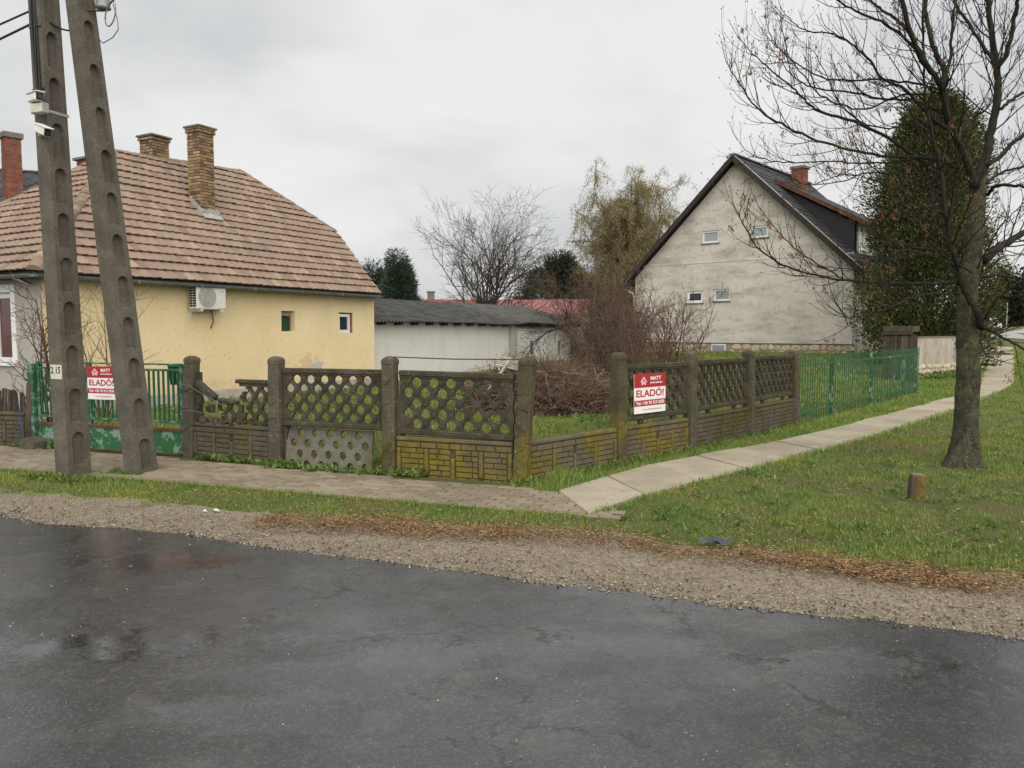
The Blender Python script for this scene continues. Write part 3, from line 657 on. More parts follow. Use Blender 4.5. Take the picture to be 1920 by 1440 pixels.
def chimney(parent, c, ex, sx, sy, z0, z1, brickm, courses=.078, cap=True, capz=.10, name='chimney', pieces=True, flare=0):
    """square stack of single bricks round a mortar core"""
    ex = unit(ex); ey = np.array([-ex[1], ex[0], 0]); O = np.array([c[0], c[1], 0.]); core = MB().box(O, ex, ey, ZU, (-sx / 2 + .014, sx / 2 - .014), (-sy / 2 + .014, sy / 2 - .014), (z0, z1)).build(name, 'brickmortar', parent)
    me = unitbox('brick', .03); r = 0; z = z0
    while z < z1 - .02:
        top = z > z1 - 2.2 * courses; o = .035 if top and flare else 0
        for (fx, fn, half, ln) in ((ex, -ey, sy / 2, sx), (ex, ey, sy / 2, sx), (ey, -ex, sx / 2, sy), (ey, ex, sx / 2, sy)):
            cuts = [0, .5, 1] if r % 2 else [0, .26, .76, 1]; ln2 = ln + 2 * o
            for i in range(len(cuts) - 1):
                a, b = cuts[i] * ln2, cuts[i + 1] * ln2; j = rng.uniform(-.006, .006)
                piece('brick', me, O + fx * (-ln2 / 2 + (a + b) / 2) + fn * (half + o - .025 + j) + ZU * (z + courses / 2), fx * 1.0, -fn, ZU, (b - a) - .012, .06, courses - .014, core, brickm)
        z += courses; r += 1
    if cap:
        MB().box(O, ex, ey, ZU, (-sx / 2 - .07, sx / 2 + .07), (-sy / 2 - .07, sy / 2 + .07), (z1, z1 + capz), .012).build('chimney_cap', 'capstone', core)
    return core
def window(parent, O, ex, ey, x, z, fw=.055, pane='glass', frame='whitepaint', depth=.1, mullion=False, sill=False, name='window'):
    """frame and pane set back by depth in an opening; ey points into the wall"""
    fm = MB()
    for (xa, xb, za, zb) in ((x[0], x[1], z[0], z[0] + fw), (x[0], x[1], z[1] - fw, z[1]), (x[0], x[0] + fw, z[0] + fw, z[1] - fw), (x[1] - fw, x[1], z[0] + fw, z[1] - fw)):
        fm.box(O, ex, ey, ZU, (xa + .001, xb - .001), (depth - .05, depth + .02), (za + .001, zb - .001), .006)
    if mullion: m_ = (x[0] + x[1]) / 2; fm.box(O, ex, ey, ZU, (m_ - fw * .4, m_ + fw * .4), (depth - .045, depth + .015), (z[0] + fw, z[1] - fw), .005)
    w = fm.build(name, frame, parent)
    MB().box(O, ex, ey, ZU, (x[0] + fw * .5, x[1] - fw * .5), (depth - .012, depth), (z[0] + fw * .5, z[1] - fw * .5)).build('pane', pane, w)
    if sill: MB().box(O, ex, ey, ZU, (x[0] - .05, x[1] + .05), (-.07, depth), (z[0] - .06, z[0]), .008).build('sill', frame, w)
    return w
def rect(x, z): return [(x[0], z[0]), (x[1], z[0]), (x[1], z[1]), (x[0], z[1])]
def gutter(parent, a, b, r=.065, name='gutter'):
    a = np.asarray(a, float); b = np.asarray(b, float); e = unit(b - a); sd_ = unit(np.cross(e, ZU)); L = np.linalg.norm(b - a); mb = MB(); m = 7; vs = []
    for s in (0, L):
        for rr in (r, r - .008):
            for k in range(m + 1): th = math.pi + math.pi * k / m; vs.append(a + e * s + sd_ * math.cos(th) * rr + ZU * math.sin(th) * rr)
    q = m + 1; fs = [(k, k + 1, 2 * q + k + 1, 2 * q + k) for k in range(m)] + [(q + k, 3 * q + k, 3 * q + k + 1, q + k + 1) for k in range(m)] + [(0, 2 * q, 3 * q, q), (m, q + m, 3 * q + m, 2 * q + m)] + [(k, q + k, q + k + 1, k + 1) for k in range(m)] + [(2 * q + k, 2 * q + k + 1, 3 * q + k + 1, 3 * q + k) for k in range(m)]
    mb.add(vs, fs)
    for s in np.arange(.5, L, 1.55): mb.box(a + e * s, e, sd_, ZU, (-.015, .015), (-r - .006, r + .006), (-r - .006, .004))
    return mb.build(name, 'zinc', parent)

# ---- yellow house
A, B, DH, NH = A_, B_, DH_, NH_; LH = np.linalg.norm(B - A); EZ = 2.80; HWd = 3.5
yh = thing('yellow_house', A, 'yellow roughcast house with hipped clay tile roof and brick chimneys', 'house')
def lc(px, py): p = HP(px, py, A, NH); return float(np.dot(p - A, DH)), p[2]
g0, g1 = lc(528, 621), lc(552.5, 583.5); w0, w1 = lc(636, 624), lc(661, 586.5)
hg = ((g0[0], g1[0]), (g0[1], g1[1])); hw = ((w0[0], w1[0]), (w0[1], w1[1]))
mb = MB().holed([(0, .28), (LH, .28), (LH, EZ), (0, EZ)], [rect(*hg), rect(*hw)], A, DH, NH, ZU, .3)
mb.add([B + ZU * .28, B + NH * 2 * HWd + ZU * .28, B + NH * 2 * HWd + ZU * EZ, B + ZU * EZ], [(0, 1, 2, 3)]); mb.build('wall', 'yellow', yh)
MB().box(A, DH, NH, ZU, (-.03, LH + .03), (-.04, .3), (-.3, .277), .01).build('plinth', M['wallrender'], yh)
window(yh, A, DH, NH, (hg[0][0], hg[0][1] - .06), (hg[1][0] + .02, hg[1][1] - .12), .035, 'greenglass', 'oldwood', .16)
MB().box(A, DH, NH, ZU, (hg[0][0], hg[0][1] - .06), (.13, .2), (hg[1][1] - .118, hg[1][1] - .002)).build('lintel_board', 'lead', yh)
window(yh, A, DH, NH, (hw[0][0] + .01, hw[0][1] - .06), (hw[1][0], hw[1][1] - .04), .085, 'glass', 'whitepaint', .10)
mb = MB()          # torn brick edge round the new window
for k in range(9): mb.box(A, DH, NH, ZU, (hw[0][1] - .058, hw[0][1] + rng.uniform(-.01, .02)), (.02, .2), (hw[1][0] + k * .072, hw[1][0] + k * .072 + .06), .006)
mb.build('brick_reveal', 'redbrick', yh)
# street front
A2 = A + NH * 2 * HWd; fs_ = lambda px, py: (lambda p: (float(np.dot(p - A, NH)), p[2]))(HP(px, py, A, DH))
fw0, fw1 = fs_(26, 681), fs_(26, 548); WX = (fw0[0], fw0[0] + 1.25); WZ = (fw0[1], fw1[1])
mb = MB().holed([(0, -.2), (2 * HWd, -.2), (2 * HWd, EZ), (0, EZ)], [rect(WX, WZ)], A, NH, DH, ZU, .22); mb.build('street_front', 'greyplaster', yh)
window(yh, A, NH, DH, WX, WZ, .11, 'redcurtain', 'whitepaint', .10, True, True)
mb = MB()
for (xa, xb, za, zb) in ((WX[0] - .14, WX[1] + .14, WZ[1], WZ[1] + .16), (WX[0] - .14, WX[0], WZ[0], WZ[1]), (WX[1], WX[1] + .14, WZ[0], WZ[1])): mb.box(A, NH, DH, ZU, (xa, xb), (-.025, .05), (za, zb), .008)
mb.build('window_surround', 'whitepaint', yh)
MB().add([A2 - ZU * .2, A2 + DH * LH - ZU * .2, A2 + DH * LH + ZU * EZ, A2 + ZU * EZ], [(0, 1, 2, 3)]).build('rear_wall', 'greyplaster', yh)
OV = .34; E0 = A - NH * OV - DH * OV + ZU * (EZ - .06)
rp = A + NH * HWd; R1 = HP(215, 284, rp, NH); R2 = HP(450, 322, rp, NH)
E1 = E0 + DH * float(np.dot(HP(713, 549, E0, NH) - E0, DH)); nr = unit(np.cross(E1 - E0, R1 - E0)); Hp = HP(629, 436, E0, nr)
mir = lambda p: p + NH * 2 * float(np.dot(rp - p, NH)); E3, E2, Hq = mir(E0), mir(E1), mir(Hp)
# let the ridge point R2 sit in the slope plane
R2 = HP(450, 322, E0, nr)
faces = [[E0, E1, Hp, R2, R1], [E3, E0, R1], [E1, E2, Hq, Hp], [R2, Hp, Hq], [E2, E3, R1, R2, Hq]]
mb = MB()
for f_ in faces:
    if f_ is faces[2]: continue
    mb.add([p - ZU * .02 for p in f_], [tuple(range(len(f_)))]); 
mb.add([p - ZU * .07 for p in (E0, E1, E2, E3)], [(0, 1, 2, 3)])
rf = mb.build('roof', 'roofbase', yh)
MB().add([E1 - DH * .18 + NH * OV - ZU * .3, E2 - DH * .18 - NH * OV - ZU * .3, Hq - DH * .18 - ZU * .05, Hp - DH * .18 - ZU * .05], [(0, 1, 2, 3)]).build('rear_gable', 'yellow', yh)
tl = tile_plane(faces[0], DH, .215, .298) + tile_plane(faces[1], NH, .215, .298) + tile_plane(faces[3], NH, .215, .298)
lay(tl, rf, 'tile')
ridge(R2, R1, .11, 'tileold', rf); ridge(E0 + ZU * .06, R1, .13, 'tileold', rf, .33); ridge(Hp + ZU * .03, R2 + ZU * .03, .11, 'tileold', rf); ridge(E3 + ZU * .05, R1, .11, 'tileold', rf); ridge(Hq, R2, .1, 'tileold', rf)
gutter(yh, E0 - NH * .05 + DH * .02 - ZU * .03, E1 - NH * .05 - ZU * .03); gutter(yh, E0 - DH * .05 - NH * .05 - ZU * .03, E3 - DH * .05 - ZU * .03)
MB().box(A, DH, NH, ZU, (-.30, LH + .2), (-.27, -.002), (EZ - .12, EZ - .095)).build('eaves_board', 'darkwood', yh)
dp = HP(57, 560, A - DH * .1, DH); MB().tube([E0 + NH * (np.dot(dp - E0, NH)) - DH * .04 - ZU * .08, np.array([dp[0], dp[1], EZ - .25]), np.array([dp[0], dp[1], .05])], .05, 10).build('downpipe', 'downpipe', yh, True)
# chimneys
cb = HP(386, 402, E0, nr); cc = cb + NH * .16 + DH * .02
ztop = HP(376, 243, cc, NH)[2]; chimney(yh, cc, DH, .46, .46, cb[2] - .45, ztop, 'yellowbrick', flare=1, capz=.05)
zz = HP(388, 402, cc - NH * .24, NH)[2]
MB().box(v3(cc), DH, NH, ZU, (-.26, .26), (-.27, -.235), (zz - .02, zz + .13)).build('chimney_flashing', 'lead', yh)
sl = unit(np.cross(nr, DH)); sl = sl if sl[2] > 0 else -sl
mb = MB(); fo = v3(cc, 0)
p0 = np.array([*(cc - NH * .27 - DH * .26)[:2], zz - .06]); mb.beam(p0 + nr * .06, p0 + sl * .62 + nr * .06, .03, .16, nr); mb.beam(p0 + DH * .52 + nr * .06, p0 + DH * .52 + sl * .62 + nr * .06, .03, .16, nr)
mb.box(p0, DH, sl, nr, (-.03, .56), (-.18, .03), (.06, .085)); mb.build('chimney_flashing', 'lead', yh)
c2 = HP(290, 292, rp + NH * .25, NH); zt2 = HP(290, 260, rp + NH * .25, NH)[2]; chimney(yh, c2, DH, .52, .52, c2[2] - .35, zt2, 'yellowbrick', flare=1, capz=.05)
c3 = HP(166, 310, rp + NH * 1.2, NH); chimney(yh, c3, DH, .4, .4, c3[2] - .8, HP(166, 303, rp + NH * 1.2, NH)[2], 'redbrick', flare=0, capz=.07)

# ---- AC unit on the yellow wall
acp = HP(376, 558, A, NH); ac = thing('air_conditioner', acp, 'cream outdoor air conditioner unit with round grille mounted on yellow wall', 'air conditioner')
aw, ah, ad = .80, .56, .30; ax0 = -aw / 2
MB().box(acp, DH, -NH, ZU, (-aw / 2, aw / 2), (.08, .08 + ad), (-ah / 2, ah / 2), .02).build('casing', 'acwhite', ac)
gm = MB(); gc = acp - NH * (.08 + ad + .004) + DH * -.12
for r_ in (.06, .12, .18, .23): gm.tube([gc + DH * math.cos(t) * r_ + ZU * math.sin(t) * r_ for t in np.linspace(0, 2 * math.pi, 25)], .006, 4, False)
for k in np.linspace(-.22, .22, 13): h_ = math.sqrt(.235 ** 2 - k ** 2); gm.beam(gc + DH * k - ZU * h_, gc + DH * k + ZU * h_, .006, .006, NH)
MB().prism([(math.cos(t) * .24, math.sin(t) * .24) for t in np.linspace(0, 2 * math.pi, 28, False)], acp - NH * (.08 + ad + .001) + DH * -.12, DH, -NH, ZU, 0, .004).build('fan_recess', 'acgrille', ac)
gm.build('fan_grille', 'acgrille', ac)
vm = MB()
for i in range(8):
    for j in range(2): vm.box(acp - DH * (aw / 2), -NH, -DH, ZU, (.12 + j * .12, .22 + j * .12), (0, .004), (-.22 + i * .056, -.18 + i * .056))
vm.build('side_vents', 'black', ac)
MB().box(acp - NH * (.08 + ad), DH, -NH, ZU, (.16, .385), (0, .006), (-.24, .25), .003).build('service_cover', 'acwhite', ac)
MB().box(acp - NH * (.08 + ad + .006), DH, -NH, ZU, (.23, .33), (0, .003), (.13, .15)).build('badge', 'acgrille', ac)
for s_ in (-.28, .28):
    mb = MB(); mb.box(acp, DH, -NH, ZU, (s_ - .02, s_ + .02), (0, .40), (-ah / 2 - .045, -ah / 2 - .002)); mb.box(acp, DH, -NH, ZU, (s_ - .02, s_ + .02), (0, .03), (-ah / 2 - .2, -ah / 2 - .045)); mb.build('bracket', 'acwhite', ac)
q0 = acp - NH * .12 + DH * .18 - ZU * ah / 2; MB().tube([q0, q0 - ZU * .12 + DH * .05, q0 - ZU * .28 + DH * .10 + NH * .05, q0 - ZU * .42 + DH * .06 + NH * .09], .012, 6).build('drain_hose', 'cable', ac, True)

# ---- slate-roofed house behind it
SHc = D(-40, 700, 30.0); sh = thing('slate_roofed_house', (SHc[0], SHc[1], 0), 'grey house with dark slate roof and red brick chimney behind the clay tile roof', 'house')
s1 = D(92, 313, 31); s0_ = D(-260, 262, 29); ew = unit(np.array([s1[0] - s0_[0], s1[1] - s0_[1], 0])); ns = np.array([ew[1], -ew[0], 0]); s1[2] = s0_[2] = 7.9
dn = unit(ns * 1.0 - ZU * .95); SL = 6.2; f0, f1 = s0_ + dn * SL, s1 + dn * SL
bk = unit(-ns - ZU * .95)
srf = MB().add([s0_, s1, f1, f0], [(0, 3, 2, 1)]).add([s0_, s1, s1 + bk * SL, s0_ + bk * SL], [(0, 1, 2, 3)]).add([f0 - ZU * .1, f1 - ZU * .1, s1 + bk * SL - ZU * .1, s0_ + bk * SL - ZU * .1], [(0, 1, 2, 3)]).build('roof', 'roofbase', sh)
nn = np.cross(ew, dn); nn = nn if nn[2] > 0 else -nn; sm = MB(); cnt = 0; st = .27
for r_ in range(int(SL / st)):
    for k in range(int(np.linalg.norm(s1 - s0_) / (2 * st)) + 1):
        c = s0_ + ew * (k * 2 * st + (st if r_ % 2 else 0)) + dn * (st + r_ * st) + nn * (.012 + .004 * (r_ % 3)); px, py = pr(c)
        vs = [c - dn * st + nn * .0, c + ew * st + nn * .008, c + dn * st + nn * .024, c - ew * st + nn * .008]; vs += [v + nn * .012 for v in vs]; fs = [(3, 2, 1, 0), (4, 5, 6, 7)] + [(i, (i + 1) % 4, (i + 1) % 4 + 4, i + 4) for i in range(4)]
        if -40 < px < 95 and py < 470: MB().add(vs, fs).build('slate', 'slate', srf); cnt += 1
        else: sm.add(vs, fs)
sm.build('slates_far', 'slate', srf)['kind'] = 'stuff'
MB().beam(s0_, s1 + ZU * 0, .2, .08).build('ridge_cap', 'slate', srf)
mb = MB()
for P_, Q_ in ((f0, f1), (f1, s1 + bk * SL), (s1 + bk * SL, s0_ + bk * SL), (s0_ + bk * SL, f0)):
    P_ = P_ - dn * .0; P_, Q_ = v3(P_ + (s0_ + s1 - 2 * P_) / 2 * .08, -.2), v3(Q_ + (s0_ + s1 - 2 * Q_) / 2 * .08, -.2); mb.add([P_, Q_, Q_ + ZU * (f0[2] + .4), P_ + ZU * (f0[2] + .4)], [(0, 1, 2, 3)])
mb.add([v3(f1, f1[2]) + (s1 - f1) * .1, v3(s1 + bk * SL, f1[2]) + (s1 - (s1 + bk * SL)) * .1, s1 - ZU * .1], [(0, 1, 2)]); mb.build('wall', 'greyplaster', sh)
c4 = HP(27, 385, s0_, nn); chimney(sh, c4 + ns * .1, ew * math.cos(.5) + ns * math.sin(.5) * -1, .52, .52, c4[2] - .5, D(25, 262, c4[1])[2], 'redbrick', flare=0, capz=.2)
MB().box(v3(c4 + ns * .35), ew, ns, ZU, (-.34, .34), (-.5, .03), (c4[2] - .42, c4[2] - .12)).build('chimney_flashing', 'lead', sh)

# ---- low white outbuilding with corrugated roof
S0 = D(688, 700, 23.9); S0[2] = 0; S1 = D(1080, 690, 37.0); S1[2] = 0; ds = unit(S1 - S0); nsd = np.array([-ds[1], ds[0], 0]); Ls = np.linalg.norm(S1 - S0); SE = 1.98
ob = thing('outbuilding', S0, 'low white rendered outbuilding with grey corrugated roof and glass block windows', 'outbuilding')
def sc2(px, py): p = HP(px, py, S0, nsd); return float(np.dot(p - S0, ds)), p[2]
wins = []
for (xa, xb) in ((994, 1002), (1046, 1053)):
    a, b = sc2(xa, 665), sc2(xb, 638); wins.append(((a[0], b[0]), (a[1], b[1])))
MB().holed([(0, -.3), (Ls, -.3), (Ls, SE), (0, SE)], [rect(*w) for w in wins], S0, ds, nsd, ZU, .25).build('wall', 'shedwall', ob)
for w in wins:
    wm = MB(); n_ = 4; wf = None
    wf = MB().box(S0, ds, nsd, ZU, w[0], (.1, .24), w[1]).build('window', 'mortar', ob)
    for i in range(2):
        for j in range(n_):
            xa = w[0][0] + (w[0][1] - w[0][0]) * i / 2; xb = w[0][0] + (w[0][1] - w[0][0]) * (i + 1) / 2; za = w[1][0] + (w[1][1] - w[1][0]) * j / n_; zb = w[1][0] + (w[1][1] - w[1][0]) * (j + 1) / n_
            MB().box(S0, ds, nsd, ZU, (xa + .015, xb - .015), (.07, .12), (za + .015, zb - .015), .012).build('glass_block', 'blockglass', wf)
pa0 = sc2(953.5, 650)[0]; pa1 = sc2(964, 650)[0]
MB().box(S0, ds, nsd, ZU, (pa0, pa1), (-.16, .0), (-.2, SE - .06), .012).build('pilaster', M['greyplaster'], ob)
SW = 3.2; RZ = .78
MB().add([S1 - ZU * .3, S1 + nsd * SW - ZU * .3, S1 + nsd * SW + ZU * (SE + RZ * .95), S1 + ZU * SE], [(0, 1, 2, 3)]).add([S0 + nsd * SW - ZU * .3, S1 + nsd * SW - ZU * .3, S1 + nsd * SW + ZU * (SE + RZ * .9), S0 + nsd * SW + ZU * (SE + RZ * .9)], [(0, 1, 2, 3)]).build('end_wall', 'shedwall', ob)
def corrugated(s0, s1, name, mat, zoff=0, ov=.45, parent=ob):
    p = .177; n = int((s1 - s0) / p * 6); t = np.linspace(s0, s1, n); z = np.cos(t / p * 2 * math.pi) * .028; V = []
    for f_, sg in ((-ov, 0), (SW * .5, 0), (SW + .1, 0)):
        for dz in (0, -.012): V.append(S0 + t[:, None] * ds + nsd * f_ + ZU * (SE + .10 + RZ * (f_ / SW) + z + zoff + dz)[:, None] + ZU * ((vnoise(t, t * 0 + f_, .4, 3) - .5) * .06)[:, None])
    V = np.array(V).reshape(6, n, 3).reshape(-1, 3); i = np.arange(n - 1); Q = []
    for a, b in ((0, 2), (2, 4)): Q.append(np.stack([a * n + i, a * n + i + 1, b * n + i + 1, b * n + i], -1)); Q.append(np.stack([(a + 1) * n + i, (b + 1) * n + i, (b + 1) * n + i + 1, (a + 1) * n + i + 1], -1))
    Q.append(np.stack([i, n + i, n + i + 1, i + 1], -1)); return npmesh(name, V, np.concatenate(Q), None, mat, parent, True)
spl = sc2(962, 604)[0]
for k in range(6): corrugated(-.6 + (spl + .6) * k / 6, -.6 + (spl + .6) * (k + 1) / 6 + .04, 'roof_sheet', 'corr', .004 * (k % 2))
for k in range(4): corrugated(spl + (Ls + .35 - spl) * k / 4 + .01, spl + (Ls + .35 - spl) * (k + 1) / 4 + .04, 'roof_sheet', 'corr2', .035 + .004 * (k % 2))
for k in range(11):
    s = .55 + k * (spl - .6) / 10; MB().box(S0 + ds * s, ds, nsd, ZU, (-.07, .07), (-.28, .0), (SE - .11, SE + .01), .008).build('rafter_end', 'darkwood', ob)
MB().box(S0, ds, nsd, ZU, (spl + .1, Ls + .1), (-.2, -.02), (SE - .12, SE + .02), .01).build('eaves_beam', 'darkwood', ob)
mb = MB()
for k in range(10):                      # bent wire gutter hooks between the rafters
    s = .8 + k * (spl - .6) / 10; o = S0 + ds * s - nsd * .36 + ZU * (SE + .02); mb.tube([o + ds * math.cos(t) * .10 + ZU * (math.sin(t) * .10 - .08) for t in np.linspace(-.3, 4.2, 12)], .006, 4, False)
mb.build('gutter_hooks', 'steelwire', ob)

# ---- red roofs beyond
def gabled(name, c, ex, L, Wd, ez, rz, label, roofm, wallm='shedwall', ov=.4, chim=None, rows=0):
    """plain far building: walls, two roof slopes, gable ends"""
    ex = unit(ex); ey = np.array([-ex[1], ex[0], 0]); c = v3(c); z0 = float(zt(c[0], c[1])) - .3; h = thing(name, (c[0], c[1], z0 + .3), label, 'building'); P = lambda a, b, z: c + ex * a + ey * b + ZU * z
    mb = MB()
    for (a, b, a2, b2) in ((-L / 2, -Wd / 2, L / 2, -Wd / 2), (L / 2, -Wd / 2, L / 2, Wd / 2), (L / 2, Wd / 2, -L / 2, Wd / 2), (-L / 2, Wd / 2, -L / 2, -Wd / 2)): mb.add([P(a, b, z0), P(a2, b2, z0), P(a2, b2, ez), P(a, b, ez)], [(0, 1, 2, 3)])
    for s in (-1, 1): mb.add([P(s * L / 2, -Wd / 2, ez), P(s * L / 2, Wd / 2, ez), P(s * L / 2, 0, rz - .1)], [(0, 1, 2)])
    mb.build('wall', wallm, h); k = (rz - ez) / (Wd / 2); mb = MB()
    for s in (-1, 1):
        a, b = P(-L / 2 - ov, s * (Wd / 2 + ov), ez - k * ov), P(L / 2 + ov, s * (Wd / 2 + ov), ez - k * ov); t0, t1 = P(-L / 2 - ov, 0, rz), P(L / 2 + ov, 0, rz); mb.add([a, b, t1, t0] + [q + ZU * .12 for q in (a, b, t1, t0)], [(3, 2, 1, 0), (4, 5, 6, 7), (0, 1, 5, 4), (1, 2, 6, 5), (3, 0, 4, 7)])
    r_ = mb.build('roof', roofm, h)
    if rows:
        mb = MB()
        for s in (-1, 1):
            for i in range(rows):
                t = i / rows; a, b = P(-L / 2 - ov + (L + 2 * ov) * t, s * (Wd / 2 + ov), ez - k * ov + .12), P(-L / 2 - ov + (L + 2 * ov) * t, s * .02, rz + .12); mb.beam(a, b, .05, .06)
        mb.build('sheet_ribs', roofm, r_)
    if chim: q = P(chim[0], chim[1], 0); MB().box(q, ex, ey, ZU, (-.35, .35), (-.35, .35), (ez, rz + chim[2]), .02).box(q, ex, ey, ZU, (-.42, .42), (-.42, .42), (rz + chim[2], rz + chim[2] + .12), .02).build('chimney', 'capstone', h)
    return h
p_ = D(872, 600, 78); gabled('red_tiled_building', p_, (1, .08, 0), 15, 9, 3.2, D(880, 560, 78)[2] - .2, 'long building with red tiled roof behind the bare walnut tree', 'redroof', chim=(-3.4, 0, .8))
p_ = D(1012, 600, 52); gabled('red_sheet_building', p_, (1, -.25, 0), 6.0, 6, 2.7, D(1010, 565, 52)[2], 'building with faded red sheet metal roof behind the outbuilding', 'redmetal', rows=22)
p_ = D(1190, 600, 64); gabled('orange_tiled_house', p_, (1, .1, 0), 9, 8, 2.9, 4.7, 'house with orange red tiled roof glimpsed beside the grey gable', 'redroof')

# ---- tall grey gable house
g = np.array([.749, -.663, 0]); u = np.array([.663, .749, 0]); WW = 10.5
WR = np.array([14.03, 31.953, 0]); WL = WR - g * WW; WB, WE, WP = .45, 4.33, 9.30; LU = 8.4
wh = thing('gable_house', (WL[0], WL[1], .6), 'tall grey rendered gable house with dark roof and rubble stone plinth', 'house')
def wc(px, py): p = HP(px, py, WL, u); return float(np.dot(p - WL, g)), p[2]
ws = []
for (xa, ya, xb, yb) in ((1316, 457, 1348, 431), (1407, 447, 1440, 421.5), (1287.5, 568.5, 1318, 545), (1337.5, 564.5, 1368.5, 541.5)):
    a, b = wc(xa, ya), wc(xb, yb); ws.append(((a[0], b[0]), (a[1], b[1])))
pz = wc(1400, 643)[1]
MB().holed([(0, pz), (WW, pz), (WW, WE), (WW / 2, WP), (0, WE)], [rect(*w) for w in ws], WL, g, u, ZU, .2).build('wall', 'whouse', wh)
for w, pn, fw in zip(ws, ('blueglass', 'blueglass', 'glass', 'greyglass'), (.09, .09, .12, .08)):
    window(wh, WL, g, u, w[0], w[1], fw, pn, 'whitepaint', .10)
    MB().box(WL, g, u, ZU, (w[0][0] - .05, w[0][1] + .05), (-.06, .02), (w[1][0] - .05, w[1][0] - .002), .008).build('window_sill', 'capstone', wh)
bz = wc(1480, 482)[1]
MB().box(WL, g, u, ZU, (.02, WW - .02), (-.018, .01), (bz - .03, bz + .02), .004).build('string_course', 'whouse', wh)
MB().box(WL, g, u, ZU, (-.03, WW + .03), (-.05, .2), (pz - .03, pz), .01).build('plinth_capping', 'capstone', wh)
pl_ = MB().box(WL, g, u, ZU, (-.02, WW + .02), (.0, .2), (0, pz - .032)).build('plinth', 'mortar', wh)
STN = []
for k in range(6):
    n_ = 7; an = np.sort(rng.uniform(0, .6, n_) + np.arange(n_) * 2 * math.pi / n_); rr = rng.uniform(.42, .54, n_); o = [(math.cos(t) * r_, math.sin(t) * r_) for t, r_ in zip(an, rr)]; me = bpy.data.meshes.new('stone')
    vs = [(x, .5, z) for x, z in o] + [(x, -.1, z) for x, z in o] + [(x * .72, -.5, z * .72) for x, z in o]
    me.from_pydata(vs, [], [(i, (i + 1) % n_, (i + 1) % n_ + n_, i + n_) for i in range(n_)] + [(i + n_, (i + 1) % n_ + n_, (i + 1) % n_ + 2 * n_, i + 2 * n_) for i in range(n_)] + [tuple(range(2 * n_, 3 * n_))]); me.update(); STN.append(me)
def stones(parent, O, ex, ey, L, z0, z1, size, skip=None, mat='stone'):
    rows = max(1, int(round((z1 - z0) / size))); hh = (z1 - z0) / rows
    for r_ in range(rows):
        x = rng.uniform(0, size * .5)
        while x < L - size * .3:
            w_ = size * rng.uniform(.8, 1.7); c = (x + w_ / 2, z0 + (r_ + .5) * hh + rng.uniform(-.03, .03))
            if x + w_ < L + .1 and not (skip and skip(c[0], w_)):
                piece('stone', STN[rng.integers(6)], np.asarray(O) + ex * c[0] + ZU * c[1], ex, ey, ZU, w_ * 1.08, .09, hh * 1.12, parent, mat)
            x += w_
bw = wc(1334, 663), wc(1361, 644)
stones(pl_, WL, g, u, WW, pz - .62, pz - .05, .3, lambda x, w_: bw[0][0] - w_ / 2 - .02 < x < bw[1][0] + w_ / 2 + .02)
wb = MB().box(WL, g, u, ZU, (bw[0][0], bw[1][0]), (-.05, .03), (bw[0][1], bw[1][1] - .03), .008).build('basement_window', 'whitepaint', wh)
MB().box(WL, g, u, ZU, (bw[0][0] + .06, bw[1][0] - .06), (-.056, -.04), (bw[0][1] + .05, bw[1][1] - .08)).build('pane', 'greyglass', wb)
mb = MB(); RT = WR + u * LU
mb.add([WR + ZU * WB, RT + ZU * WB, RT + ZU * WE, WR + ZU * WE], [(0, 1, 2, 3)]).add([WL + ZU * WB, WL + u * LU + ZU * WB, WL + u * LU + ZU * WE, WL + ZU * WE], [(0, 1, 2, 3)])
mb.add([WL + u * LU + ZU * WB, RT + ZU * WB, RT + ZU * WE, (WL + WR) / 2 + u * LU + ZU * WP, WL + u * LU + ZU * WE], [(0, 1, 2, 3, 4)]); mb.build('side_wall', 'greyplaster', wh)
MB().box(WR, u, g, ZU, (0.05, LU), (0, .05), (0, pz - .03)).build('side_plinth', 'mortar', wh)
for k in range(2):
    window(wh, WR - g * .06, u, -g, (1.6 + k * 2.6, 2.9 + k * 2.6), (pz + .75, pz + 2.2), .09, 'glass', 'whitepaint', .0, True)
# roof slabs
kk = (WP - WE) / (WW / 2); ovr, ovg = .55, .42; base0 = WL - u * ovg; rh = lambda t: WE + .10 + kk * min(t, WW - t)
RFP = lambda t, s, dz=0: WL + g * t + u * s + ZU * (rh(t) + dz)
mb = MB()
for (ta, tb) in ((-ovr, WW / 2), (WW / 2, WW + ovr)):
    q = [RFP(ta, -ovg), RFP(tb, -ovg), RFP(tb, LU + ovg), RFP(ta, LU + ovg)]; mb.add(q + [p + ZU * .14 for p in q], [(3, 2, 1, 0), (4, 5, 6, 7), (0, 1, 5, 4), (1, 2, 6, 5), (2, 3, 7, 6), (3, 0, 4, 7)])
wr = mb.build('roof', 'wroof', wh)
for (ta, tb) in ((-ovr, WW / 2), (WW / 2, WW + ovr)): MB().beam(RFP(ta, -ovg - .02, .0), RFP(tb, -ovg - .02, .0), .04, .20, ZU).build('barge_board', 'darkwood', wr)
rgt = [RFP(WW + ovr, -ovg, .14), RFP(WW + ovr, LU + ovg, .14), RFP(WW / 2, LU + ovg, .14), RFP(WW / 2, -ovg, .14)]
lay(tile_plane(rgt, u, .42, .34, None, .008, .016, .003), wr, 'wroof', 'shingle', 200)
MB().beam(RFP(WW / 2, -ovg, .18), RFP(WW / 2, LU + ovg, .18), .3, .05).build('ridge_cap', 'lead', wr)
# verge strip, pale metal
MB().beam(RFP(WW / 2, -ovg + .06, .18), RFP(WW + ovr, -ovg + .06, .18), .14, .02).build('verge_flashing', 'lead', wr)
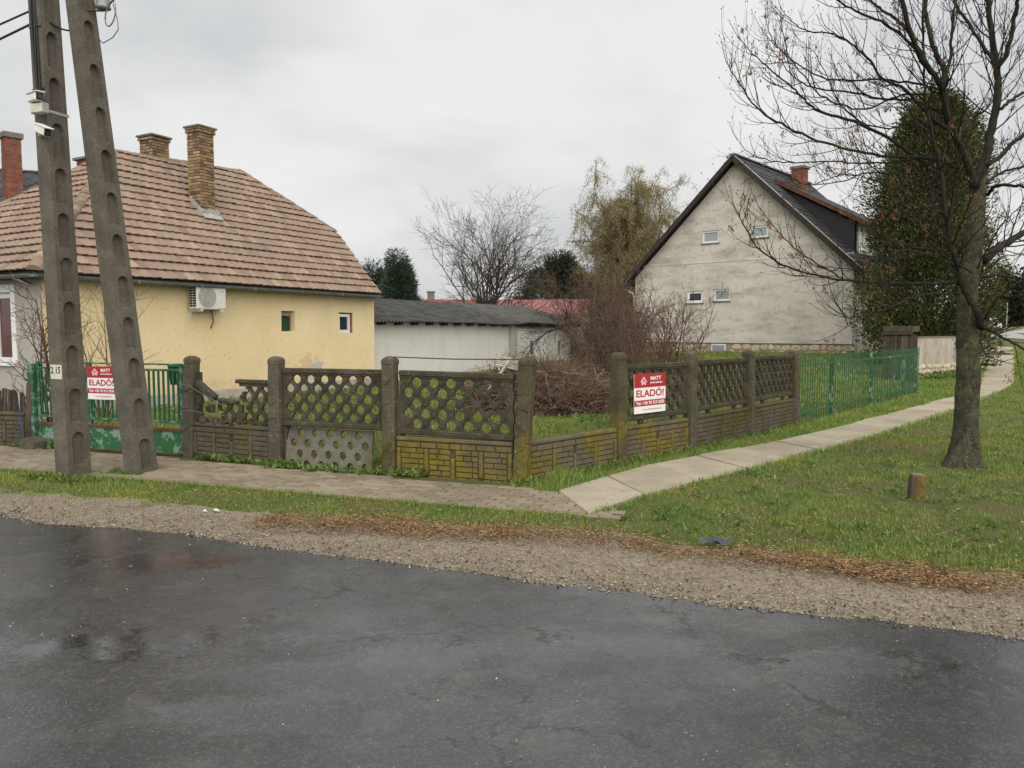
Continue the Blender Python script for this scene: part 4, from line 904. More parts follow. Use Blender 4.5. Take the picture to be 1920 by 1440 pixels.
# shed dormer on the street slope
d0, d1, tf = 1.7, 7.0, WW - .45; ta = WW / 2 + 1.15; za = rh(ta) + .16; zb_ = rh(tf) + 1.55
DP = lambda t, s, z: WL + g * t + u * s + ZU * z
mb = MB()
mb.add([DP(t_, s, z_) for s in (d0, d1) for t_, z_ in ((ta, za - .1), (tf - .13, rh(tf) - .1), (tf - .13, zb_ - .08))], [(0, 1, 2), (5, 4, 3), (0, 3, 4, 1), (1, 4, 5, 2), (2, 5, 3, 0)])
dm = mb.build('dormer', 'wroof', wh)
DZ0, DZ1 = rh(tf) + .05, zb_ - .06; MB().holed([(d0, DZ0), (d1, DZ0), (d1, DZ1), (d0, DZ1)], [rect((d0 + .25 + k * 1.7, d0 + 1.6 + k * 1.7), (DZ0 + .28, DZ1 - .12)) for k in range(3)], DP(tf, 0, 0), u, -g, ZU, .12).build('dormer_front', 'palewood', dm)
for k in range(3): window(dm, DP(tf, 0, 0), u, -g, (d0 + .25 + k * 1.7, d0 + 1.6 + k * 1.7), (DZ0 + .28, DZ1 - .12), .1, 'blueglass', 'whitepaint', .06, True)
q = [DP(ta, d0 - .2, za), DP(tf + .4, d0 - .2, zb_ - .4 * (za - zb_) / (ta - tf) * -1), DP(tf + .4, d1 + .2, zb_ - .4 * (za - zb_) / (ta - tf) * -1), DP(ta, d1 + .2, za)]
MB().add(q + [p + ZU * .12 for p in q], [(3, 2, 1, 0), (4, 5, 6, 7), (0, 1, 5, 4), (1, 2, 6, 5), (2, 3, 7, 6), (3, 0, 4, 7)]).build('dormer_roof', 'wroof', dm)
MB().beam(q[0] + ZU * .06 - u * .02, q[1] + ZU * .06 - u * .02, .03, .17).beam(q[1] + ZU * .06 + g * .02, q[2] + ZU * .06 + g * .02, .03, .17).build('dormer_fascia', 'rust', dm)
wcn = HP(1499, 345, WL + g * (WW / 2 + .6), g); chimney(wh, wcn, g, .62, .62, wcn[2] - 1.0, D(1499, 318, wcn[1])[2], 'redbrick', .085, flare=0, capz=.14)
gutter(wh, RFP(-ovr - .06, -ovg, .02), RFP(-ovr - .06, LU, .02), .07); gutter(wh, RFP(WW + ovr + .06, -ovg, .02), RFP(WW + ovr + .06, LU, .02), .07)
for t_, sg in ((-.08, -1), (WW + .1, 1)):
    tt = -ovr - .06 if sg < 0 else WW + ovr + .06
    MB().tube([DP(tt, -.15, rh(-ovr) - .0), DP(tt, -.13, rh(-ovr) - .1), DP(t_ + sg * .12, .06, rh(-ovr) - .32), DP(t_ + sg * .04, .1, rh(-ovr) - .5), DP(t_ + sg * .04, .1, .75)], .045, 8).build('downpipe', 'whitepaint', wh, True)
MB().beam(DP(WW + .35, .5, pz + .05), DP(WW + .12, .45, pz + 2.9), .12, .05).build('leaning_board', 'palewood', wh)

# ================================================================== FENCES
p1, p2, p3, p4 = G(358, 857), G(521, 873), G(733, 888), G(976, 906); q1, q2, q3, q4 = G(1160, 868), G(1293, 843), G(1403, 818), G(1488, 797)
T_ = lambda base, x, y: D(x, y, base[1])
def post(parent, base, top, w, ex, mat, name='post', seed=0):
    """cast concrete post with rounded head and rustic joints pressed into its face"""
    ex = unit(v3(ex)); ey = np.array([-ex[1], ex[0], 0]); ez = unit(top - base); L = np.linalg.norm(top - base); mb = MB()
    prof = [(-.25, .5), (L * .30, .5), (L * .31, .47), (L * .32, .5), (L * .62, .5), (L * .63, .47), (L * .64, .5), (L - .10, .5), (L - .09, .53), (L - .045, .53), (L - .02, .44), (L, .22)]
    n = 8; vs = []
    for z, k in prof:
        c = .12; ring = [(-k + c, -k), (k - c, -k), (k, -k + c), (k, k - c), (k - c, k), (-k + c, k), (-k, k - c), (-k, -k + c)]
        for a, b in ring: jx = (vnoise(np.array([z * 9 + a * 5]), np.array([b * 5 + seed]), 1, 3)[0] - .5) * .014; vs.append(base + ez * z + ex * (a * w + jx) + ey * (b * w + jx))
    m = len(prof); fs = [(i * n + j, i * n + (j + 1) % n, (i + 1) * n + (j + 1) % n, (i + 1) * n + j) for i in range(m - 1) for j in range(n)] + [tuple((m - 1) * n + j for j in range(n))]
    po = mb.add(vs, fs).build(name, mat, parent)
    jm = MB(); r_ = np.random.default_rng(seed + 3); z = .12     # irregular stone outlines, a little proud
    while z < L - .25:
        h = r_.uniform(.16, .26); s = r_.uniform(-.05, .05)
        jm.prism([(-.40 * w, z + s), (.40 * w, z - s), (.40 * w, z + h - .02 + s * .5), (.05 * w, z + h - .005 + s), (-.40 * w, z + h - .03 - s)], base, ex, -ey, ez, .5 * w - .01, .5 * w + .007); z += h + .012
    jm.build('stone_relief', mat, po); return po
OCT = [(math.cos(math.pi / 8 + i * math.pi / 4), math.sin(math.pi / 8 + i * math.pi / 4)) for i in range(8)]
def lattice(parent, O, ex, ey, ez, Wd, Hh, mat, name='lattice_panel', cw=.195, rh=.118, th=.036, rails=True, keep=None, boss=True, hole=.70):
    """pierced cast panel: staggered octagonal openings, rosettes on the bars, moulded top and bottom rail; ey points away from the street"""
    mb = MB(); O = np.asarray(O, float); rt, rb = (.075, .065) if rails else (0, 0); zi, zj = rb, Hh - rt; rows = max(1, int(round((zj - zi) / rh))); rh = (zj - zi) / rows
    for r_ in range(rows):
        off = 0 if r_ % 2 else -cw / 2; k = 0; x = off
        z0 = zi + r_ * rh
        while x < Wd - 1e-6:
            xa, xb = max(x, 0), min(x + cw, Wd)
            if xb - xa > .015 and (keep is None or keep((xa + xb) / 2, z0 + rh / 2)):
                rc = rect((xa, xb), (z0, z0 + rh)); cx_ = x + cw / 2
                if xb - xa > cw * .98:
                    hl = [(cx_ + a * cw * .5 * hole * .93, z0 + rh / 2 + b * rh * .5 * min(1.0, hole + .30)) for a, b in OCT]; mb.holed(rc, [hl], O, ex, ey, ez, th); mb.holed(rc, [hl], O + ey * th, ex, -ey, ez, 0)
                else: mb.prism(rc, O, ex, ey, ez, 0, th)
                if boss:
                    if x > 0 and x < Wd: mb.prism([(x + a * .034, z0 + rh / 2 + b * .034) for a, b in OCT], O, ex, ey, ez, -.012, .002); mb.prism([(x + a * .017, z0 + rh / 2 + b * .017) for a, b in OCT], O, ex, ey, ez, -.02, -.01)
            x += cw
    o = mb.build(name, mat, parent)
    if rails:
        if keep is None or keep(Wd / 2, Hh): MB().box(O, ex, ey, ez, (0, Wd), (-.025, th + .025), (Hh - rt + .012, Hh), .01).box(O, ex, ey, ez, (0, Wd), (-.012, th + .012), (Hh - rt - .008, Hh - rt + .012), .004).build('top_rail', mat, o)
        MB().box(O, ex, ey, ez, (0, Wd), (-.025, th + .025), (0, rb), .012).build('bottom_rail', mat, o)
    return o
BR = unitbox('cast_brick', .04)
def brickpanel(parent, P, Q, z0, z1, ey, seed, mossy=.4, skirt=.3):
    mat = 'brickcast'
    if mossy > .4: mat = 'brickmoss'
    mat2 = mat
    """cast plinth panel with raised bricks between raised uprights"""
    P = v3(P); Q = v3(Q); L = np.linalg.norm(Q - P); ex = (Q - P) / L; r_ = np.random.default_rng(seed)
    bp = MB().box(P, ex, ey, ZU, (0, L), (-.012, .05), (z0 - skirt, z1 - .05)).build('plinth_panel', 'fence', parent)
    MB().box(P, ex, ey, ZU, (0, L), (-.035, .06), (z1 - .05, z1), .012).build('coping', mat if r_.random() > mossy else mat2, bp)
    def br(xa, xb, za, zb, dp=.03): piece('brick', BR, P + ex * ((xa + xb) / 2) + ZU * ((za + zb) / 2) + ey * (-.014 + r_.uniform(-.002, .002)), ex, ey, ZU, xb - xa - .011, dp, zb - za - .009, bp, mat2 if r_.random() < mossy else mat)
    zt_ = z1 - .055; x = 0.0
    while x < L - .02:
        w_ = min(r_.uniform(.14, .32), L - x); w_ = L - x if L - x - w_ < .08 else w_; br(x, x + w_, zt_ - .07, zt_); x += w_
    top = zt_ - .07; ups = [(0, 0, 5), (.27, 0, 5), (.50, 1, 9), (.74, 0, 5), (1, 0, 5)]; rhh = .062; nrow = int((top - z0 + .1) / rhh); uw = .06; xsu = []
    for fr_, sk, ln in ups:
        xc = min(max(fr_ * L, uw / 2), L - uw / 2); xsu.append((xc - uw / 2, xc + uw / 2)); br(xc - uw / 2, xc + uw / 2, max(z0 - .1, top - (sk + ln) * rhh), top - sk * rhh * 1.5, .036)
    for k in range(len(xsu) - 1):
        for j in range(nrow):
            x = xsu[k][1]; xe = xsu[k + 1][0]
            while x < xe - .02:
                w_ = min(r_.uniform(.09, .24), xe - x); w_ = xe - x if xe - x - w_ < .06 else w_; br(x, x + w_, top - (j + 1) * rhh, top - j * rhh); x += w_
    return bp
cf = thing('concrete_fence', p2, 'mossy cast concrete fence with broken pierced panel beside the brick pavement', 'fence')
em = unit(p4 - p1); em[2] = 0; fo = np.array([-em[1], em[0], 0]); fo = fo if fo[1] > 0 else -fo      # fo points into the lot
post(cf, p1, T_(p1, 359, 667), .155, em, 'post', seed=1); post(cf, p2, T_(p2, 517, 668), .155, em, 'post', seed=2); post(cf, p3, T_(p3, 731, 668), .155, em, 'post', seed=3)
cp = post(cf, p4, T_(p4, 990, 668), .16, em, 'postmoss', seed=4)
MB().beam(p1 + em * .1 + fo * .06 - ZU * .2, p1 + em * .105 + fo * .06 + ZU * 1.12, .06, .09, fo).build('stub_post', 'fence', cf)
MB().beam(p2 + em * .13 + fo * .05 - ZU * .2, p2 + em * .12 + fo * .05 + ZU * .5, .05, .09, fo).build('stub_post', 'fence', cf)
MB().beam(p3 + em * .125 + fo * .04 - ZU * .2, p3 + em * .115 + fo * .04 + ZU * .93, .05, .09, fo).build('stub_post', 'fence', cf)
bpA = brickpanel(cf, p1 + em * .08, p2 - em * .07, -.02, .475, fo, 11, mossy=.05)
brickpanel(cf, p3 + em * .09, p4 - em * .085, -.05, .45, fo, 12, mossy=.55)
Lp = np.linalg.norm(p3 - p2); e23 = unit(v3(p3 - p2))
lattice(cf, p2 + e23 * .10 + fo * .0 + ZU * .50, e23, fo, ZU, Lp - .17, .71, 'fence')
Lq = np.linalg.norm(p4 - p3); e34 = unit(v3(p4 - p3)); lattice(cf, p3 + e34 * .13 - fo * .01 + ZU * .475, unit(e34 - ZU * .012), fo, ZU, Lq - .20, .735, 'fence', cw=.215)
# the broken panel
L12 = np.linalg.norm(p2 - p1); e12 = unit(v3(p2 - p1))
fr1 = lattice(cf, p1 + e12 * (L12 - .66) + ZU * .50, e12, fo, ZU, .60, .53, 'fence', 'broken_lattice', keep=lambda x, z: x > .22 - (z - .25) * .5 or z < .09, rails=False)
MB().box(p1 + e12 * (L12 - .66) + ZU * .95, e12, fo, unit(ZU), (.0, .60), (-.03, .08), (.05, .10), .01).box(p1 + e12 * (L12 - .66) + ZU * .95, e12, fo, unit(ZU), (.06, .60), (-.015, .065), (.015, .05), .004).build('broken_rail', 'fence', cf)
t1 = unit(e12 - ZU * .10); t1z = unit(np.cross(fo, t1)); t1z = t1z if t1z[2] > 0 else -t1z
fr2 = lattice(cf, p1 + e12 * .44 + ZU * .52 + fo * .05, t1, unit(fo + ZU * .1), t1z, .42, .24, 'fence', 'broken_lattice', keep=lambda x, z: x + z > .12, rails=False)
MB().box(p1 + e12 * .47 + ZU * .75 + fo * .05, t1, fo, t1z, (0, .30), (-.03, .08), (0, .045), .01).build('broken_rail', 'fence', cf)
t2 = unit(e12 - ZU * .62); t2z = unit(np.cross(fo, t2)); t2z = t2z if t2z[2] > 0 else -t2z
MB().box(p1 + e12 * .14 + ZU * .98 - fo * .02, t2, fo, t2z, (0, .38), (-.03, .07), (-.03, .055), .012).build('broken_rail', 'fence', cf)
fr3 = lattice(cf, p1 + e12 * .13 + ZU * .50, e12, fo, ZU, .30, .42, 'fence', 'broken_lattice', keep=lambda x, z: (x < .08) or (x + z < .42 and x > .1 and z > .15), rails=False)
mb = MB()
for k in range(14):
    c = p1 + e12 * rng.uniform(.15, 1.3) + fo * rng.uniform(-.04, .07) + ZU * .50; s = rng.uniform(.03, .07); ex_ = unit(rng.normal(size=3)); ey_ = unit(np.cross(ex_, rng.normal(size=3))); mb.box(c, ex_, ey_, np.cross(ex_, ey_), (-s, s), (-s * .6, s * .6), (-s * .5, s * .5), s * .12)
rb_ = mb.build('rubble', 'fence', cf); rb_['kind'] = 'stuff'
mb = MB()
for (P_, h0, h1) in ((p1, .95, .72), (p1, .62, .60)):
    a = P_ - fo * .09 + ZU * h0 - em * .06; mb.tube([a, a + em * .14 + ZU * .01, a + em * .35 + ZU * (h1 - h0) * .4, a + em * .75 + ZU * (h1 - h0) - ZU * .02], .0035, 4)
mb.build('loose_wire', 'steelwire', cf)
MB().tube([p3 + em * .07 + ZU * 1.36, (p3 + p4) / 2 + ZU * 1.345, p4 + ZU * 1.35], .007, 5).build('top_wire', 'wire', cf)
ls = thing('leaning_lattice_slab', G(640, 885), 'pale grey pierced concrete slab leaning slantwise under the fence panel', 'concrete slab')
ezl = unit(ZU - e23 * .16 + fo * .34); lattice(ls, p2 + e23 * .21 - fo * .15 - ZU * .12, e23, unit(np.cross(ezl, e23)), ezl, Lp - .38, .64, 'lightconc', rails=False, boss=False, cw=.20, rh=.125, hole=.52, th=.04)
# ---- side street fence
sf = thing('concrete_fence', q2, 'mossy cast concrete fence of three pierced panels along the side path', 'fence')
es = unit(v3(q4 - q1)); fi = np.array([-es[1], es[0], 0])            # into the lot
post(sf, q1, T_(q1, 1160, 660), .165, es, 'postmoss', seed=20)
for i, (q, px, py) in enumerate(((q2, 1295, 658), (q3, 1404, 657), (q4, 1488, 657))): post(sf, q, T_(q, px, py), .15, es, 'post', seed=21 + i)
brickpanel(sf, p4 + unit(v3(q1 - p4)) * .09, q1 - unit(v3(q1 - p4)) * .085, -.02, .45, np.array([-unit(q1 - p4)[1], unit(q1 - p4)[0], 0]), 31, mossy=.45)
for i, (a, b) in enumerate(((q1, q2), (q2, q3), (q3, q4))):
    e = unit(v3(b - a)); nI = np.array([-e[1], e[0], 0]); L = np.linalg.norm(b - a); zr = .012 * i
    brickpanel(sf, a + e * .08, b - e * .075, 0, .455 + zr, nI, 40 + i, mossy=(.5, .25, .1)[i]); lattice(sf, a + e * .085 + ZU * (.515 + zr), e, nI, ZU, L - .16, .72, 'fence')
    for k in (.3, .75): MB().box(a + e * L * k + ZU * (.45 + zr), e, nI, ZU, (-.04, .04), (0, .05), (0, .075), .01).build('spacer', 'fence', sf)

# ---- green iron picket fence beyond
q5 = GT(1721, 737); nP = 66; e5 = unit(v3(q5 - q4)); n5 = np.array([-e5[1], e5[0], 0]); L5 = np.linalg.norm((q5 - q4)[:2])
pf = thing('picket_fence', q4 + e5 * .1, 'green iron picket fence with flaking paint beyond the concrete panels', 'fence')
ptop = lambda s: float(T_(q4, 1500, 669)[2]) + (float(D(1719, 652, q5[1])[2]) - float(T_(q4, 1500, 669)[2])) * s / L5
pos5 = lambda s: q4 + e5 * s
for k in range(nP):
    s = .12 + (L5 - .14) * k / (nP - 1); c = pos5(s) ; zb = float(zt(c[0], c[1])) - .05; zh = ptop(s) + rng.uniform(-.02, .02); wv = .0075 if s < L5 * .72 else .014; ln = rng.uniform(-.012, .012)
    MB().beam(c + ZU * zb - v3(c * 0), v3(c + e5 * ln, zh), wv * 2, .012, n5).build('picket', 'picket', pf)
for f_ in (.86, .14): 
    a, b = pos5(.05), pos5(L5); za, zb = float(zt(a[0], a[1])), float(zt(b[0], b[1])); MB().beam(v3(a, za + (ptop(0) - za) * f_) + n5 * .02, v3(b, zb + (ptop(L5) - zb) * f_) + n5 * .02, .03, .035).build('rail', 'picket', pf)
for s in (2.0, 4.4, 6.9, L5 - .05):
    c = pos5(min(s, L5)) + n5 * .05; MB().beam(v3(c, float(zt(c[0], c[1])) - .1), v3(c - e5 * .03, ptop(s) - .02), .06, .06).build('post', 'flakypost', pf)

# ---- green double gate
gl_, gr_ = G(70, 839), p1 - em * .10; eg = unit(v3(gr_ - gl_)); ng = np.array([-eg[1], eg[0], 0]); LG = np.linalg.norm(gr_ - gl_); gp = lambda px: float(np.dot(HP(px, 780, gl_, ng) - gl_, eg)); gz = lambda px, py: float(HP(px, py, gl_, ng)[2])
gt = thing('gate', gl_, 'green double metal gate with flaking paint on its sheet bottom', 'gate')
smid = gp(166); zt0, zt1, zb0, zb1 = gz(200, 681), gz(200, 690), gz(200, 784), gz(200, 791); zlow = .035
for (sa, sb, dy) in ((0, smid - .02, .03), (smid + .01, LG - .02, 0)):
    o = gl_ + ng * dy; lf = MB()
    for (xa, xb, za, zb) in ((sa, sa + .045, .03, zt0 + .01), (sb - .045, sb, .03, zt0 + .01)): lf.box(o, eg, ng, ZU, (xa, xb), (0, .04), (za, zb), .004)
    lf.box(o, eg, ng, ZU, (sa + .045, sb - .045), (.005, .03), (zt0 - .015, zt0 + .008), .003).box(o, eg, ng, ZU, (sa + .045, sb - .045), (0, .04), (zt1 - .03, zt1), .004).box(o, eg, ng, ZU, (sa + .045, sb - .045), (0, .04), (zb0 - .03, zb0), .004)
    leaf = lf.build('gate_leaf', 'gateframe', gt)
    MB().box(o, eg, ng, ZU, (sa + .002, sb - .002), (-.008, .05), (zb1 - .09, zb1 - .05), .004).build('rail', 'rust', leaf)
    MB().box(o, eg, ng, ZU, (sa + .046, sb - .046), (.012, .02), (zlow, zb1 - .091)).build('sheet_panel', 'gatesheet', leaf)
    MB().box(o, eg, ng, ZU, (sa + .046, sb - .046), (0, .04), (zlow - .03, zlow), .004).build('rail', 'rust', leaf)
    nb = max(3, int((sb - sa) / .082))
    for k in range(nb): s = sa + .075 + (sb - sa - .15) * k / (nb - 1); MB().box(o, eg, ng, ZU, (s - .0125, s + .0125), (.006, .03), (zb0 - .01, zt1 - .01), .003).build('bar', 'gatebar', leaf)
MB().box(gl_ - eg * .06, eg, ng, ZU, (-.05, .05), (-.03, .07), (-.2, 1.2), .01).build('gate_post', 'gateframe', gt)
# ---- green letter bin hung behind the gate
bc = HP(323, 722, gl_ + ng * .12, ng); lb = thing('letter_bin', bc, 'small green plastic bin hung behind the gate bars', 'bin'); bz0, bz1 = HP(323, 722, bc, ng)[2], HP(323, 684, bc, ng)[2]
mb = MB(); vs = []
for z, k in ((bz0, .075), (bz1 - .04, .095)):
    for a, b in ((-1, -.7), (1, -.7), (1, .7), (-1, .7)): vs.append(v3(bc, z) + eg * a * k + ng * (b * k + .1))
mb.add(vs, [(3, 2, 1, 0), (4, 5, 6, 7), (0, 1, 5, 4), (1, 2, 6, 5), (2, 3, 7, 6), (3, 0, 4, 7)]); bd = mb.build('bin_body', 'binplastic', lb)
MB().box(v3(bc) + ng * .1, eg, ng, ZU, (-.105, .105), (-.08, .08), (bz1 - .04, bz1), .012).build('lid', 'binplastic', lb)
for a in (-.05, 0, .05): MB().box(v3(bc) + ng * .1, eg, ng, ZU, (a - .008, a + .008), (-.077, -.055), (bz0 + .01, bz1 - .05), .003).build('rib', 'binplastic', bd)

# ================================================================== SIGNS
def text(s, size, mat, O, ex, ez, nrm, parent, bold=.0, sx=1.0, align='CENTER', name='lettering', shear=0, fit=None):
    cu = bpy.data.curves.new(name, 'FONT'); cu.body = s; cu.size = size; cu.align_x = align; cu.align_y = 'CENTER'; cu.extrude = .0006; cu.offset = bold; cu.resolution_u = 4; cu.shear = shear
    to = bpy.data.objects.new('tmp', cu); COL.objects.link(to); dg = bpy.context.evaluated_depsgraph_get(); me = bpy.data.meshes.new_from_object(to.evaluated_get(dg)); bpy.data.objects.remove(to); bpy.data.curves.remove(cu)
    n = len(me.vertices); co = np.empty(n * 3); me.vertices.foreach_get('co', co); co = co.reshape(-1, 3)
    if fit: sx = fit / (co[:, 0].max() - co[:, 0].min())
    W_ = O + co[:, :1] * sx * ex + co[:, 1:2] * ez + co[:, 2:] * nrm; me.vertices.foreach_set('co', W_.ravel()); me.materials.clear(); me.update(); me.name = name
    return link(name, me, parent, mat)
def forsale(c, ex, ez, nrm, w, h, label):
    s = thing('sale_sign', c, label, 'sign', 'for sale boards'); P = lambda a, b, d=.003: c + ex * a * w + ez * b * h + nrm * d
    MB().box(c, ex, nrm, ez, (-w / 2, w / 2), (-.006, .002), (-h / 2, h / 2)).build('board', 'signwhite', s)
    MB().box(c, ex, nrm, ez, (-w / 2, w / 2), (.0025, .004), (.155 * h, h / 2)).build('red_band', 'signred', s); MB().box(c, ex, nrm, ez, (-w / 2, w / 2), (.0025, .004), (-.315 * h, -.165 * h)).build('red_band', 'signred', s)
    text('MATT', .135 * h, 'signwhite', P(.17, .375, .005), ex, ez, nrm, s, .004 * h, fit=.34 * w); text('INGATLANIRODA', .05 * h, 'signwhite', P(.19, .265, .005), ex, ez, nrm, s, .002 * h, fit=.40 * w)
    text('ELADÓ!', .245 * h, 'signred', P(.0, -.005, .003), ex, ez, nrm, s, .006 * h, fit=.88 * w); text('Tel.: +36 70 313 2430', .112 * h, 'signwhite', P(0, -.243, .005), ex, ez, nrm, s, .0032 * h, fit=.90 * w)
    text('www.mattingatlan.hu', .066 * h, 'signpink', P(.06, -.405, .003), ex, ez, nrm, s, .0008 * h, fit=.60 * w)
    lg = MB(); K = .0065 * h; lo = c + ex * (-.21 * w) + ez * (.315 * h) + nrm * .0046; q = lambda a, b: lo + ex * a * h + ez * b * h
    for a, b in (((-.125, -.01), (0, .11)), ((0, .11), (.125, -.01)), ((-.105, -.025), (0, .078)), ((0, .078), (.105, -.025)), ((-.125, -.01), (-.105, -.025)), ((.125, -.01), (.105, -.025)), ((-.085, -.02), (-.085, -.085)), ((-.085, -.085), (-.035, -.085)), ((.085, -.02), (.085, -.085)), ((.085, -.085), (.035, -.085)), ((-.05, .02), (-.05, -.08)), ((-.05, .02), (0, -.03)), ((0, -.03), (.05, .02)), ((.05, .02), (.05, -.08)), ((-.03, -.035), (-.03, -.08)), ((.03, -.035), (.03, -.08)), ((-.03, -.035), (0, -.062)), ((0, -.062), (.03, -.035))):
        lg.beam(q(*a), q(*b), K * 2, .001, nrm)
    lg.build('house_emblem', 'signwhite', s); return s
dg_ = HP(190, 718, gl_ - ng * .015, ng); forsale(dg_, eg, unit(ZU - eg * .02), -ng, float(np.linalg.norm(HP(216, 718, gl_, ng) - HP(164, 718, gl_, ng))), float(gz(190, 687) - gz(190, 749)), 'red and white for sale board tied to the green gate')
e1_ = unit(v3(q2 - q1)); n1_ = np.array([-e1_[1], e1_[0], 0]); P0_ = q1 - n1_ * .045; c_ = HP(1219, 737, P0_, n1_)
forsale(c_, e1_, unit(ZU - e1_ * .015), -n1_, float(np.linalg.norm((HP(1248, 734, P0_, n1_) - HP(1189.5, 739, P0_, n1_))[:2])), float(HP(1219, 700, P0_, n1_)[2] - HP(1219, 773, P0_, n1_)[2]), 'red and white for sale board hung on the pierced concrete fence')
mb = MB()

# ================================================================== UTILITY POLES
m1 = unit(np.array([.93, -.37, 0])); m2 = np.array([.37, .93, 0]); m2 = unit(m2)
def pole(base, leanv, w1, w2, taper, height, label, zs0, step=.49):
    po = thing('utility_pole', base, label, 'utility pole', 'concrete line poles'); b = v3(base); mb = MB()
    def mp_(a, c, z, dep=0): k = 1 - taper * z; return b + m1 * (a * w1 * k + dep) + m2 * (c * w2 * k) + np.asarray(leanv) * z + ZU * z
    zz = [-.5] + [zs0 + i * step for i in range(int((height - zs0) / step) + 1)]
    zz = [z for z in zz if z < height] + [height]
    for i in range(len(zz) - 1):
        z0, z1 = zz[i], zz[i + 1]
        for sgn in (-1, 1):                  # plain faces
            mb.add([mp_(-.5, sgn * .5, z0), mp_(.5, sgn * .5, z0), mp_(.5, sgn * .5, z1), mp_(-.5, sgn * .5, z1)], [(0, 1, 2, 3)])
        for sgn in (-1, 1):                  # faces with sunk panels
            if z1 - z0 > step * .9 and i > 0:
                za, zb = z0 + .07, z1 - .03; r_ = .3 * w2; hole = [(-.3, za), (.3, za), (.3, zb - r_)] + [(.3 * math.cos(t), zb - r_ + r_ * math.sin(t)) for t in np.linspace(.35, math.pi - .35, 5)] + [(-.3, zb - r_)]; out = [(-.5, z0), (.5, z0), (.5, z1), (-.5, z1)]
                tri = tessellate_polygon([[Vector((p[0] * w2, p[1], 0)) for p in q] for q in (out, hole)]); mb.add([mp_(sgn * .5, p[0], p[1]) for p in out + hole], [tuple(t) for t in tri]); n = len(hole); dp = -sgn * .055
                hin = [(p[0] * .9, p[1] + (.02 if p[1] < za + .01 else -.01)) for p in hole]
                mb.add([mp_(sgn * .5, p[0], p[1]) for p in hole] + [mp_(sgn * .5, p[0], p[1], dp) for p in hin], [(j, (j + 1) % n, (j + 1) % n + n, j + n) for j in range(n)] + [tuple(range(n, 2 * n))])
            else: mb.add([mp_(sgn * .5, -.5, z0), mp_(sgn * .5, .5, z0), mp_(sgn * .5, .5, z1), mp_(sgn * .5, -.5, z1)], [(0, 1, 2, 3)])
    mb.add([mp_(-.5, -.5, height), mp_(.5, -.5, height), mp_(.5, .5, height), mp_(-.5, .5, height)], [(0, 1, 2, 3)]); mb.build('shaft', 'pole', po); return po, mp_
bA = G(139, 893); bB = G(266, 886)
tA = D(82, 0, bA[1]); lA = np.array([(tA - bA)[0] / tA[2], 0.0, 0]); tB = D(150, 0, bB[1] - .1); lB = np.array([(tB - bB)[0] / tB[2], -.1 / tB[2], 0])
poA, mA = pole(bA, lA, .215, .285, .030, 8.2, 'upright concrete utility pole with number plate 215', .06)
poB, mB_ = pole(bB, lB, .215, .285, .034, 8.4, 'leaning concrete utility pole standing in the brick pavement', -.03, .47)
zc = lambda py: float(D(118, py, bA[1] - .15)[2])
PLT = MB(); z0, z1 = zc(711), zc(684); PLT.add([mA(-.42, -.5, z0) - m2 * .004, mA(.42, -.5, z0) - m2 * .004, mA(.42, -.5, z1) - m2 * .004, mA(-.42, -.5, z1) - m2 * .004, mA(-.42, -.5, z0) + m2 * .01, mA(.42, -.5, z0) + m2 * .01, mA(.42, -.5, z1) + m2 * .01, mA(-.42, -.5, z1) + m2 * .01], [(0, 1, 2, 3), (4, 7, 6, 5), (0, 4, 5, 1), (1, 5, 6, 2), (2, 6, 7, 3), (3, 7, 4, 0)]); npl = PLT.build('number_plate', 'plate', poA)
text('2 15', .105, 'platetext', mA(-.02, -.5, z0 * .4 + z1 * .6) - m2 * .006, m1, ZU, -m2, npl, .002, .82)
# cables down the upright pole
cbm = MB()
for k, dx in enumerate((-.12, -.02, .06)):
    cbm = MB().tube([mA(dx, -.5, z) - m2 * (.016 + .008 * math.sin(z * 3 + k)) + m1 * (.012 * math.sin(z * 2.2 + k * 2) + (5.4 - z) * (-.03) * -1 * .6) for z in np.linspace(zc(190), 8.0, 30)], .011, 6); cbm.build('cable', 'cable', poA, True)
for z in (zc(165), zc(48), zc(-60)): MB().tube([mA(-.52, -.53, z), mA(.0, -.57, z - .005), mA(.52, -.53, z)], .006, 5).build('cable_tie', 'cable', poA)
MB().box(mA(.5, -.5, zc(207)), m2, m1, ZU, (0, .27), (.0, .006), (-.015, .015)).build('band', 'lead', poA)
# things on the pole
def cctv(cpos, ax, label, hood):
    t = thing('security_camera', cpos, label, 'security camera'); ax = unit(ax); sd_ = unit(np.cross(ax, ZU)); up = np.cross(sd_, ax)
    MB().box(cpos, ax, sd_, up, (-.11, .11), (-.042, .042), (-.04, .045), .012).build('housing', 'whitepaint', t)
    MB().box(cpos, ax, sd_, up, (-.13, .145), (-.05, .05), (.046, .058), .004).build('hood', 'whitepaint', t)
    MB().box(cpos, ax, sd_, up, (.111, .118), (-.034, .034), (-.032, .036), .002).build('front_glass', 'black', t); MB().tube([cpos + ax * .118, cpos + ax * .128], .022, 10).build('lens', 'glass', t)
    MB().tube([cpos - ax * .06 - up * .04, cpos - ax * .10 - up * .07 + m2 * .02, hood], .014, 7).build('arm', 'whitepaint', t); return t
cA = D(66, 184, bA[1] - .28); cctv(cA, np.array([.75, -.6, -.05]), 'white security camera above the floodlight on the upright pole', mA(-.3, -.5, cA[2] - .05))
cB = D(80, 245, bA[1] - .30); cctv(cB, np.array([.72, -.5, -.32]), 'white security camera pointing down below the floodlight on the pole', mA(-.2, -.5, cB[2] + .02))
fl = D(74, 203, bA[1] - .27); ft = thing('floodlight', fl, 'flat rectangular floodlight with yellowed glass strapped to the pole', 'floodlight'); fx = unit(m1 + m2 * -.0); 
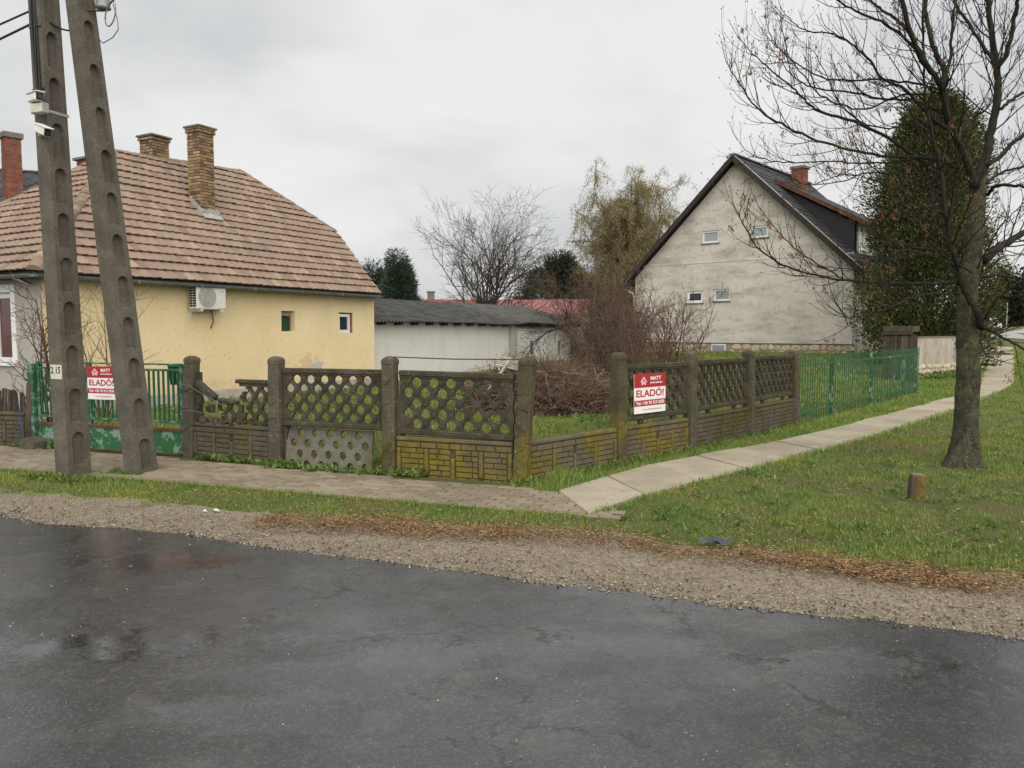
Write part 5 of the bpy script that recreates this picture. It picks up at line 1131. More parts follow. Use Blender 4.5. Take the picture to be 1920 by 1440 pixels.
MB().box(fl, m1, m2, ZU, (-.105, .085), (-.03, .05), (-.055, .055), .008).build('housing', 'lead', ft); MB().box(fl, m1, m2, ZU, (-.095, .075), (-.034, -.028), (-.045, .045)).build('front_glass', M['plate'], ft)
MB().tube([fl + m2 * .05, mA(-.2, -.5, fl[2])], .015, 6).build('bracket', 'lead', ft)
# wires
def wire(name, a, b, sag, r, label, mat='cable', group='overhead wires'):
    a, b = np.asarray(a, float), np.asarray(b, float); t = np.linspace(0, 1, 24)[:, None]; P_ = a + (b - a) * t - ZU * (4 * sag * t * (1 - t)); o = MB().tube(P_, r, 6).build(name, mat, None, True); return tag(o, label, 'wire', group)
a1 = mA(-.5, .1, D(58, 8, bA[1])[2]); a2 = mA(-.5, .1, D(60, 32, bA[1])[2]); far1 = D(-900, -330, 13.5); far2 = D(-900, -300, 13.5)
wire('overhead_wire', a1, a1 + unit(np.array([-1.0, .55, .02])) * 26, .5, .011, 'upper of two overhead wires leaving the upright pole', 'cable'); wire('overhead_wire', a2, a2 + unit(np.array([-1.0, .55, -.005])) * 26, .55, .013, 'lower of two overhead wires leaving the upright pole', 'cable')
wire('pole_link_cable', mA(.5, -.1, D(110, 45, bA[1])[2]), mB_(-.5, -.2, D(134, 64, bB[1])[2]), .03, .010, 'short cable sagging between the two concrete poles')
iz = D(193, 8, bB[1] - .05); it = thing('insulator', iz, 'grey porcelain insulator with looped wire beside the leaning pole top', 'insulator')
MB().tube([iz + ZU * k for k in (-.06, -.045, -.03, .0, .1, .3)], [.055, .085, .08, .075, .075, .075], 12).build('insulator_body', 'porcelain', it, True)
MB().tube([mB_(.5, 0, iz[2] - .1), iz - ZU * .07, iz + m1 * .22 + ZU * .06], .012, 6).build('arm', 'rust', it)
lc_ = D(207, 26, bB[1] - .1); MB().tube([lc_ + m1 * (math.cos(t) * .075 + math.sin(t) * .03) + ZU * math.sin(t) * .13 for t in np.linspace(1.2, 7.2, 22)], .008, 6, False).build('wire_loop', 'steelwire', it, True)
MB().tube([D(212, 8, bB[1] - .1), D(220, 35, bB[1] - .1), D(222, 55, bB[1] - .1), D(212, 70, bB[1] - .08), D(193, 81, bB[1] - .05), D(181, 68, bB[1])], .006, 5).build('hanging_wire', 'steelwire', it, True)

# ================================================================== REST OF THE STREET
# rendered garden wall beyond the picket fence
v0, v1_ = GT(1719, 713), GT(1842, 692); ev = unit(v3(v1_ - v0)); nv = np.array([-ev[1], ev[0], 0]); Lv = np.linalg.norm((v1_ - v0)[:2]); vz = lambda p: float(zt(p[0], p[1]))
gw = thing('garden_wall', v0, 'stained rendered garden wall with stone foot behind the street tree', 'wall'); wtop = D(1725, 634, v0[1])[2]; wt2 = D(1838, 631, v1_[1])[2]
def wallslab(P, e, n, L, z0a, z0b, z1a, z1b, y0, y1):
    q = lambda s, y, z: v3(P) + e * s + n * y + ZU * z; return MB().add([q(0, y0, z0a), q(L, y0, z0b), q(L, y0, z1b), q(0, y0, z1a), q(0, y1, z0a), q(L, y1, z0b), q(L, y1, z1b), q(0, y1, z1a)], [(0, 1, 2, 3), (5, 4, 7, 6), (0, 3, 7, 4), (1, 5, 6, 2), (3, 2, 6, 7), (0, 4, 5, 1)])
wallslab(v0, ev, nv, Lv, vz(v0) + .20, vz(v1_) + .26, wtop, wt2, 0, .22).build('wall', 'wallrender', gw)
wallslab(v0, ev, nv, Lv, wtop + .001, wt2 + .001, wtop + .04, wt2 + .04, -.02, .24).build('coping', 'capstone', gw)
gs = wallslab(v0, ev, nv, Lv, vz(v0) - .3, vz(v1_) - .3, vz(v0) + .199, vz(v1_) + .259, .03, .2).build('stone_foot', 'mortar', gw); stones(gs, v0 + ev * .02 + ZU * 0, ev, nv, Lv, vz(v0) - .03, vz(v0) + .26, .17)
# dark timber shack between the picket fence and the garden wall
sk0 = D(1655, 668, 23.5); sk1 = D(1708, 668, 22.9); ek = unit(v3(sk1 - sk0)); nk = np.array([-ek[1], ek[0], 0]); Lk = np.linalg.norm((sk1 - sk0)[:2]); kz = D(1686, 628, 23)[2]; kz0 = float(zt(sk0[0], sk0[1])) - .1
shk = thing('timber_shack', v3(sk0, kz0 + .1), 'small dark weathered plank shack behind the end of the picket fence', 'shack'); nb = 8
wk = MB().box(v3(sk0), ek, nk, ZU, (.02, Lk - .02), (.025, .5), (kz0, kz)).build('wall', 'darkwood', shk)
for k in range(nb): MB().box(v3(sk0), ek, nk, ZU, (Lk * k / nb + .004, Lk * (k + 1) / nb - .004), (0, .028 + .006 * (k % 2)), (kz0, kz - rng.uniform(0, .03)), .004).build('plank', 'oldwood', shk)
MB().box(v3(sk0), ek, nk, ZU, (-.03, Lk + .03), (-.06, -.004), (kz - .0, kz + .09), .006).build('beam', 'oldwood', shk)
MB().box(v3(sk0), ek, nk, ZU, (-.02, Lk + .02), (.0, .55), (kz + .092, kz + .26), .01).build('roof_board', 'oldwood', shk)
# gate pier and board panel farther up the path
y0_ = GT(1844, 686); y1_ = GT(1862, 668); ey_ = unit(v3(y1_ - y0_)); ny_ = np.array([-ey_[1], ey_[0], 0]); Ly = 3.4; fg = thing('board_gate', y0_, 'pale grey boarded gate on a low wall beside the far path', 'gate'); zy = vz(y0_)
MB().box(v3(y0_), ey_, ny_, ZU, (0, Ly), (0, .2), (zy - .2, zy + .45), .01).build('low_wall', 'wallrender', fg)
for k in range(12): MB().box(v3(y0_), ey_, ny_, ZU, (Ly * k / 12 + .008, Ly * (k + 1) / 12 - .008), (.06, .09), (zy + .45, zy + 1.35), .004).build('board', 'palewood', fg)
for s in (0, Ly): MB().box(v3(y0_), ey_, ny_, ZU, (s - .12, s + .12), (-.03, .23), (zy - .2, zy + 1.5), .015).build('pier', 'capstone', fg)
# parked car far up the road
cc_ = D(1853, 616, 95.0); cz = float(zt(cc_[0], cc_[1])) + .03; car = thing('parked_car', (cc_[0], cc_[1], cz), 'white hatchback car parked by the far road', 'car'); ec = unit(np.array([.75, .66, 0])); nc = np.array([-ec[1], ec[0], 0]); CO = np.array([cc_[0], cc_[1], cz])
prof = [(-2.1, .35), (-2.1, .85), (-1.95, 1.0), (-1.5, 1.42), (-.9, 1.5), (.2, 1.46), (.9, 1.02), (1.9, .85), (2.1, .6), (2.1, .35)]
MB().prism(prof, CO, ec, nc, ZU, -.85, .85).build('body', 'carpaint', car)
MB().prism([(-1.85, 1.02), (-1.45, 1.36), (-.9, 1.42), (.1, 1.38), (.75, 1.03)], CO, ec, nc, ZU, -.858, .858).build('side_windows', 'glass', car)
MB().add([CO + ec * x + nc * y + ZU * z for x, y, z in ((-2.0, -.7, 1.0), (-2.0, .7, 1.0), (-1.60, .62, 1.38), (-1.60, -.62, 1.38))], [(0, 1, 2, 3)]).build('rear_window', 'glass', car)
for y in (-.72, .72): MB().box(CO, ec, nc, ZU, (-2.13, -2.02), (y - .13, y + .13), (.72, .95), .01).build('tail_lamp', 'lamp', car)
MB().box(CO, ec, nc, ZU, (-2.12, -2.09), (-.26, .26), (.5, .62)).build('number_plate', 'plate', car)
for x in (-1.3, 1.3):
    for y in (-.8, .8): wq = MB().tube([CO + ec * x + nc * (y - .1) + ZU * .32, CO + ec * x + nc * (y + .1) + ZU * .32], .32, 14).build('wheel', 'black', car); MB().tube([CO + ec * x + nc * (y - .11) + ZU * .32, CO + ec * x + nc * (y + .11) + ZU * .32], .18, 10).build('rim', 'lead', wq)
sp_ = D(1887, 613, 80); spz = float(zt(sp_[0], sp_[1])); o = MB().tube([np.array([sp_[0], sp_[1], spz]), np.array([sp_[0], sp_[1], spz + 2.6])], .05, 7).add([], []).build('sign_post', 'lead'); tag(o, 'slender grey post beside the far road', 'post')
# neighbour's fence at the left: brick plinth, slab of sticks, old trunk
n0_, n1_f = G(-90, 829), G(66, 838); en = unit(v3(n1_f - n0_)); nn_ = np.array([-en[1], en[0], 0]); nf = thing('stick_fence', n1_f, 'old fence of grey sticks on a cast brick plinth beside the green gate', 'fence'); Ln = np.linalg.norm(n1_f - n0_)
brickpanel(nf, n0_, n1_f - en * .16, -.02, float(D(30, 774, n1_f[1])[2]), nn_, 77, mossy=.1)
zs_ = float(D(30, 736, n1_f[1])[2])
for k in range(34):
    s = Ln - .06 - k * .042; ln = rng.uniform(-.05, .05); MB().beam(n0_ + en * s + nn_ * .07 + ZU * .3, n0_ + en * (s + ln) + nn_ * (.07 + rng.uniform(-.02, .02)) + ZU * (zs_ + rng.uniform(-.07, .05)), rng.uniform(.03, .05), .02, nn_).build('stick', 'oldwood', nf)
MB().tube([n1_f - en * .06 - ZU * .15, n1_f - en * .04 + ZU * .4, n1_f + ZU * .92], [.10, .085, .075], 9).build('old_post', 'oldwood', nf, True)
MB().tube([n1_f - en * .25 + ZU * .66 - nn_ * .03, n1_f - en * .22 + ZU * .5 - nn_ * .04, n1_f - en * .13 + ZU * .35 - nn_ * .1, n1_f - en * .11 + ZU * .05 - nn_ * .12], .005, 5).build('blue_cord', 'bluerope', nf, True)
o = MB().prism([(-.16, -.1), (.16, -.1), (.14, .12), (.03, .19), (-.1, .15)], G(60, 843), en, nn_, ZU, -.1, .12).build('boundary_stone', 'post'); tag(o, 'rough boulder at the foot of the stick fence', 'stone')
ws_ = D(1319, 672, 21.0); ws_[2] = float(zt(ws_[0], ws_[1])); tag(MB().beam(ws_ - ZU * .2, ws_ + ZU * .62 + X1 * .01, .08, .09, Y1, .01).build('wooden_stake', 'oldwood'), 'short dark wooden stake standing before the grey gable', 'stake')
# marker stone in the lawn
ms = G(1716, 934); mt_ = thing('marker_stone', ms, 'short concrete marker stone with orange lichen standing in the lawn', 'marker stone'); mx_ = unit(np.array([.96, -.28, 0])); my_ = np.array([.28, .96, 0]); mzv = unit(ZU + mx_ * .06)
MB().box(ms, mx_, my_, mzv, (-.063, .063), (-.055, .075), (-.15, .235), .012).build('shaft', 'lichenstone', mt_); MB().box(ms, mx_, my_, mzv, (-.055, .055), (-.047, .067), (.236, .242), .002).build('top_face', 'capstone', mt_)
# torn plastic sheet on the grass edge
fp = G(1342, 1030); fs2 = thing('plastic_scrap', fp, 'torn sheet of dark plastic lying at the lawn edge', 'plastic scrap')
for k, (dx, rot, s) in enumerate(((-.05, .2, 1), (.055, -.5, .85))):
    vs = []
    for i in range(5):
        for j in range(3): a, b = (i - 2) * .040 * s, (j - 1) * .055 * s; zz_ = .055 + .018 * math.sin(i * 1.6 + k) + .012 * j + .01 * math.sin(j * 2 + i); vs.append(fp + np.array([dx + a * math.cos(rot) - b * math.sin(rot), a * math.sin(rot) + b * math.cos(rot), zz_]))
    MB().add(vs, [(i * 3 + j, i * 3 + j + 1, (i + 1) * 3 + j + 1, (i + 1) * 3 + j) for i in range(4) for j in range(2)]).build('sheet', 'film', fs2, True)
for (px, py, s, lab, mt__) in ((612, 985, .045, 'small dark plastic scrap on the gravel edge', 'film'), (405, 962, .032, 'crumpled white paper scrap on the grass verge', 'paper'), (385, 963, .02, 'white paper shred beside the crumpled scrap', 'paper')):
    c = G(px, py); vs = [c + np.array([math.cos(t) * s * rng.uniform(.7, 1.3), math.sin(t) * s * .7 * rng.uniform(.7, 1.3), .012 + rng.uniform(0, .03)]) for t in np.linspace(0, 2 * math.pi, 7, False)] + [c + ZU * .045]
    tag(MB().add(vs, [(i, (i + 1) % 7, 7) for i in range(7)]).build('litter_scrap', mt__), lab, 'litter')

# ================================================================== TREES AND SHRUBS
def smooth(P, n):
    """Catmull-Rom through traced points"""
    P = np.asarray(P, float); Q = np.vstack([2 * P[0] - P[1], P, 2 * P[-1] - P[-2]]); out = []; m = len(P) - 1; per = max(2, int(math.ceil(n / m)))
    for i in range(m):
        a, b, c, d = Q[i:i + 4]; t = np.linspace(0, 1, per, False)[:, None]; out.append(.5 * ((2 * b) + (c - a) * t + (2 * a - 5 * b + 4 * c - d) * t ** 2 + (3 * b - a - 3 * c + d) * t ** 3))
    return np.vstack(out + [P[-1:]])
def shoot(p, d, L, r, K, up, wob, r_, tipr=.35):
    """one curved shoot: bends upward by up, wanders by wob"""
    P = [np.asarray(p, float)]; d = unit(d); st = L / (K - 1)
    for i in range(K - 1):
        d = unit(d + ZU * up / (K - 1) + r_.normal(size=3) * wob); P.append(P[-1] + d * st)
    return np.array(P), np.linspace(r, r * tipr, K)
def side_dir(T, r_, ang):
    a = unit(np.cross(T, r_.normal(size=3))); return unit(T * math.cos(ang) + a * math.sin(ang))
def ramify(P, Rr, r_, n, lo, L, rr, levels, out, up=.5, wob=.10, ang=(.5, 1.0), t0=.15, K=6, shrink=.5):
    """side shoots along a branch, and shoots on those"""
    T = np.gradient(P, axis=0)
    for k in range(n):
        t = t0 + (1 - t0) * (k + r_.random()) / n; x = t * (len(P) - 1); i = int(min(x, len(P) - 2)); f_ = x - i; p = P[i] * (1 - f_) + P[i + 1] * f_; rl = Rr[i] * (1 - f_) + Rr[i + 1] * f_
        ln = L * r_.uniform(.5, 1.15) * (1.1 - .45 * t); Q, q = shoot(p, side_dir(unit(T[i]), r_, r_.uniform(*ang)), ln, min(rr, rl * .75), K, up * r_.uniform(.6, 1.4), wob, r_)
        out.append((Q, q))
        if levels > 1: ramify(Q, q, r_, lo, max(2, lo - 1), L * shrink, max(rr * .6, .0022), levels - 1, out, up, wob, ang, .2, K, shrink)

# ---- street tree in the lawn
tb = G(1806, 872); YT = tb[1]
def tp(x, y, dy=0.0): return D(x, y, YT + dy)
st_ = thing('street_tree', tb, 'bare street tree with mossy trunk and dry seed clusters on the lawn', 'tree')
tr_pts = [(1806, 885, 0), (1807, 850, 0), (1811, 800, 0), (1813, 735, 0), (1815, 680, 0), (1813, 610, 0), (1816, 540, 0), (1824, 480, 0), (1830, 400, .05), (1836, 340, .1), (1842, 312, .12)]
tw = [.185, .168, .138, .131, .125, .114, .102, .103, .098, .086, .068]
TP = smooth([tp(*q) for q in tr_pts], 70); TR = np.interp(np.linspace(0, 1, len(TP)), np.linspace(0, 1, len(tw)), tw)
mb = MB(); nS = 28; vs = []; a_ = np.arange(nS) * 2 * math.pi / nS
for i, (p, r0) in enumerate(zip(TP, TR)):
    hgt = p[2]; fl_ = 1 + .16 * math.exp(-max(hgt, 0) / .14) * (1 + np.cos(a_ * 3 + 1.1)) + .20 * (fbm(np.cos(a_) * 1.6, np.sin(a_) * 1.6 + hgt * 3.0, 1.6, 8) - .5) + .22 * math.exp(-((hgt - 1.05) / .16) ** 2) * np.maximum(0, np.cos(a_ - .2)) * .5
    fl_ = fl_ + (.55 * math.exp(-max(hgt, 0) / .10)) * np.maximum(0, np.cos(a_ - math.pi * 1.05)) ** 2
    for k in range(nS): vs.append((p[0] + math.cos(a_[k]) * r0 * fl_[k], p[1] + math.sin(a_[k]) * r0 * fl_[k], p[2] - (.12 if i == 0 else 0)))
mb.add(vs, [(i * nS + j, i * nS + (j + 1) % nS, (i + 1) * nS + (j + 1) % nS, (i + 1) * nS + j) for i in range(len(TP) - 1) for j in range(nS)]); mb.build('trunk', 'bark', st_, True)
z1c = lambda L, dy: [(1360 + .29167 * x, .29167 * y, dy0) for (x, y), dy0 in zip(L, np.linspace(0, dy, len(L)))]
limbs = [   # traced pixels with a run of depth along each limb, base radius, tip radius
 (z1c([(1600, 1200), (1650, 1080), (1690, 960), (1705, 860), (1740, 700), (1752, 560), (1748, 430), (1715, 250), (1690, 60), (1680, -160)], .5), .072, .032),
 (z1c([(1745, 440), (1800, 360), (1830, 250), (1870, 80), (1890, -100)], -.3), .045, .022),
 (z1c([(1600, 1200), (1570, 1080), (1530, 970), (1480, 870), (1425, 740), (1400, 600), (1385, 540)], -.5), .055, .042),
 ([(1764, 157, -.5), (1740, 126, -.6), (1712, 75, -.7), (1692, 0, -.8), (1680, -60, -.85)], .045, .025),
 ([(1766, 160, -.5), (1770, 130, -.45), (1752, 95, -.4), (1738, 30, -.3), (1730, -40, -.2)], .045, .025),
 ([(1770, 170, -.5), (1783, 110, -.2), (1785, 50, 0), (1800, -40, .2)], .03, .015),
 ([(1838, 612, -.15), (1832, 585, -.22), (1815, 555, -.25), (1803, 530, -.28), (1795, 500, -.3), (1783, 460, -.35), (1775, 420, -.4), (1770, 380, -.42), (1765, 330, -.45), (1750, 260, -.5), (1735, 180, -.6), (1733, 100, -.6), (1730, 20, -.65)], .055, .012),
 ([(1840, 610, -.1), (1856, 580, -.3), (1880, 552, -.5), (1925, 525, -.7)], .022, .012), ([(1838, 618, -.1), (1856, 618, -.3), (1880, 632, -.5), (1922, 656, -.8)], .024, .014),
 ([(1838, 640, -.1), (1850, 668, -.3), (1864, 676, -.4), (1887, 676, -.5)], .009, .004),
 ([(1845, 488, 0), (1872, 465, .2), (1900, 447, .4), (1940, 425, .6)], .06, .045),
 ([(1843, 520, 0), (1875, 516, .1), (1890, 525, .2), (1898, 560, .25)], .02, .012), ([(1878, 517, .1), (1925, 522, .3)], .02, .014),
 (z1c([(1690, 1060), (1780, 990), (1850, 920), (1940, 850)], .6), .04, .028), (z1c([(1690, 1250), (1730, 1200), (1830, 1190), (1960, 1205)], -.5), .032, .02), (z1c([(1770, 700), (1830, 650), (1950, 570)], .4), .03, .02), (z1c([(1680, 1180), (1740, 1130), (1830, 1090), (1960, 1060)], .5), .026, .018),
 (z1c([(1740, 420), (1660, 300), (1560, 150), (1480, 20), (1440, -60)], .5), .035, .018), (z1c([(1560, 1010), (1510, 900), (1530, 800), (1600, 760), (1680, 700)], .5), .03, .012),
 # long limbs sweeping left
 (z1c([(1500, 1080), (1350, 1020), (1200, 1010), (1000, 1000), (750, 950), (490, 860), (290, 760), (170, 650), (60, 490), (10, 405)], -1.2), .032, .005),
 (z1c([(1380, 1140), (1250, 1030), (1050, 890), (820, 780), (600, 710), (510, 640), (400, 540), (230, 400), (90, 250)], -.6), .034, .005),
 (z1c([(1420, 760), (1320, 690), (1200, 645), (1000, 638), (850, 600), (600, 570), (440, 500), (340, 370), (290, 310)], .7), .026, .005),
 (z1c([(1380, 580), (1250, 540), (1010, 515), (700, 515), (540, 460), (400, 360), (300, 250), (260, 120)], 1.1), .022, .005),
 (z1c([(1430, 830), (1330, 760), (1160, 580), (1000, 500), (930, 390), (830, 300), (700, 220), (500, 190), (390, 100)], -.4), .032, .005),
 (z1c([(1290, 430), (1170, 260), (1000, 140), (830, 70), (720, 0), (650, -60)], -.2), .028, .008), (z1c([(1180, 200), (1060, 95), (960, 30), (900, -30)], .3), .03, .012),
 (z1c([(1390, 1050), (1250, 1020), (1080, 1040), (900, 1050), (700, 1040), (400, 1045), (280, 1030), (150, 980), (70, 890)], .5), .020, .004),
 (z1c([(1380, 1100), (1150, 1120), (910, 1110), (750, 1170), (520, 1185), (380, 1120)], -1.2), .016, .004),
 (z1c([(1270, 600), (1100, 620), (900, 700), (700, 660), (560, 560), (420, 380), (330, 300), (240, 200)], -.9), .018, .004),
 (z1c([(1300, 800), (1180, 780), (1060, 820), (870, 790), (720, 640), (640, 460), (560, 330), (480, 260)], .6), .018, .004),
 ([(1800, 528, -.2), (1760, 530, -.4), (1708, 532, -.6), (1660, 531, -.75), (1604, 528, -.9), (1529, 517, -1.1), (1463, 495, -1.3), (1413, 455, -1.4), (1391, 414, -1.5), (1378, 389, -1.5)], .030, .004),
 ([(1640, 530, -.8), (1590, 525, -.9), (1560, 510, -1), (1497, 470, -1.1), (1457, 432, -1.2), (1425, 392, -1.25)], .014, .004),
 ([(1797, 552, -.2), (1740, 552, -.5), (1700, 562, -.8), (1650, 585, -1), (1600, 595, -1.2), (1585, 592, -1.2), (1562, 555, -1.3)], .018, .005),
 ([(1795, 500, -.3), (1740, 478, -.6), (1690, 470, -.8), (1640, 500, -.9), (1600, 505, -1.0), (1545, 500, -1.1)], .016, .004), ([(1775, 470, -.4), (1700, 460, -.5), (1640, 430, -.4), (1590, 415, -.3)], .018, .006), ([(1820, 510, -.2), (1790, 490, -.4), (1740, 440, -.7), (1690, 400, -.9), (1620, 380, -1.1)], .016, .005),
 ([(1770, 400, -.4), (1720, 385, -.7), (1660, 345, -.9), (1610, 330, -1.0), (1570, 330, -1.1), (1530, 345, -1.2)], .014, .004), ([(1824, 515, 0), (1850, 470, -.3), (1880, 420, -.5), (1920, 380, -.6)], .014, .006), ([(1840, 480, 0), (1880, 470, -.2), (1925, 480, -.4)], .012, .006),
]
r_ = np.random.default_rng(5); tw_ = []; seeds = []; limbtubes = []
for pts, ra, rb in limbs:
    P = smooth([tp(*q) for q in pts], max(10, 4 * len(pts))); P[1:-1] += r_.normal(size=(len(P) - 2, 3)) * .006; ra = ra * (.85 if ra > .05 else .72); Rr = np.linspace(ra, rb * .85, len(P))
    lm_ = M['limb']
    MB().tube(P, Rr, 8 if ra > .03 else 6).build('branch', lm_, st_, True); L = np.linalg.norm(np.diff(P, axis=0), axis=1).sum()
    big = ra > .034
    tmp = []; ramify(P, Rr, r_, int(L * (7.0 if not big else 8.0)), 3, .72 if not big else 1.3, .0066 if not big else .011, 2 if not big else 3, tmp, .75, .09, (.45, 1.0), .22 if not big else .3, 6, .42); tw_ += tmp
    if not big: tw_.append(shoot(P[-1], P[-1] - P[-3], .22, rb, 6, .8, .05, r_, .5))
tubes('twigs', tw_, 3, 'twig', st_)['kind'] = 'stuff'
# buds at the shoot ends, and hanging bunches of dry winged seeds
ends = np.array([q[0][-1] for q in tw_]); dirs = np.array([q[0][-1] - q[0][-2] for q in tw_]); V, Q = cards(ends - dirs * .1, dirs, rdir(len(ends)), np.full(len(ends), .03), np.full(len(ends), .012)); npmesh('buds', V, Q, None, 'twig', st_)['kind'] = 'stuff'
cl = [tw_[i][0][r_.integers(1, 5)] for i in r_.choice(len(tw_), 260, False)]; PP, DD = [], []
for c in cl:
    n = int(r_.integers(6, 22)); ax = r_.uniform(.04, .12); PP.append(c + np.stack([r_.normal(size=n) * .014, r_.normal(size=n) * .014, -r_.random(n) * ax], 1)); DD.append(np.stack([r_.normal(size=n) * .45, r_.normal(size=n) * .45, -np.ones(n)], 1))
PP = np.vstack(PP); DD = np.vstack(DD); V, Q = cards(PP, DD, rdir(len(PP)), r_.uniform(.03, .055, len(PP)), r_.uniform(.008, .014, len(PP))); npmesh('seed_clusters', V, Q, None, 'seed', st_)['kind'] = 'stuff'

# ---- generic bare tree / shrub
def baretree(name, base, H, spread, label, mat, seed, stems=1, r0=.12, levels=3, n1=14, lo=4, up=.35, wob=.09, fork=.3, twl=1.0, twr=.006, sides=3, trunkmat=None, cat='tree', stemlen=.75, group=None, minr=.004):
    r_ = np.random.default_rng(seed); t = thing(name, base, label, cat, group); out = []; b = np.asarray(base, float)
    for s in range(stems):
        a = r_.uniform(0, 2 * math.pi); d = unit(np.array([math.cos(a) * spread, math.sin(a) * spread, 1.0])) if stems > 1 else unit(np.array([r_.normal() * .05, r_.normal() * .05, 1])); L = H * stemlen * r_.uniform(.75, 1.05)
        P, q = shoot(b + (np.array([math.cos(a), math.sin(a), 0]) * r0 * 1.2 if stems > 1 else 0) - ZU * .1, d, L, r0 * (r_.uniform(.7, 1) if stems > 1 else 1), 12, .25, .035, r_, .25)
        MB().tube(P, q, 8 if r0 > .05 else 6).build('trunk' if stems == 1 else 'stem', trunkmat or mat, t, True); ramify(P, q, r_, n1, lo, H * .42 * twl, r0 * .42, levels, out, up, wob, (.45, .95), fork, 7, .55)
    out = [(p, np.maximum(q, minr)) for p, q in out]; o = tubes('crown', out, sides, mat, t); return t, out
wp = D(905, 640, 47); wp[2] = .3
wt, wo_ = baretree('walnut_tree', wp, 9.2, .28, 'large bare spreading tree rising behind the low outbuilding', 'grey_twig', 21, stems=3, r0=.15, levels=4, n1=12, lo=5, up=.22, fork=.12, twl=1.30, stemlen=.66, minr=.0062)
pp = D(1098, 640, 35.5); pp[2] = .3
baretree('plum_tree', pp, 5.0, .5, 'dark bare fruit tree at the end of the outbuilding', 'brown_twig', 33, stems=3, r0=.06, levels=4, n1=8, lo=4, up=.05, wob=.16, twl=.8, trunkmat='limb', minr=.006)
# arching bare branch over the glass block windows
r_ = np.random.default_rng(4); pa_ = [D(x, y, Y) for x, y, Y in ((1074, 690, 27), (1072, 650, 27), (1068, 630, 27), (1058, 618, 26.8), (1045, 617, 26.6), (1025, 624, 26.4), (1005, 640, 26.2), (995, 655, 26))]
pa_[0][2] = .2; P = smooth(pa_, 24); ct = thing('crooked_sapling', pa_[0], 'crooked dark sapling arching over the outbuilding wall', 'sapling'); Rr = np.linspace(.055, .012, len(P)); MB().tube(P, Rr, 8).build('trunk', 'limb', ct, True); out = []; ramify(P[8:], Rr[8:], r_, 18, 4, 1.3, .012, 3, out, -.05, .13, (.4, 1.0), .05, 6, .55); tubes('crown', [(a, np.maximum(b, .0045)) for a, b in out], 3, 'twig', ct)
# brambles between outbuilding and grey house
for (px, Y, hh, nst, sp, sd_, lab) in (
    (1122, 24, 2.1, 16, .7, 61, 'low tangled brown bramble thicket beside the brush pile'),
    (1135, 27, 2.9, 16, .7, 62, 'broad tangled brown bramble thicket behind the brush pile'),
    (1165, 25, 2.4, 18, .6, 63, 'dense tangled brown bramble thicket between brush pile and grey gable'),
    (1110, 31, 3.6, 14, .55, 64, 'tall tangled brown bramble thicket near the outbuilding end'),
    (1150, 33, 4.2, 14, .45, 65, 'tallest tangled brown bramble thicket in front of the weeping tree'),
    (1185, 30, 2.8, 14, .6, 66, 'upright tangled brown bramble thicket at the corner of the grey gable'),
    (1112, 29, 2.6, 12, .7, 67, 'loose tangled brown bramble thicket at the end of the outbuilding wall'),
    (1125, 21.5, 1.5, 16, .9, 68, 'small tangled brown bramble thicket right behind the brush pile')):
    c = D(px, 650, Y); c[2] = float(zt(c[0], c[1]))
    baretree('bramble_thicket', c, hh, sp, lab, 'brown_twig', sd_, stems=nst, r0=.018, levels=3, n1=8, lo=4, up=-.15, wob=.20, fork=.1, twl=.75, twr=.004, cat='shrub', stemlen=.95, group='bramble thickets in the lot', minr=.0048)
# red stemmed shrubs in front of the grey house
for (px, py, Y, hh, sd_, lab) in ((1262, 672, 18.5, 2.9, 71, 'tall red stemmed bare shrub before the grey gable'), (1215, 672, 19.5, 2.7, 72, 'red stemmed bare shrub beside the bramble thicket'), (1240, 675, 17.0, 2.0, 73, 'shorter red stemmed bare shrub behind the fence')):
    c = D(px, py, Y); c[2] = float(zt(c[0], c[1])); baretree('red_stem_shrub', c, hh, .55, lab, 'red_twig', sd_, stems=9, r0=.022, levels=2, n1=9, lo=3, up=.35, wob=.05, fork=.15, twl=.75, cat='shrub', stemlen=1.0, minr=.0048)
# shrubs by the left house
c = G(52, 850) + np.array([-.1, .9, 0]); baretree('garden_shrub', c, 2.6, .30, 'bare red brown shrub before the grey street front', 'red_twig', 81, stems=4, r0=.035, levels=3, n1=9, lo=3, up=.25, wob=.05, fork=.2, twl=.7, cat='shrub', stemlen=.9, minr=.0035)
c = np.array([A[0] + 1.4, A[1] - .6, 0]); baretree('slender_shrub', c, 2.9, .3, 'slender bare shrub against the yellow wall behind the poles', 'red_twig', 82, stems=5, r0=.018, levels=2, n1=9, lo=3, up=.25, wob=.05, fork=.3, twl=.8, cat='shrub', stemlen=.9, minr=.003)
# ---- brush pile with an old hay rack on it
bc_ = G(1010, 785); bp_ = thing('brush_pile', bc_ + np.array([0, 1.2, 0]), 'large heap of cut brown brushwood in the lot', 'brush pile'); r_ = np.random.default_rng(12); out = []; core = bc_ + np.array([.1, 1.25, 0])
def dome(n):
    a = r_.uniform(0, 2 * math.pi, n); rr = np.sqrt(r_.random(n)); x = rr * np.cos(a); y = rr * np.sin(a); hgt = np.sqrt(np.maximum(0, 1 - rr ** 2)); return x, y, hgt
x, y, hgt = dome(4800); zl = r_.random(4800) ** .5
for i in range(4800):
    p = core + np.array([x[i] * 1.55, y[i] * 1.1, hgt[i] * 1.02 * zl[i] + .03]); d = np.array([r_.normal(), r_.normal() * .8, r_.normal() * .75]); L = r_.uniform(.2, .8) * (1 + (r_.random() < .12)); P, q = shoot(p - unit(d) * L * .5, d, L, .0026 + .0065 * r_.random() ** 3 + .008 * (r_.random() < .03), 6, -.25, .24, r_, .5); P[:, 2] = np.maximum(P[:, 2], .01); out.append((P, q))
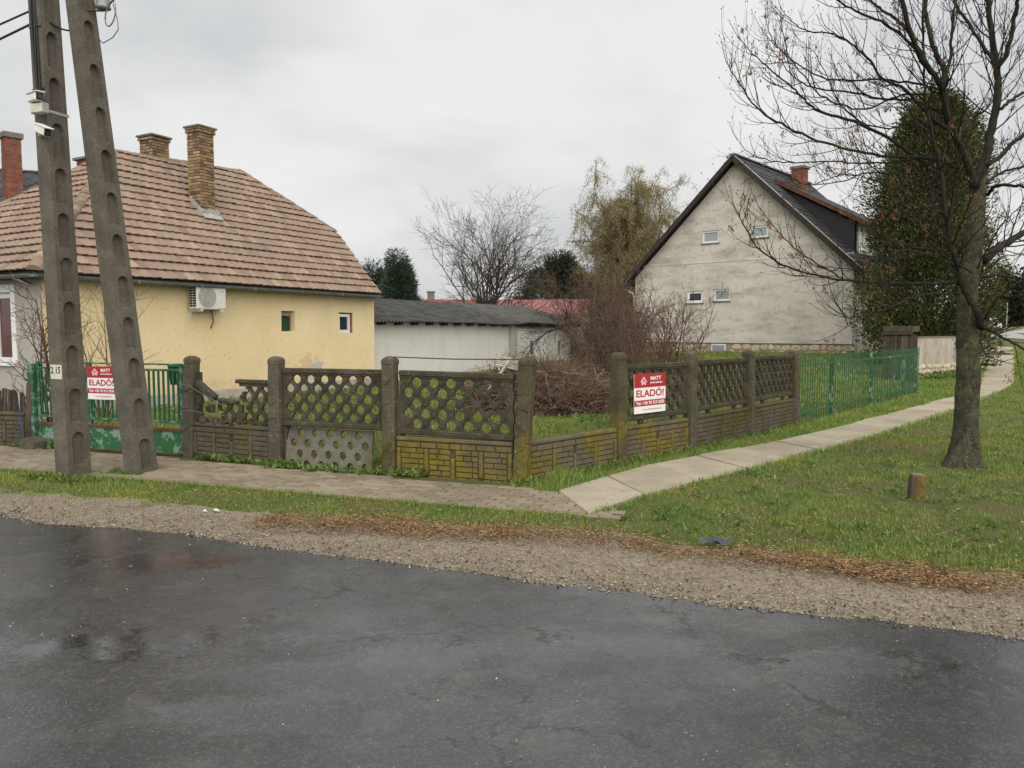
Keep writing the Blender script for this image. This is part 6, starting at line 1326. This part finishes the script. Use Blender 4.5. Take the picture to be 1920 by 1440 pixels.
for i in range(260):
    a = r_.uniform(0, 2 * math.pi); p = core + np.array([math.cos(a) * 1.3, math.sin(a) * .95, r_.uniform(.1, .7)]); P, q = shoot(p, np.array([math.cos(a), math.sin(a), r_.uniform(-.2, .6)]), r_.uniform(.3, .8), .005, 6, -.3, .14, r_); P[:, 2] = np.maximum(P[:, 2], .01); out.append((P, q))
tubes('brushwood', out, 4, 'pile_twig', bp_)['kind'] = 'stuff'
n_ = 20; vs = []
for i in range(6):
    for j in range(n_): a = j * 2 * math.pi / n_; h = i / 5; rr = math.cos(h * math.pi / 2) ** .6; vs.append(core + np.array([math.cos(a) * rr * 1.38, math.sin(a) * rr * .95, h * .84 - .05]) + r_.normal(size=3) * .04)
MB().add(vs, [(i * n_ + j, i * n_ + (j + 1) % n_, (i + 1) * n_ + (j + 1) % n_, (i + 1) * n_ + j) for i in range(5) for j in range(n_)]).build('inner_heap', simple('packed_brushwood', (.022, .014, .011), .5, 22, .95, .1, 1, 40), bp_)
hr = D(958, 682, core[1] - .3); hk = thing('wooden_rack', hr, 'bleached wooden rack with long pole lying on the brush pile', 'wooden rack'); hx = unit(np.array([.95, .1, -.22])); hz = unit(np.array([.25, .55, .8])); hn = unit(np.cross(hx, hz)); hz = np.cross(hn, hx)
for k in range(5): MB().box(hr, hx, hn, hz, (-.30, .30), (-.012, .012), (-.12 + k * .05, -.078 + k * .05), .004).build('slat', 'palewood', hk)
for a in (-.22, .24): MB().box(hr, hx, hn, hz, (a - .02, a + .02), (-.04, -.013), (-.2, .16), .004).build('leg', 'palewood', hk)
MB().beam(D(903, 752, core[1] - 1.0), D(957, 672, core[1] - .33), .05, .035).build('pole', 'palewood', hk)

# ---- foliage trees
def crownleaves(n, fn, L, Wd, r_, droop=0.0, outw=None):
    P = fn(n); d = rdir(n); d[:, 2] -= droop
    if outw is not None: d = d * .6 + outw(P) * .9
    return cards(P, d, rdir(n), r_.uniform(L * .6, L * 1.3, n), r_.uniform(Wd * .6, Wd * 1.3, n))
# weeping tree
wl_ = D(1204, 640, 56); wl_[2] = .4; ww = thing('weeping_tree', wl_, 'tall weeping tree with yellowish spring foliage behind the grey gable house', 'tree'); r_ = np.random.default_rng(31); Hw = 12.0; out = []; strands = []
P, q = shoot(wl_, np.array([0, 0, 1.0]), Hw * .75, .22, 12, .1, .03, r_, .3); MB().tube(P, q, 8).build('trunk', 'grey_twig', ww, True); limbs_ = []
ramify(P, q, r_, 40, 3, 6.2, .08, 2, limbs_, .40, .08, (.7, 1.2), .2, 8, .5); tubes('branch', [(a, np.maximum(b, .02)) for a, b in limbs_], 4, 'willowtwig', ww)
for (Pb, qb) in limbs_:
    for k in range(8):
        p = Pb[int(r_.integers(2, len(Pb)))]; d = np.array([r_.normal() * .5, r_.normal() * .5, .35]); L = r_.uniform(.9, 3.0); Q, w_ = shoot(p, d, L, .012, 8, -2.6, .04, r_, .7); strands.append((Q, w_))
tubes('hanging_twigs', strands, 3, 'willowtwig', ww)['kind'] = 'stuff'
SP_ = np.concatenate([s[0] for s in strands]); idx = r_.integers(0, len(SP_), 150000); Pl = SP_[idx] + r_.normal(size=(len(idx), 3)) * np.array([.10, .10, .16]); d = r_.normal(size=(len(idx), 3)) * .5; d[:, 2] -= 1.0
V, Q = cards(Pl, d, rdir(len(idx)), r_.uniform(.08, .19, len(idx)), r_.uniform(.02, .045, len(idx))); npmesh('leaves', V, Q, None, 'willow', ww)['kind'] = 'stuff'
# thuja behind the garden wall
def conifer(name, base, H, Rm, label, mat, seed, n, L, Wd, shape, lobes=40, lobeR=.5, flat=.35, trunk=True, gap=.0):
    r_ = np.random.default_rng(seed); t = thing(name, base, label, 'tree'); b = np.asarray(base, float)
    if trunk: MB().tube([b - ZU * .2, b + ZU * H * .5, b + ZU * H * .95], [Rm * .07 + .05, Rm * .05 + .03, .02], 8).build('trunk', 'limb', t, True)
    # lobes: upswept fans set round the axis
    h = r_.random(lobes) ** .8; a = r_.uniform(0, 2 * math.pi, lobes); rad = np.array([shape(x) for x in h]) * Rm * r_.uniform(.60, 1.16, lobes); C = b + np.stack([np.cos(a) * rad * .8, np.sin(a) * rad * .8, h * H * .97], 1); lr = lobeR * r_.uniform(.6, 1.35, lobes)
    k = r_.integers(0, lobes, n); dd = rdir(n) * (r_.random(n) ** .35)[:, None]; dd[:, 2] *= 1.35; P = C[k] + dd * lr[k][:, None]; ax = P - (b + np.stack([P[:, 0] * 0, P[:, 0] * 0, (P[:, 2] - b[2])], 1)); ax[:, 2] = 0; out_ = ax / (np.linalg.norm(ax, axis=1)[:, None] + 1e-6)
    P[:, 2] = np.maximum(P[:, 2], b[2] + .15); d = out_ * 1.0 + ZU * flat + rdir(n) * .65; V, Q = cards(P, d, rdir(n), r_.uniform(L * .6, L * 1.4, n), r_.uniform(Wd * .6, Wd * 1.4, n)); npmesh('crown', V, Q, None, mat, t); return t
tj = D(1738, 650, 27.5); tj[2] = float(zt(tj[0], tj[1])); conifer('thuja_tree', tj, 9.2, 2.35, 'tall dense green thuja behind the garden wall', 'thuja', 41, 170000, .125, .042, lambda x: ((1 - x) ** .62 * (.80 + .25 * math.sin(x * 2.2)) + .12) * (1 if x > .22 else .82), 120, .85, .75)
pn = D(748, 640, 52); pn[2] = .2; conifer('pine_tree', pn, 6.3, 2.0, 'dark green pine behind the ridge of the low outbuilding', 'pine', 42, 22000, .34, .05, lambda x: (1 - x) ** .8 * 1.0 + .06, 70, .62, .5)
pn = D(704, 640, 56); pn[2] = .2; conifer('pine_tree', pn, 5.9, 1.7, 'thin pine beside the gable end of the yellow house', 'pine', 43, 11000, .34, .05, lambda x: (1 - x) ** .7 + .1, 40, .6, .5)
pn = D(1045, 640, 58); pn[2] = .3; conifer('pine_tree', pn, 6.3, 4.7, 'broad rounded dark pine behind the red sheet roof', 'farpine', 44, 52000, .36, .06, lambda x: math.sqrt(max(0, 1 - x * x)) * 1.0, 90, .85, .3)
pn = D(1905, 640, 110); pn[2] = 1.5; conifer('far_conifer', pn, 7.2, 4.5, 'dark far evergreen beyond the cross road', 'hedge', 45, 9000, .8, .3, lambda x: math.sqrt(max(0, 1 - x * x)), 60, 1.4, .2)
# hedges and bare bushes that close the view
def bushes(name, pts, mat, label, n, L, Wd, seed):
    r_ = np.random.default_rng(seed); Ps = []
    for (c, rx, ry, rz) in pts:
        m = n; d = rdir(m) * (r_.random(m) ** .4)[:, None]; d[:, 2] = np.abs(d[:, 2]); Ps.append(np.asarray(c) + d * np.array([rx, ry, rz]))
    P = np.vstack(Ps); V, Q = cards(P, rdir(len(P)) + ZU * .4, rdir(len(P)), r_.uniform(L * .6, L * 1.4, len(P)), r_.uniform(Wd * .6, Wd * 1.4, len(P))); return tag(npmesh(name, V, Q, None, mat), label, 'trees', kind='stuff')
far = []
for k in range(7): c = D(1860 + k * 32, 612, 125 + (k % 3) * 8); c[2] = float(zt(c[0], c[1])) - .3; far.append((c, 5, 4, 3.0 + (k % 3)))
bushes('far_hedge', far, 'hedge', 'far dark hedge beyond the cross road', 2200, .9, .4, 51)
far = []
for k in range(6): c = D(1865 + k * 36, 612, 165 + (k % 2) * 12); c[2] = 2; far.append((c, 9, 6, 9.0 + (k % 3) * 1.6))
bushes('far_wood', far, 'farbush', 'far reddish bare wood on the skyline', 2400, 1.6, .12, 52)
far = []
for k in range(26): c = np.array([-95 + k * 9.5, 128 + 10 * math.sin(k * 1.7), .2]); far.append((c, 7, 5, 3.4 + 1.4 * math.sin(k * 2.3)))
bushes('skyline_trees', far, 'hedge', 'far low tree line behind the houses', 500, 1.3, .5, 53)
# woven bare hedge behind the brambles

# ================================================================== GRASS, WEEDS, LITTER, GRIT
def blades(name, P, h, w, mat, label, seed, lean=.55):
    """one bent tapering blade per point"""
    r_ = np.random.default_rng(seed); n = len(P); a = r_.uniform(0, 2 * math.pi, n); s = np.stack([np.cos(a), np.sin(a), np.zeros(n)], 1); b = r_.uniform(0, 2 * math.pi, n); ld = np.stack([np.cos(b), np.sin(b), np.zeros(n)], 1) * (r_.random(n) * lean)[:, None]
    hh = h[:, None]; ww = w[:, None] * .5; up = np.array([0, 0, 1.0]); m = P + (up * .55 + ld * .3) * hh; t = P + (up * (1 - .35 * np.linalg.norm(ld, axis=1))[:, None] + ld) * hh
    V = np.stack([P - s * ww - up * .01, P + s * ww - up * .01, m + s * ww * .75, m - s * ww * .75, t], 1).reshape(-1, 3); i = np.arange(n) * 5
    return tag(npmesh(name, V, np.stack([i, i + 1, i + 2, i + 3], -1), np.stack([i + 3, i + 2, i + 4], -1), mat), label, 'grass', kind='stuff')
def scatter(poly, dens, seed, near=6.0, powr=1.4, keep=None):
    r_ = np.random.default_rng(seed); poly = np.array([p[:2] for p in poly]); lo = poly.min(0); hi = poly.max(0); n = int(dens * np.prod(hi - lo)); x = r_.uniform(lo[0], hi[0], n); y = r_.uniform(lo[1], hi[1], n)
    d = np.hypot(x, y); k = r_.random(n) < np.minimum(1, (near / d) ** powr); x, y, d = x[k], y[k], d[k]
    k = (np.abs(x) / np.maximum(y, .1) < 1.0) & inpoly(x, y, poly); x, y = x[k], y[k]
    if keep is not None: k = keep(x, y, r_); x, y = x[k], y[k]
    return np.stack([x, y, zt(x, y) - .01], 1), r_
gr_line = GRf[2:-2]
far_r = np.array([14.0, 16.0, 0])
fnear = c0; kb = c0 - e0 * 16
verge = [tuple(p) for p in gr_line[gr_line[:, 0] < 1.3] + np.array([.02, .03, 0])] + [tuple(c0 + e0 * .3 + n0 * -.02)] + [tuple(c0 - e0 * 16)]
lawn_r = [tuple(p) for p in PRp + np.array([.02, -.03, 0])][::-1] + [tuple(c0 + e0 * .33)] + [tuple(p) for p in gr_line[gr_line[:, 0] > .9] + np.array([.0, .03, 0])] + [(9, 2.5, 0), (30, 14, 0), (45, 42, 0)]
strip_l = [tuple(p4 - em * .1 - fo * .04), tuple(q1 - fi * .05), tuple(q4 - fi * .05), tuple(q5 - fi * .05), tuple(v0), tuple(v1_), tuple(GT(1860, 652))] + [tuple(p - fi * -.04) for p in PLp[::-1]] + [tuple(p4 - fo * .35)]
lot = [tuple(gl_ + ng * .1), tuple(p1 + fo * .05), tuple(p4 + fo * .05), tuple(q1 + fi * .06), tuple(q4 + fi * .06), tuple(q5 + fi * .1), tuple(v0 + nv * .4), tuple(v1_ + nv * .4), (24, 44, 0), tuple(WR), tuple(WL), (5, 45, 0), tuple(S1), tuple(S0), tuple(B), tuple(A), tuple(gl_ + ng * 3 - eg * 2)]
foot = [tuple(p1 - em * .1 - fo * .03), tuple(p4 + em * .1 - fo * .03), tuple(p4 + em * .15 - fo * .17), tuple(p1 - em * .1 - fo * .14)]
bare = lambda x, y, sc, seed, thr: fbm(x, y, sc, seed) > thr
def hw(P, r_, h0, h1, w0, seed=3):
    pt = fbm(P[:, 0], P[:, 1], .7, seed); d = np.hypot(P[:, 0], P[:, 1]); tf_ = sst(.62, .75, fbm(P[:, 0], P[:, 1], 2.3, seed + 20)); h = (h0 + (h1 - h0) * r_.random(len(P)) ** 1.6) * (.45 + .9 * pt + .8 * tf_); return h, w0 * (.7 + .6 * r_.random(len(P))) * np.maximum(1, d / 9)
P, r_ = scatter(verge, 5200, 101, 8, 1.0, lambda x, y, r_: r_.random(len(x)) < sst(.20, .62, fbm(x, y, 1.1, 31)) * .9 + .22); h, w = hw(P, r_, .018, .062, .0045); blades('verge_grass', P, h, w, 'grass', 'patchy grass verge between road shoulder and brick pavement', 1)
P, r_ = scatter(verge, 1300, 102, 8, 1.0); h, w = hw(P, r_, .012, .04, .004); blades('verge_dry_grass', P, h, w, 'drygrass', 'dry straw in the grass verge', 2, .9)
P, r_ = scatter(lawn_r, 4600, 103, 6.5, 1.25, lambda x, y, r_: r_.random(len(x)) < sst(.30, .58, fbm(x, y, 1.6, 41)) * .92 + .08); h, w = hw(P, r_, .016, .060, .0045, 5); blades('lawn_grass', P, h, w, 'grass', 'short green lawn around the street tree', 3)
P, r_ = scatter(lawn_r, 900, 104, 6.5, 1.25); h, w = hw(P, r_, .012, .04, .0042); blades('lawn_dry_grass', P, h, w, 'drygrass', 'yellowed grass in the lawn', 4, .9)
P, r_ = scatter(strip_l, 4500, 105, 8, 1.2); h, w = hw(P, r_, .03, .12, .0055, 6); blades('strip_grass', P, h, w, 'grass', 'taller grass strip between fence and slab path', 5, .7)
P, r_ = scatter(lot, 1500, 106, 10, 1.05, lambda x, y, r_: r_.random(len(x)) < sst(.2, .55, fbm(x, y, .6, 51)) * .8 + .2); h, w = hw(P, r_, .03, .13, .0065, 7); blades('lot_grass', P, h, w, 'grass', 'rough grass covering the vacant lot', 6, .7)
P, r_ = scatter(lot, 900, 107, 9, 1.3); h, w = hw(P, r_, .03, .14, .006, 8); blades('lot_dry_grass', P, h, w, 'drygrass', 'dry straw grass in the vacant lot', 7, .8)
# leafy weeds along the fence foot, the pole feet and the garden wall
def weeds(name, centres, label, seed, size=.07, n=26):
    r_ = np.random.default_rng(seed); PP, DD, LL = [], [], []
    for c in centres:
        m = int(n * r_.uniform(.6, 1.4)); a = r_.uniform(0, 2 * math.pi, m); el = r_.uniform(.1, 1.2, m); s = size * r_.uniform(.5, 1.4); PP.append(np.asarray(c) + np.stack([r_.normal(size=m) * s * .5, r_.normal(size=m) * s * .4, r_.random(m) * s * .5], 1)); DD.append(np.stack([np.cos(a) * np.cos(el), np.sin(a) * np.cos(el), np.sin(el)], 1)); LL.append(np.full(m, s))
    PP = np.vstack(PP); DD = np.vstack(DD); LL = np.concatenate(LL) * r_.uniform(.5, 1.2, len(PP)); V, Q = cards(PP, DD, rdir(len(PP)), LL, LL * .34); return tag(npmesh(name, V, Q, None, 'weed'), label, 'weeds', kind='stuff')
r_ = np.random.default_rng(9); L14 = np.linalg.norm(p4 - p1); cs = []
for k in range(150):
    s = r_.random() * (L14 + .2); f_ = vnoise(np.array([s * 1.3]), np.array([3.0]), 1, 4)[0]
    if f_ > .33: cs.append(p1 + em * s - fo * (.05 + abs(r_.normal()) * .07))
for k in range(26): cs.append(p2 + em * r_.uniform(.1, 1.5) - fo * (.1 + abs(r_.normal()) * .06))
for k in range(16): cs.append(gl_ + eg * r_.uniform(-.3, .5) - ng * (.05 + r_.random() * .1))
weeds('fence_foot_weeds', cs, 'leafy weeds along the foot of the street fence', 11, .075)
cs = [bB + m1 * r_.normal() * .16 - m2 * (.13 + r_.random() * .12) for k in range(18)] + [bA + m1 * r_.normal() * .3 - m2 * (.16 + r_.random() * .2) for k in range(26)]; weeds('pole_foot_weeds', cs, 'leafy weeds round the feet of the poles', 12, .06)
cs = [v0 + ev * r_.uniform(0, 2.6) - nv * r_.uniform(.1, 1.1) for k in range(60)]
for c in cs: c[2] = vz(c)
weeds('wall_foot_weeds', cs, 'broad leaved weeds at the foot of the garden wall', 13, .16)
cs = [p4 + es * r_.uniform(.1, 6) - fi * r_.uniform(.04, .28) for k in range(150)]; weeds('side_strip_weeds', cs, 'leafy weeds beside the side street fence', 14, .055)
P, r_ = scatter(lawn_r, 26, 115, 7, 1.0); weeds('lawn_weeds', list(P), 'small rosette weeds dotted over the lawn', 15, .05, 12)
P, r_ = scatter(lot, 14, 116, 10, 1.0); weeds('lot_weeds', list(P), 'leafy weeds dotted over the vacant lot', 16, .09, 12)
# fallen leaves and chips: along the grass edge, and thin on the lawn
def flakes(name, P, L, Wd, mat, label, seed, cat='leaf litter', lift=.012):
    r_ = np.random.default_rng(seed); n = len(P); a = r_.uniform(0, 2 * math.pi, n); d = np.stack([np.cos(a), np.sin(a), r_.normal(size=n) * .18], 1); up = np.stack([r_.normal(size=n) * .3, r_.normal(size=n) * .3, np.ones(n)], 1); V, Q = cards(P + ZU * lift, d, up, L * r_.uniform(.5, 1.3, n), Wd * r_.uniform(.5, 1.4, n)); return tag(npmesh(name, V, Q, None, mat), label, cat, kind='stuff')
edge_k = lambda lo, hi: GRf[(GRf[:, 0] > lo) & (GRf[:, 0] < hi)]
r_ = np.random.default_rng(71); PP = []
gl2 = resample(edge_k(-2.2, 5.5), 400)
for k in range(58000):
    c = gl2[r_.integers(400)]; f_ = fbm(np.array([c[0]]), np.array([c[1]]), 1.0, 66)[0]
    if r_.random() < .25 + 2.2 * max(0, f_ - .33): PP.append(c + np.array([r_.normal() * .05, r_.normal() * .15 - .07, 0]))
PP = np.array(PP); PP[:, 2] = .012 + r_.random(len(PP)) * .022; flakes('leaf_drift', PP, np.full(len(PP), .034), np.full(len(PP), .011), 'litter', 'drift of tan fallen leaves and chips along the lawn edge', 21)
P, r_ = scatter(lawn_r, 330, 120, 7, 1.1, lambda x, y, r_: r_.random(len(x)) < sst(.42, .68, fbm(x, y, 1.4, 77)) + .06); P[:, 2] += .02; flakes('lawn_leaves', P, np.full(len(P), .030), np.full(len(P), .013), 'litter', 'scattered brown leaves on the lawn', 22)
P, r_ = scatter(verge, 420, 121, 7, 1.0); P[:, 2] += .02; flakes('verge_leaves', P, np.full(len(P), .03), np.full(len(P), .013), 'litter', 'scattered tan leaves on the grass verge', 23)
sh_poly = [tuple(p) for p in EF[2:-2]] + [tuple(p) for p in GRf[2:-2][::-1]]
P, r_ = scatter(sh_poly, 260, 122, 7, .6); P[:, 2] += .02; flakes('shoulder_leaves', P, np.full(len(P), .026), np.full(len(P), .010), 'litter', 'scattered leaf bits on the gravel shoulder', 24)
P, r_ = scatter(strip_l, 220, 123, 8, 1.0); P[:, 2] += .03; flakes('strip_leaves', P, np.full(len(P), .035), np.full(len(P), .016), 'litter', 'scattered leaves in the fence strip', 25)
# pebbles
def pebbles(name, P, s, mat, label, seed, cat='gravel'):
    r_ = np.random.default_rng(seed); n = len(P); O8 = np.array([(1, 0, 0), (0, 1, 0), (-1, 0, 0), (0, -1, 0), (0, 0, .7), (0, 0, -.5)], float); a = r_.uniform(0, 2 * math.pi, n); ca, sa = np.cos(a), np.sin(a); J = O8[None] * (1 + r_.uniform(-.35, .35, (n, 6, 1))) * s[:, None, None]
    X_ = J[..., 0] * ca[:, None] - J[..., 1] * sa[:, None] * .75; Y_ = J[..., 0] * sa[:, None] + J[..., 1] * ca[:, None] * .75; V = np.stack([X_, Y_, J[..., 2]], -1) + P[:, None, :]; T = np.array([(0, 1, 4), (1, 2, 4), (2, 3, 4), (3, 0, 4), (1, 0, 5), (2, 1, 5), (3, 2, 5), (0, 3, 5)])
    return tag(npmesh(name, V.reshape(-1, 3), None, (T[None] + np.arange(n)[:, None, None] * 6).reshape(-1, 3), mat), label, cat, kind='stuff')
ed = resample(EF[2:-2], 900); n = 9000; k = r_.integers(0, 900, n); off = np.abs(r_.normal(size=n)) * .20 - .05; P = ed[k] - mper * off[:, None] + r_.normal(size=(n, 3)) * np.array([.02, .02, 0]); P[:, 2] = .016; pebbles('edge_gravel', P, .004 + .011 * r_.random(n) ** 2.2, 'pebble', 'loose pebbles and asphalt crumbs along the road edge', 31)
P, r_ = scatter(sh_poly, 1500, 124, 7, .6); P[:, 2] = .016 + (fbm(P[:, 0], P[:, 1], 2.5, 21) - .5) * .02; pebbles('shoulder_gravel', P, .003 + .007 * r_.random(len(P)) ** 2.5, 'pebble', 'fine pebbles over the gravel shoulder', 32)
rd = [tuple(p) for p in EF[2:-2]] + [(6.5, 1.0, 0), (-5.5, 1.0, 0)]
P, r_ = scatter(rd, 42, 125, 5, .4, lambda x, y, r_: r_.random(len(x)) < sst(.35, .6, fbm(x, y, .8, 88)) + .12); P[:, 2] = .0135; flakes('road_grit', P, .006 + .016 * r_.random(len(P)) ** 3, .004 + .008 * r_.random(len(P)) ** 2, 'speck', 'pale grit and petal specks on the wet road', 33, 'grit', .0015)
# fallen twigs on the shoulder
r_ = np.random.default_rng(90); out = []
P, r2 = scatter(sh_poly, 5.0, 126, 7, .6)
for c in P: a = r_.uniform(0, 2 * math.pi); out.append(shoot(c + ZU * .025, np.array([math.cos(a), math.sin(a), 0]), r_.uniform(.06, .3), .0028, 6, 0, .10, r_))
out = [(np.stack([p[:, 0], p[:, 1], np.maximum(p[:, 2] * .3 + .015, .016)], 1), q) for p, q in out]; tag(tubes('fallen_twigs', out, 4, 'brown_twig'), 'thin fallen twigs on the gravel shoulder', 'twigs', kind='stuff')

# grass creeping over the edges of the slab path
r_ = np.random.default_rng(140); PP = []
for L_, sg in ((PLp, 1), (PRp, -1)):
    Lr = resample(L_, 1400); T_e = np.gradient(Lr, axis=0); Ne = np.stack([T_e[:, 1], -T_e[:, 0], T_e[:, 0] * 0], 1); Ne = Ne / np.linalg.norm(Ne, axis=1)[:, None] * sg; n = 15000; k = r_.integers(0, 1400, n); cl_ = fbm(Lr[k, 0], Lr[k, 1], 2.2, 140 + sg); off = r_.normal(size=n) * .035 - .03 + .13 * (cl_ - .45); PP.append(Lr[k] + Ne[k] * off[:, None])
P = np.vstack(PP); P[:, 2] = zt(P[:, 0], P[:, 1]); d = np.hypot(P[:, 0], P[:, 1]); P = P[r_.random(len(P)) < np.minimum(1, 11 / d)]; d = np.hypot(P[:, 0], P[:, 1]); blades('path_edge_grass', P, .045 + .05 * r_.random(len(P)) ** 2, .005 * np.maximum(1, d / 9), 'grass', 'grass creeping over the edges of the slab path', 41, .8)
ex_n = 5200; k = r_.random(ex_n) * 9.5; P = c0 - e0 * k[:, None] + n0 * (r_.normal(size=ex_n) * .035 - .02)[:, None]; P[:, 2] = .0; blades('pavement_edge_grass', P, .03 + .045 * r_.random(ex_n) ** 2, np.full(ex_n, .005), 'grass', 'grass creeping over the road side edge of the brick pavement', 42, .8)
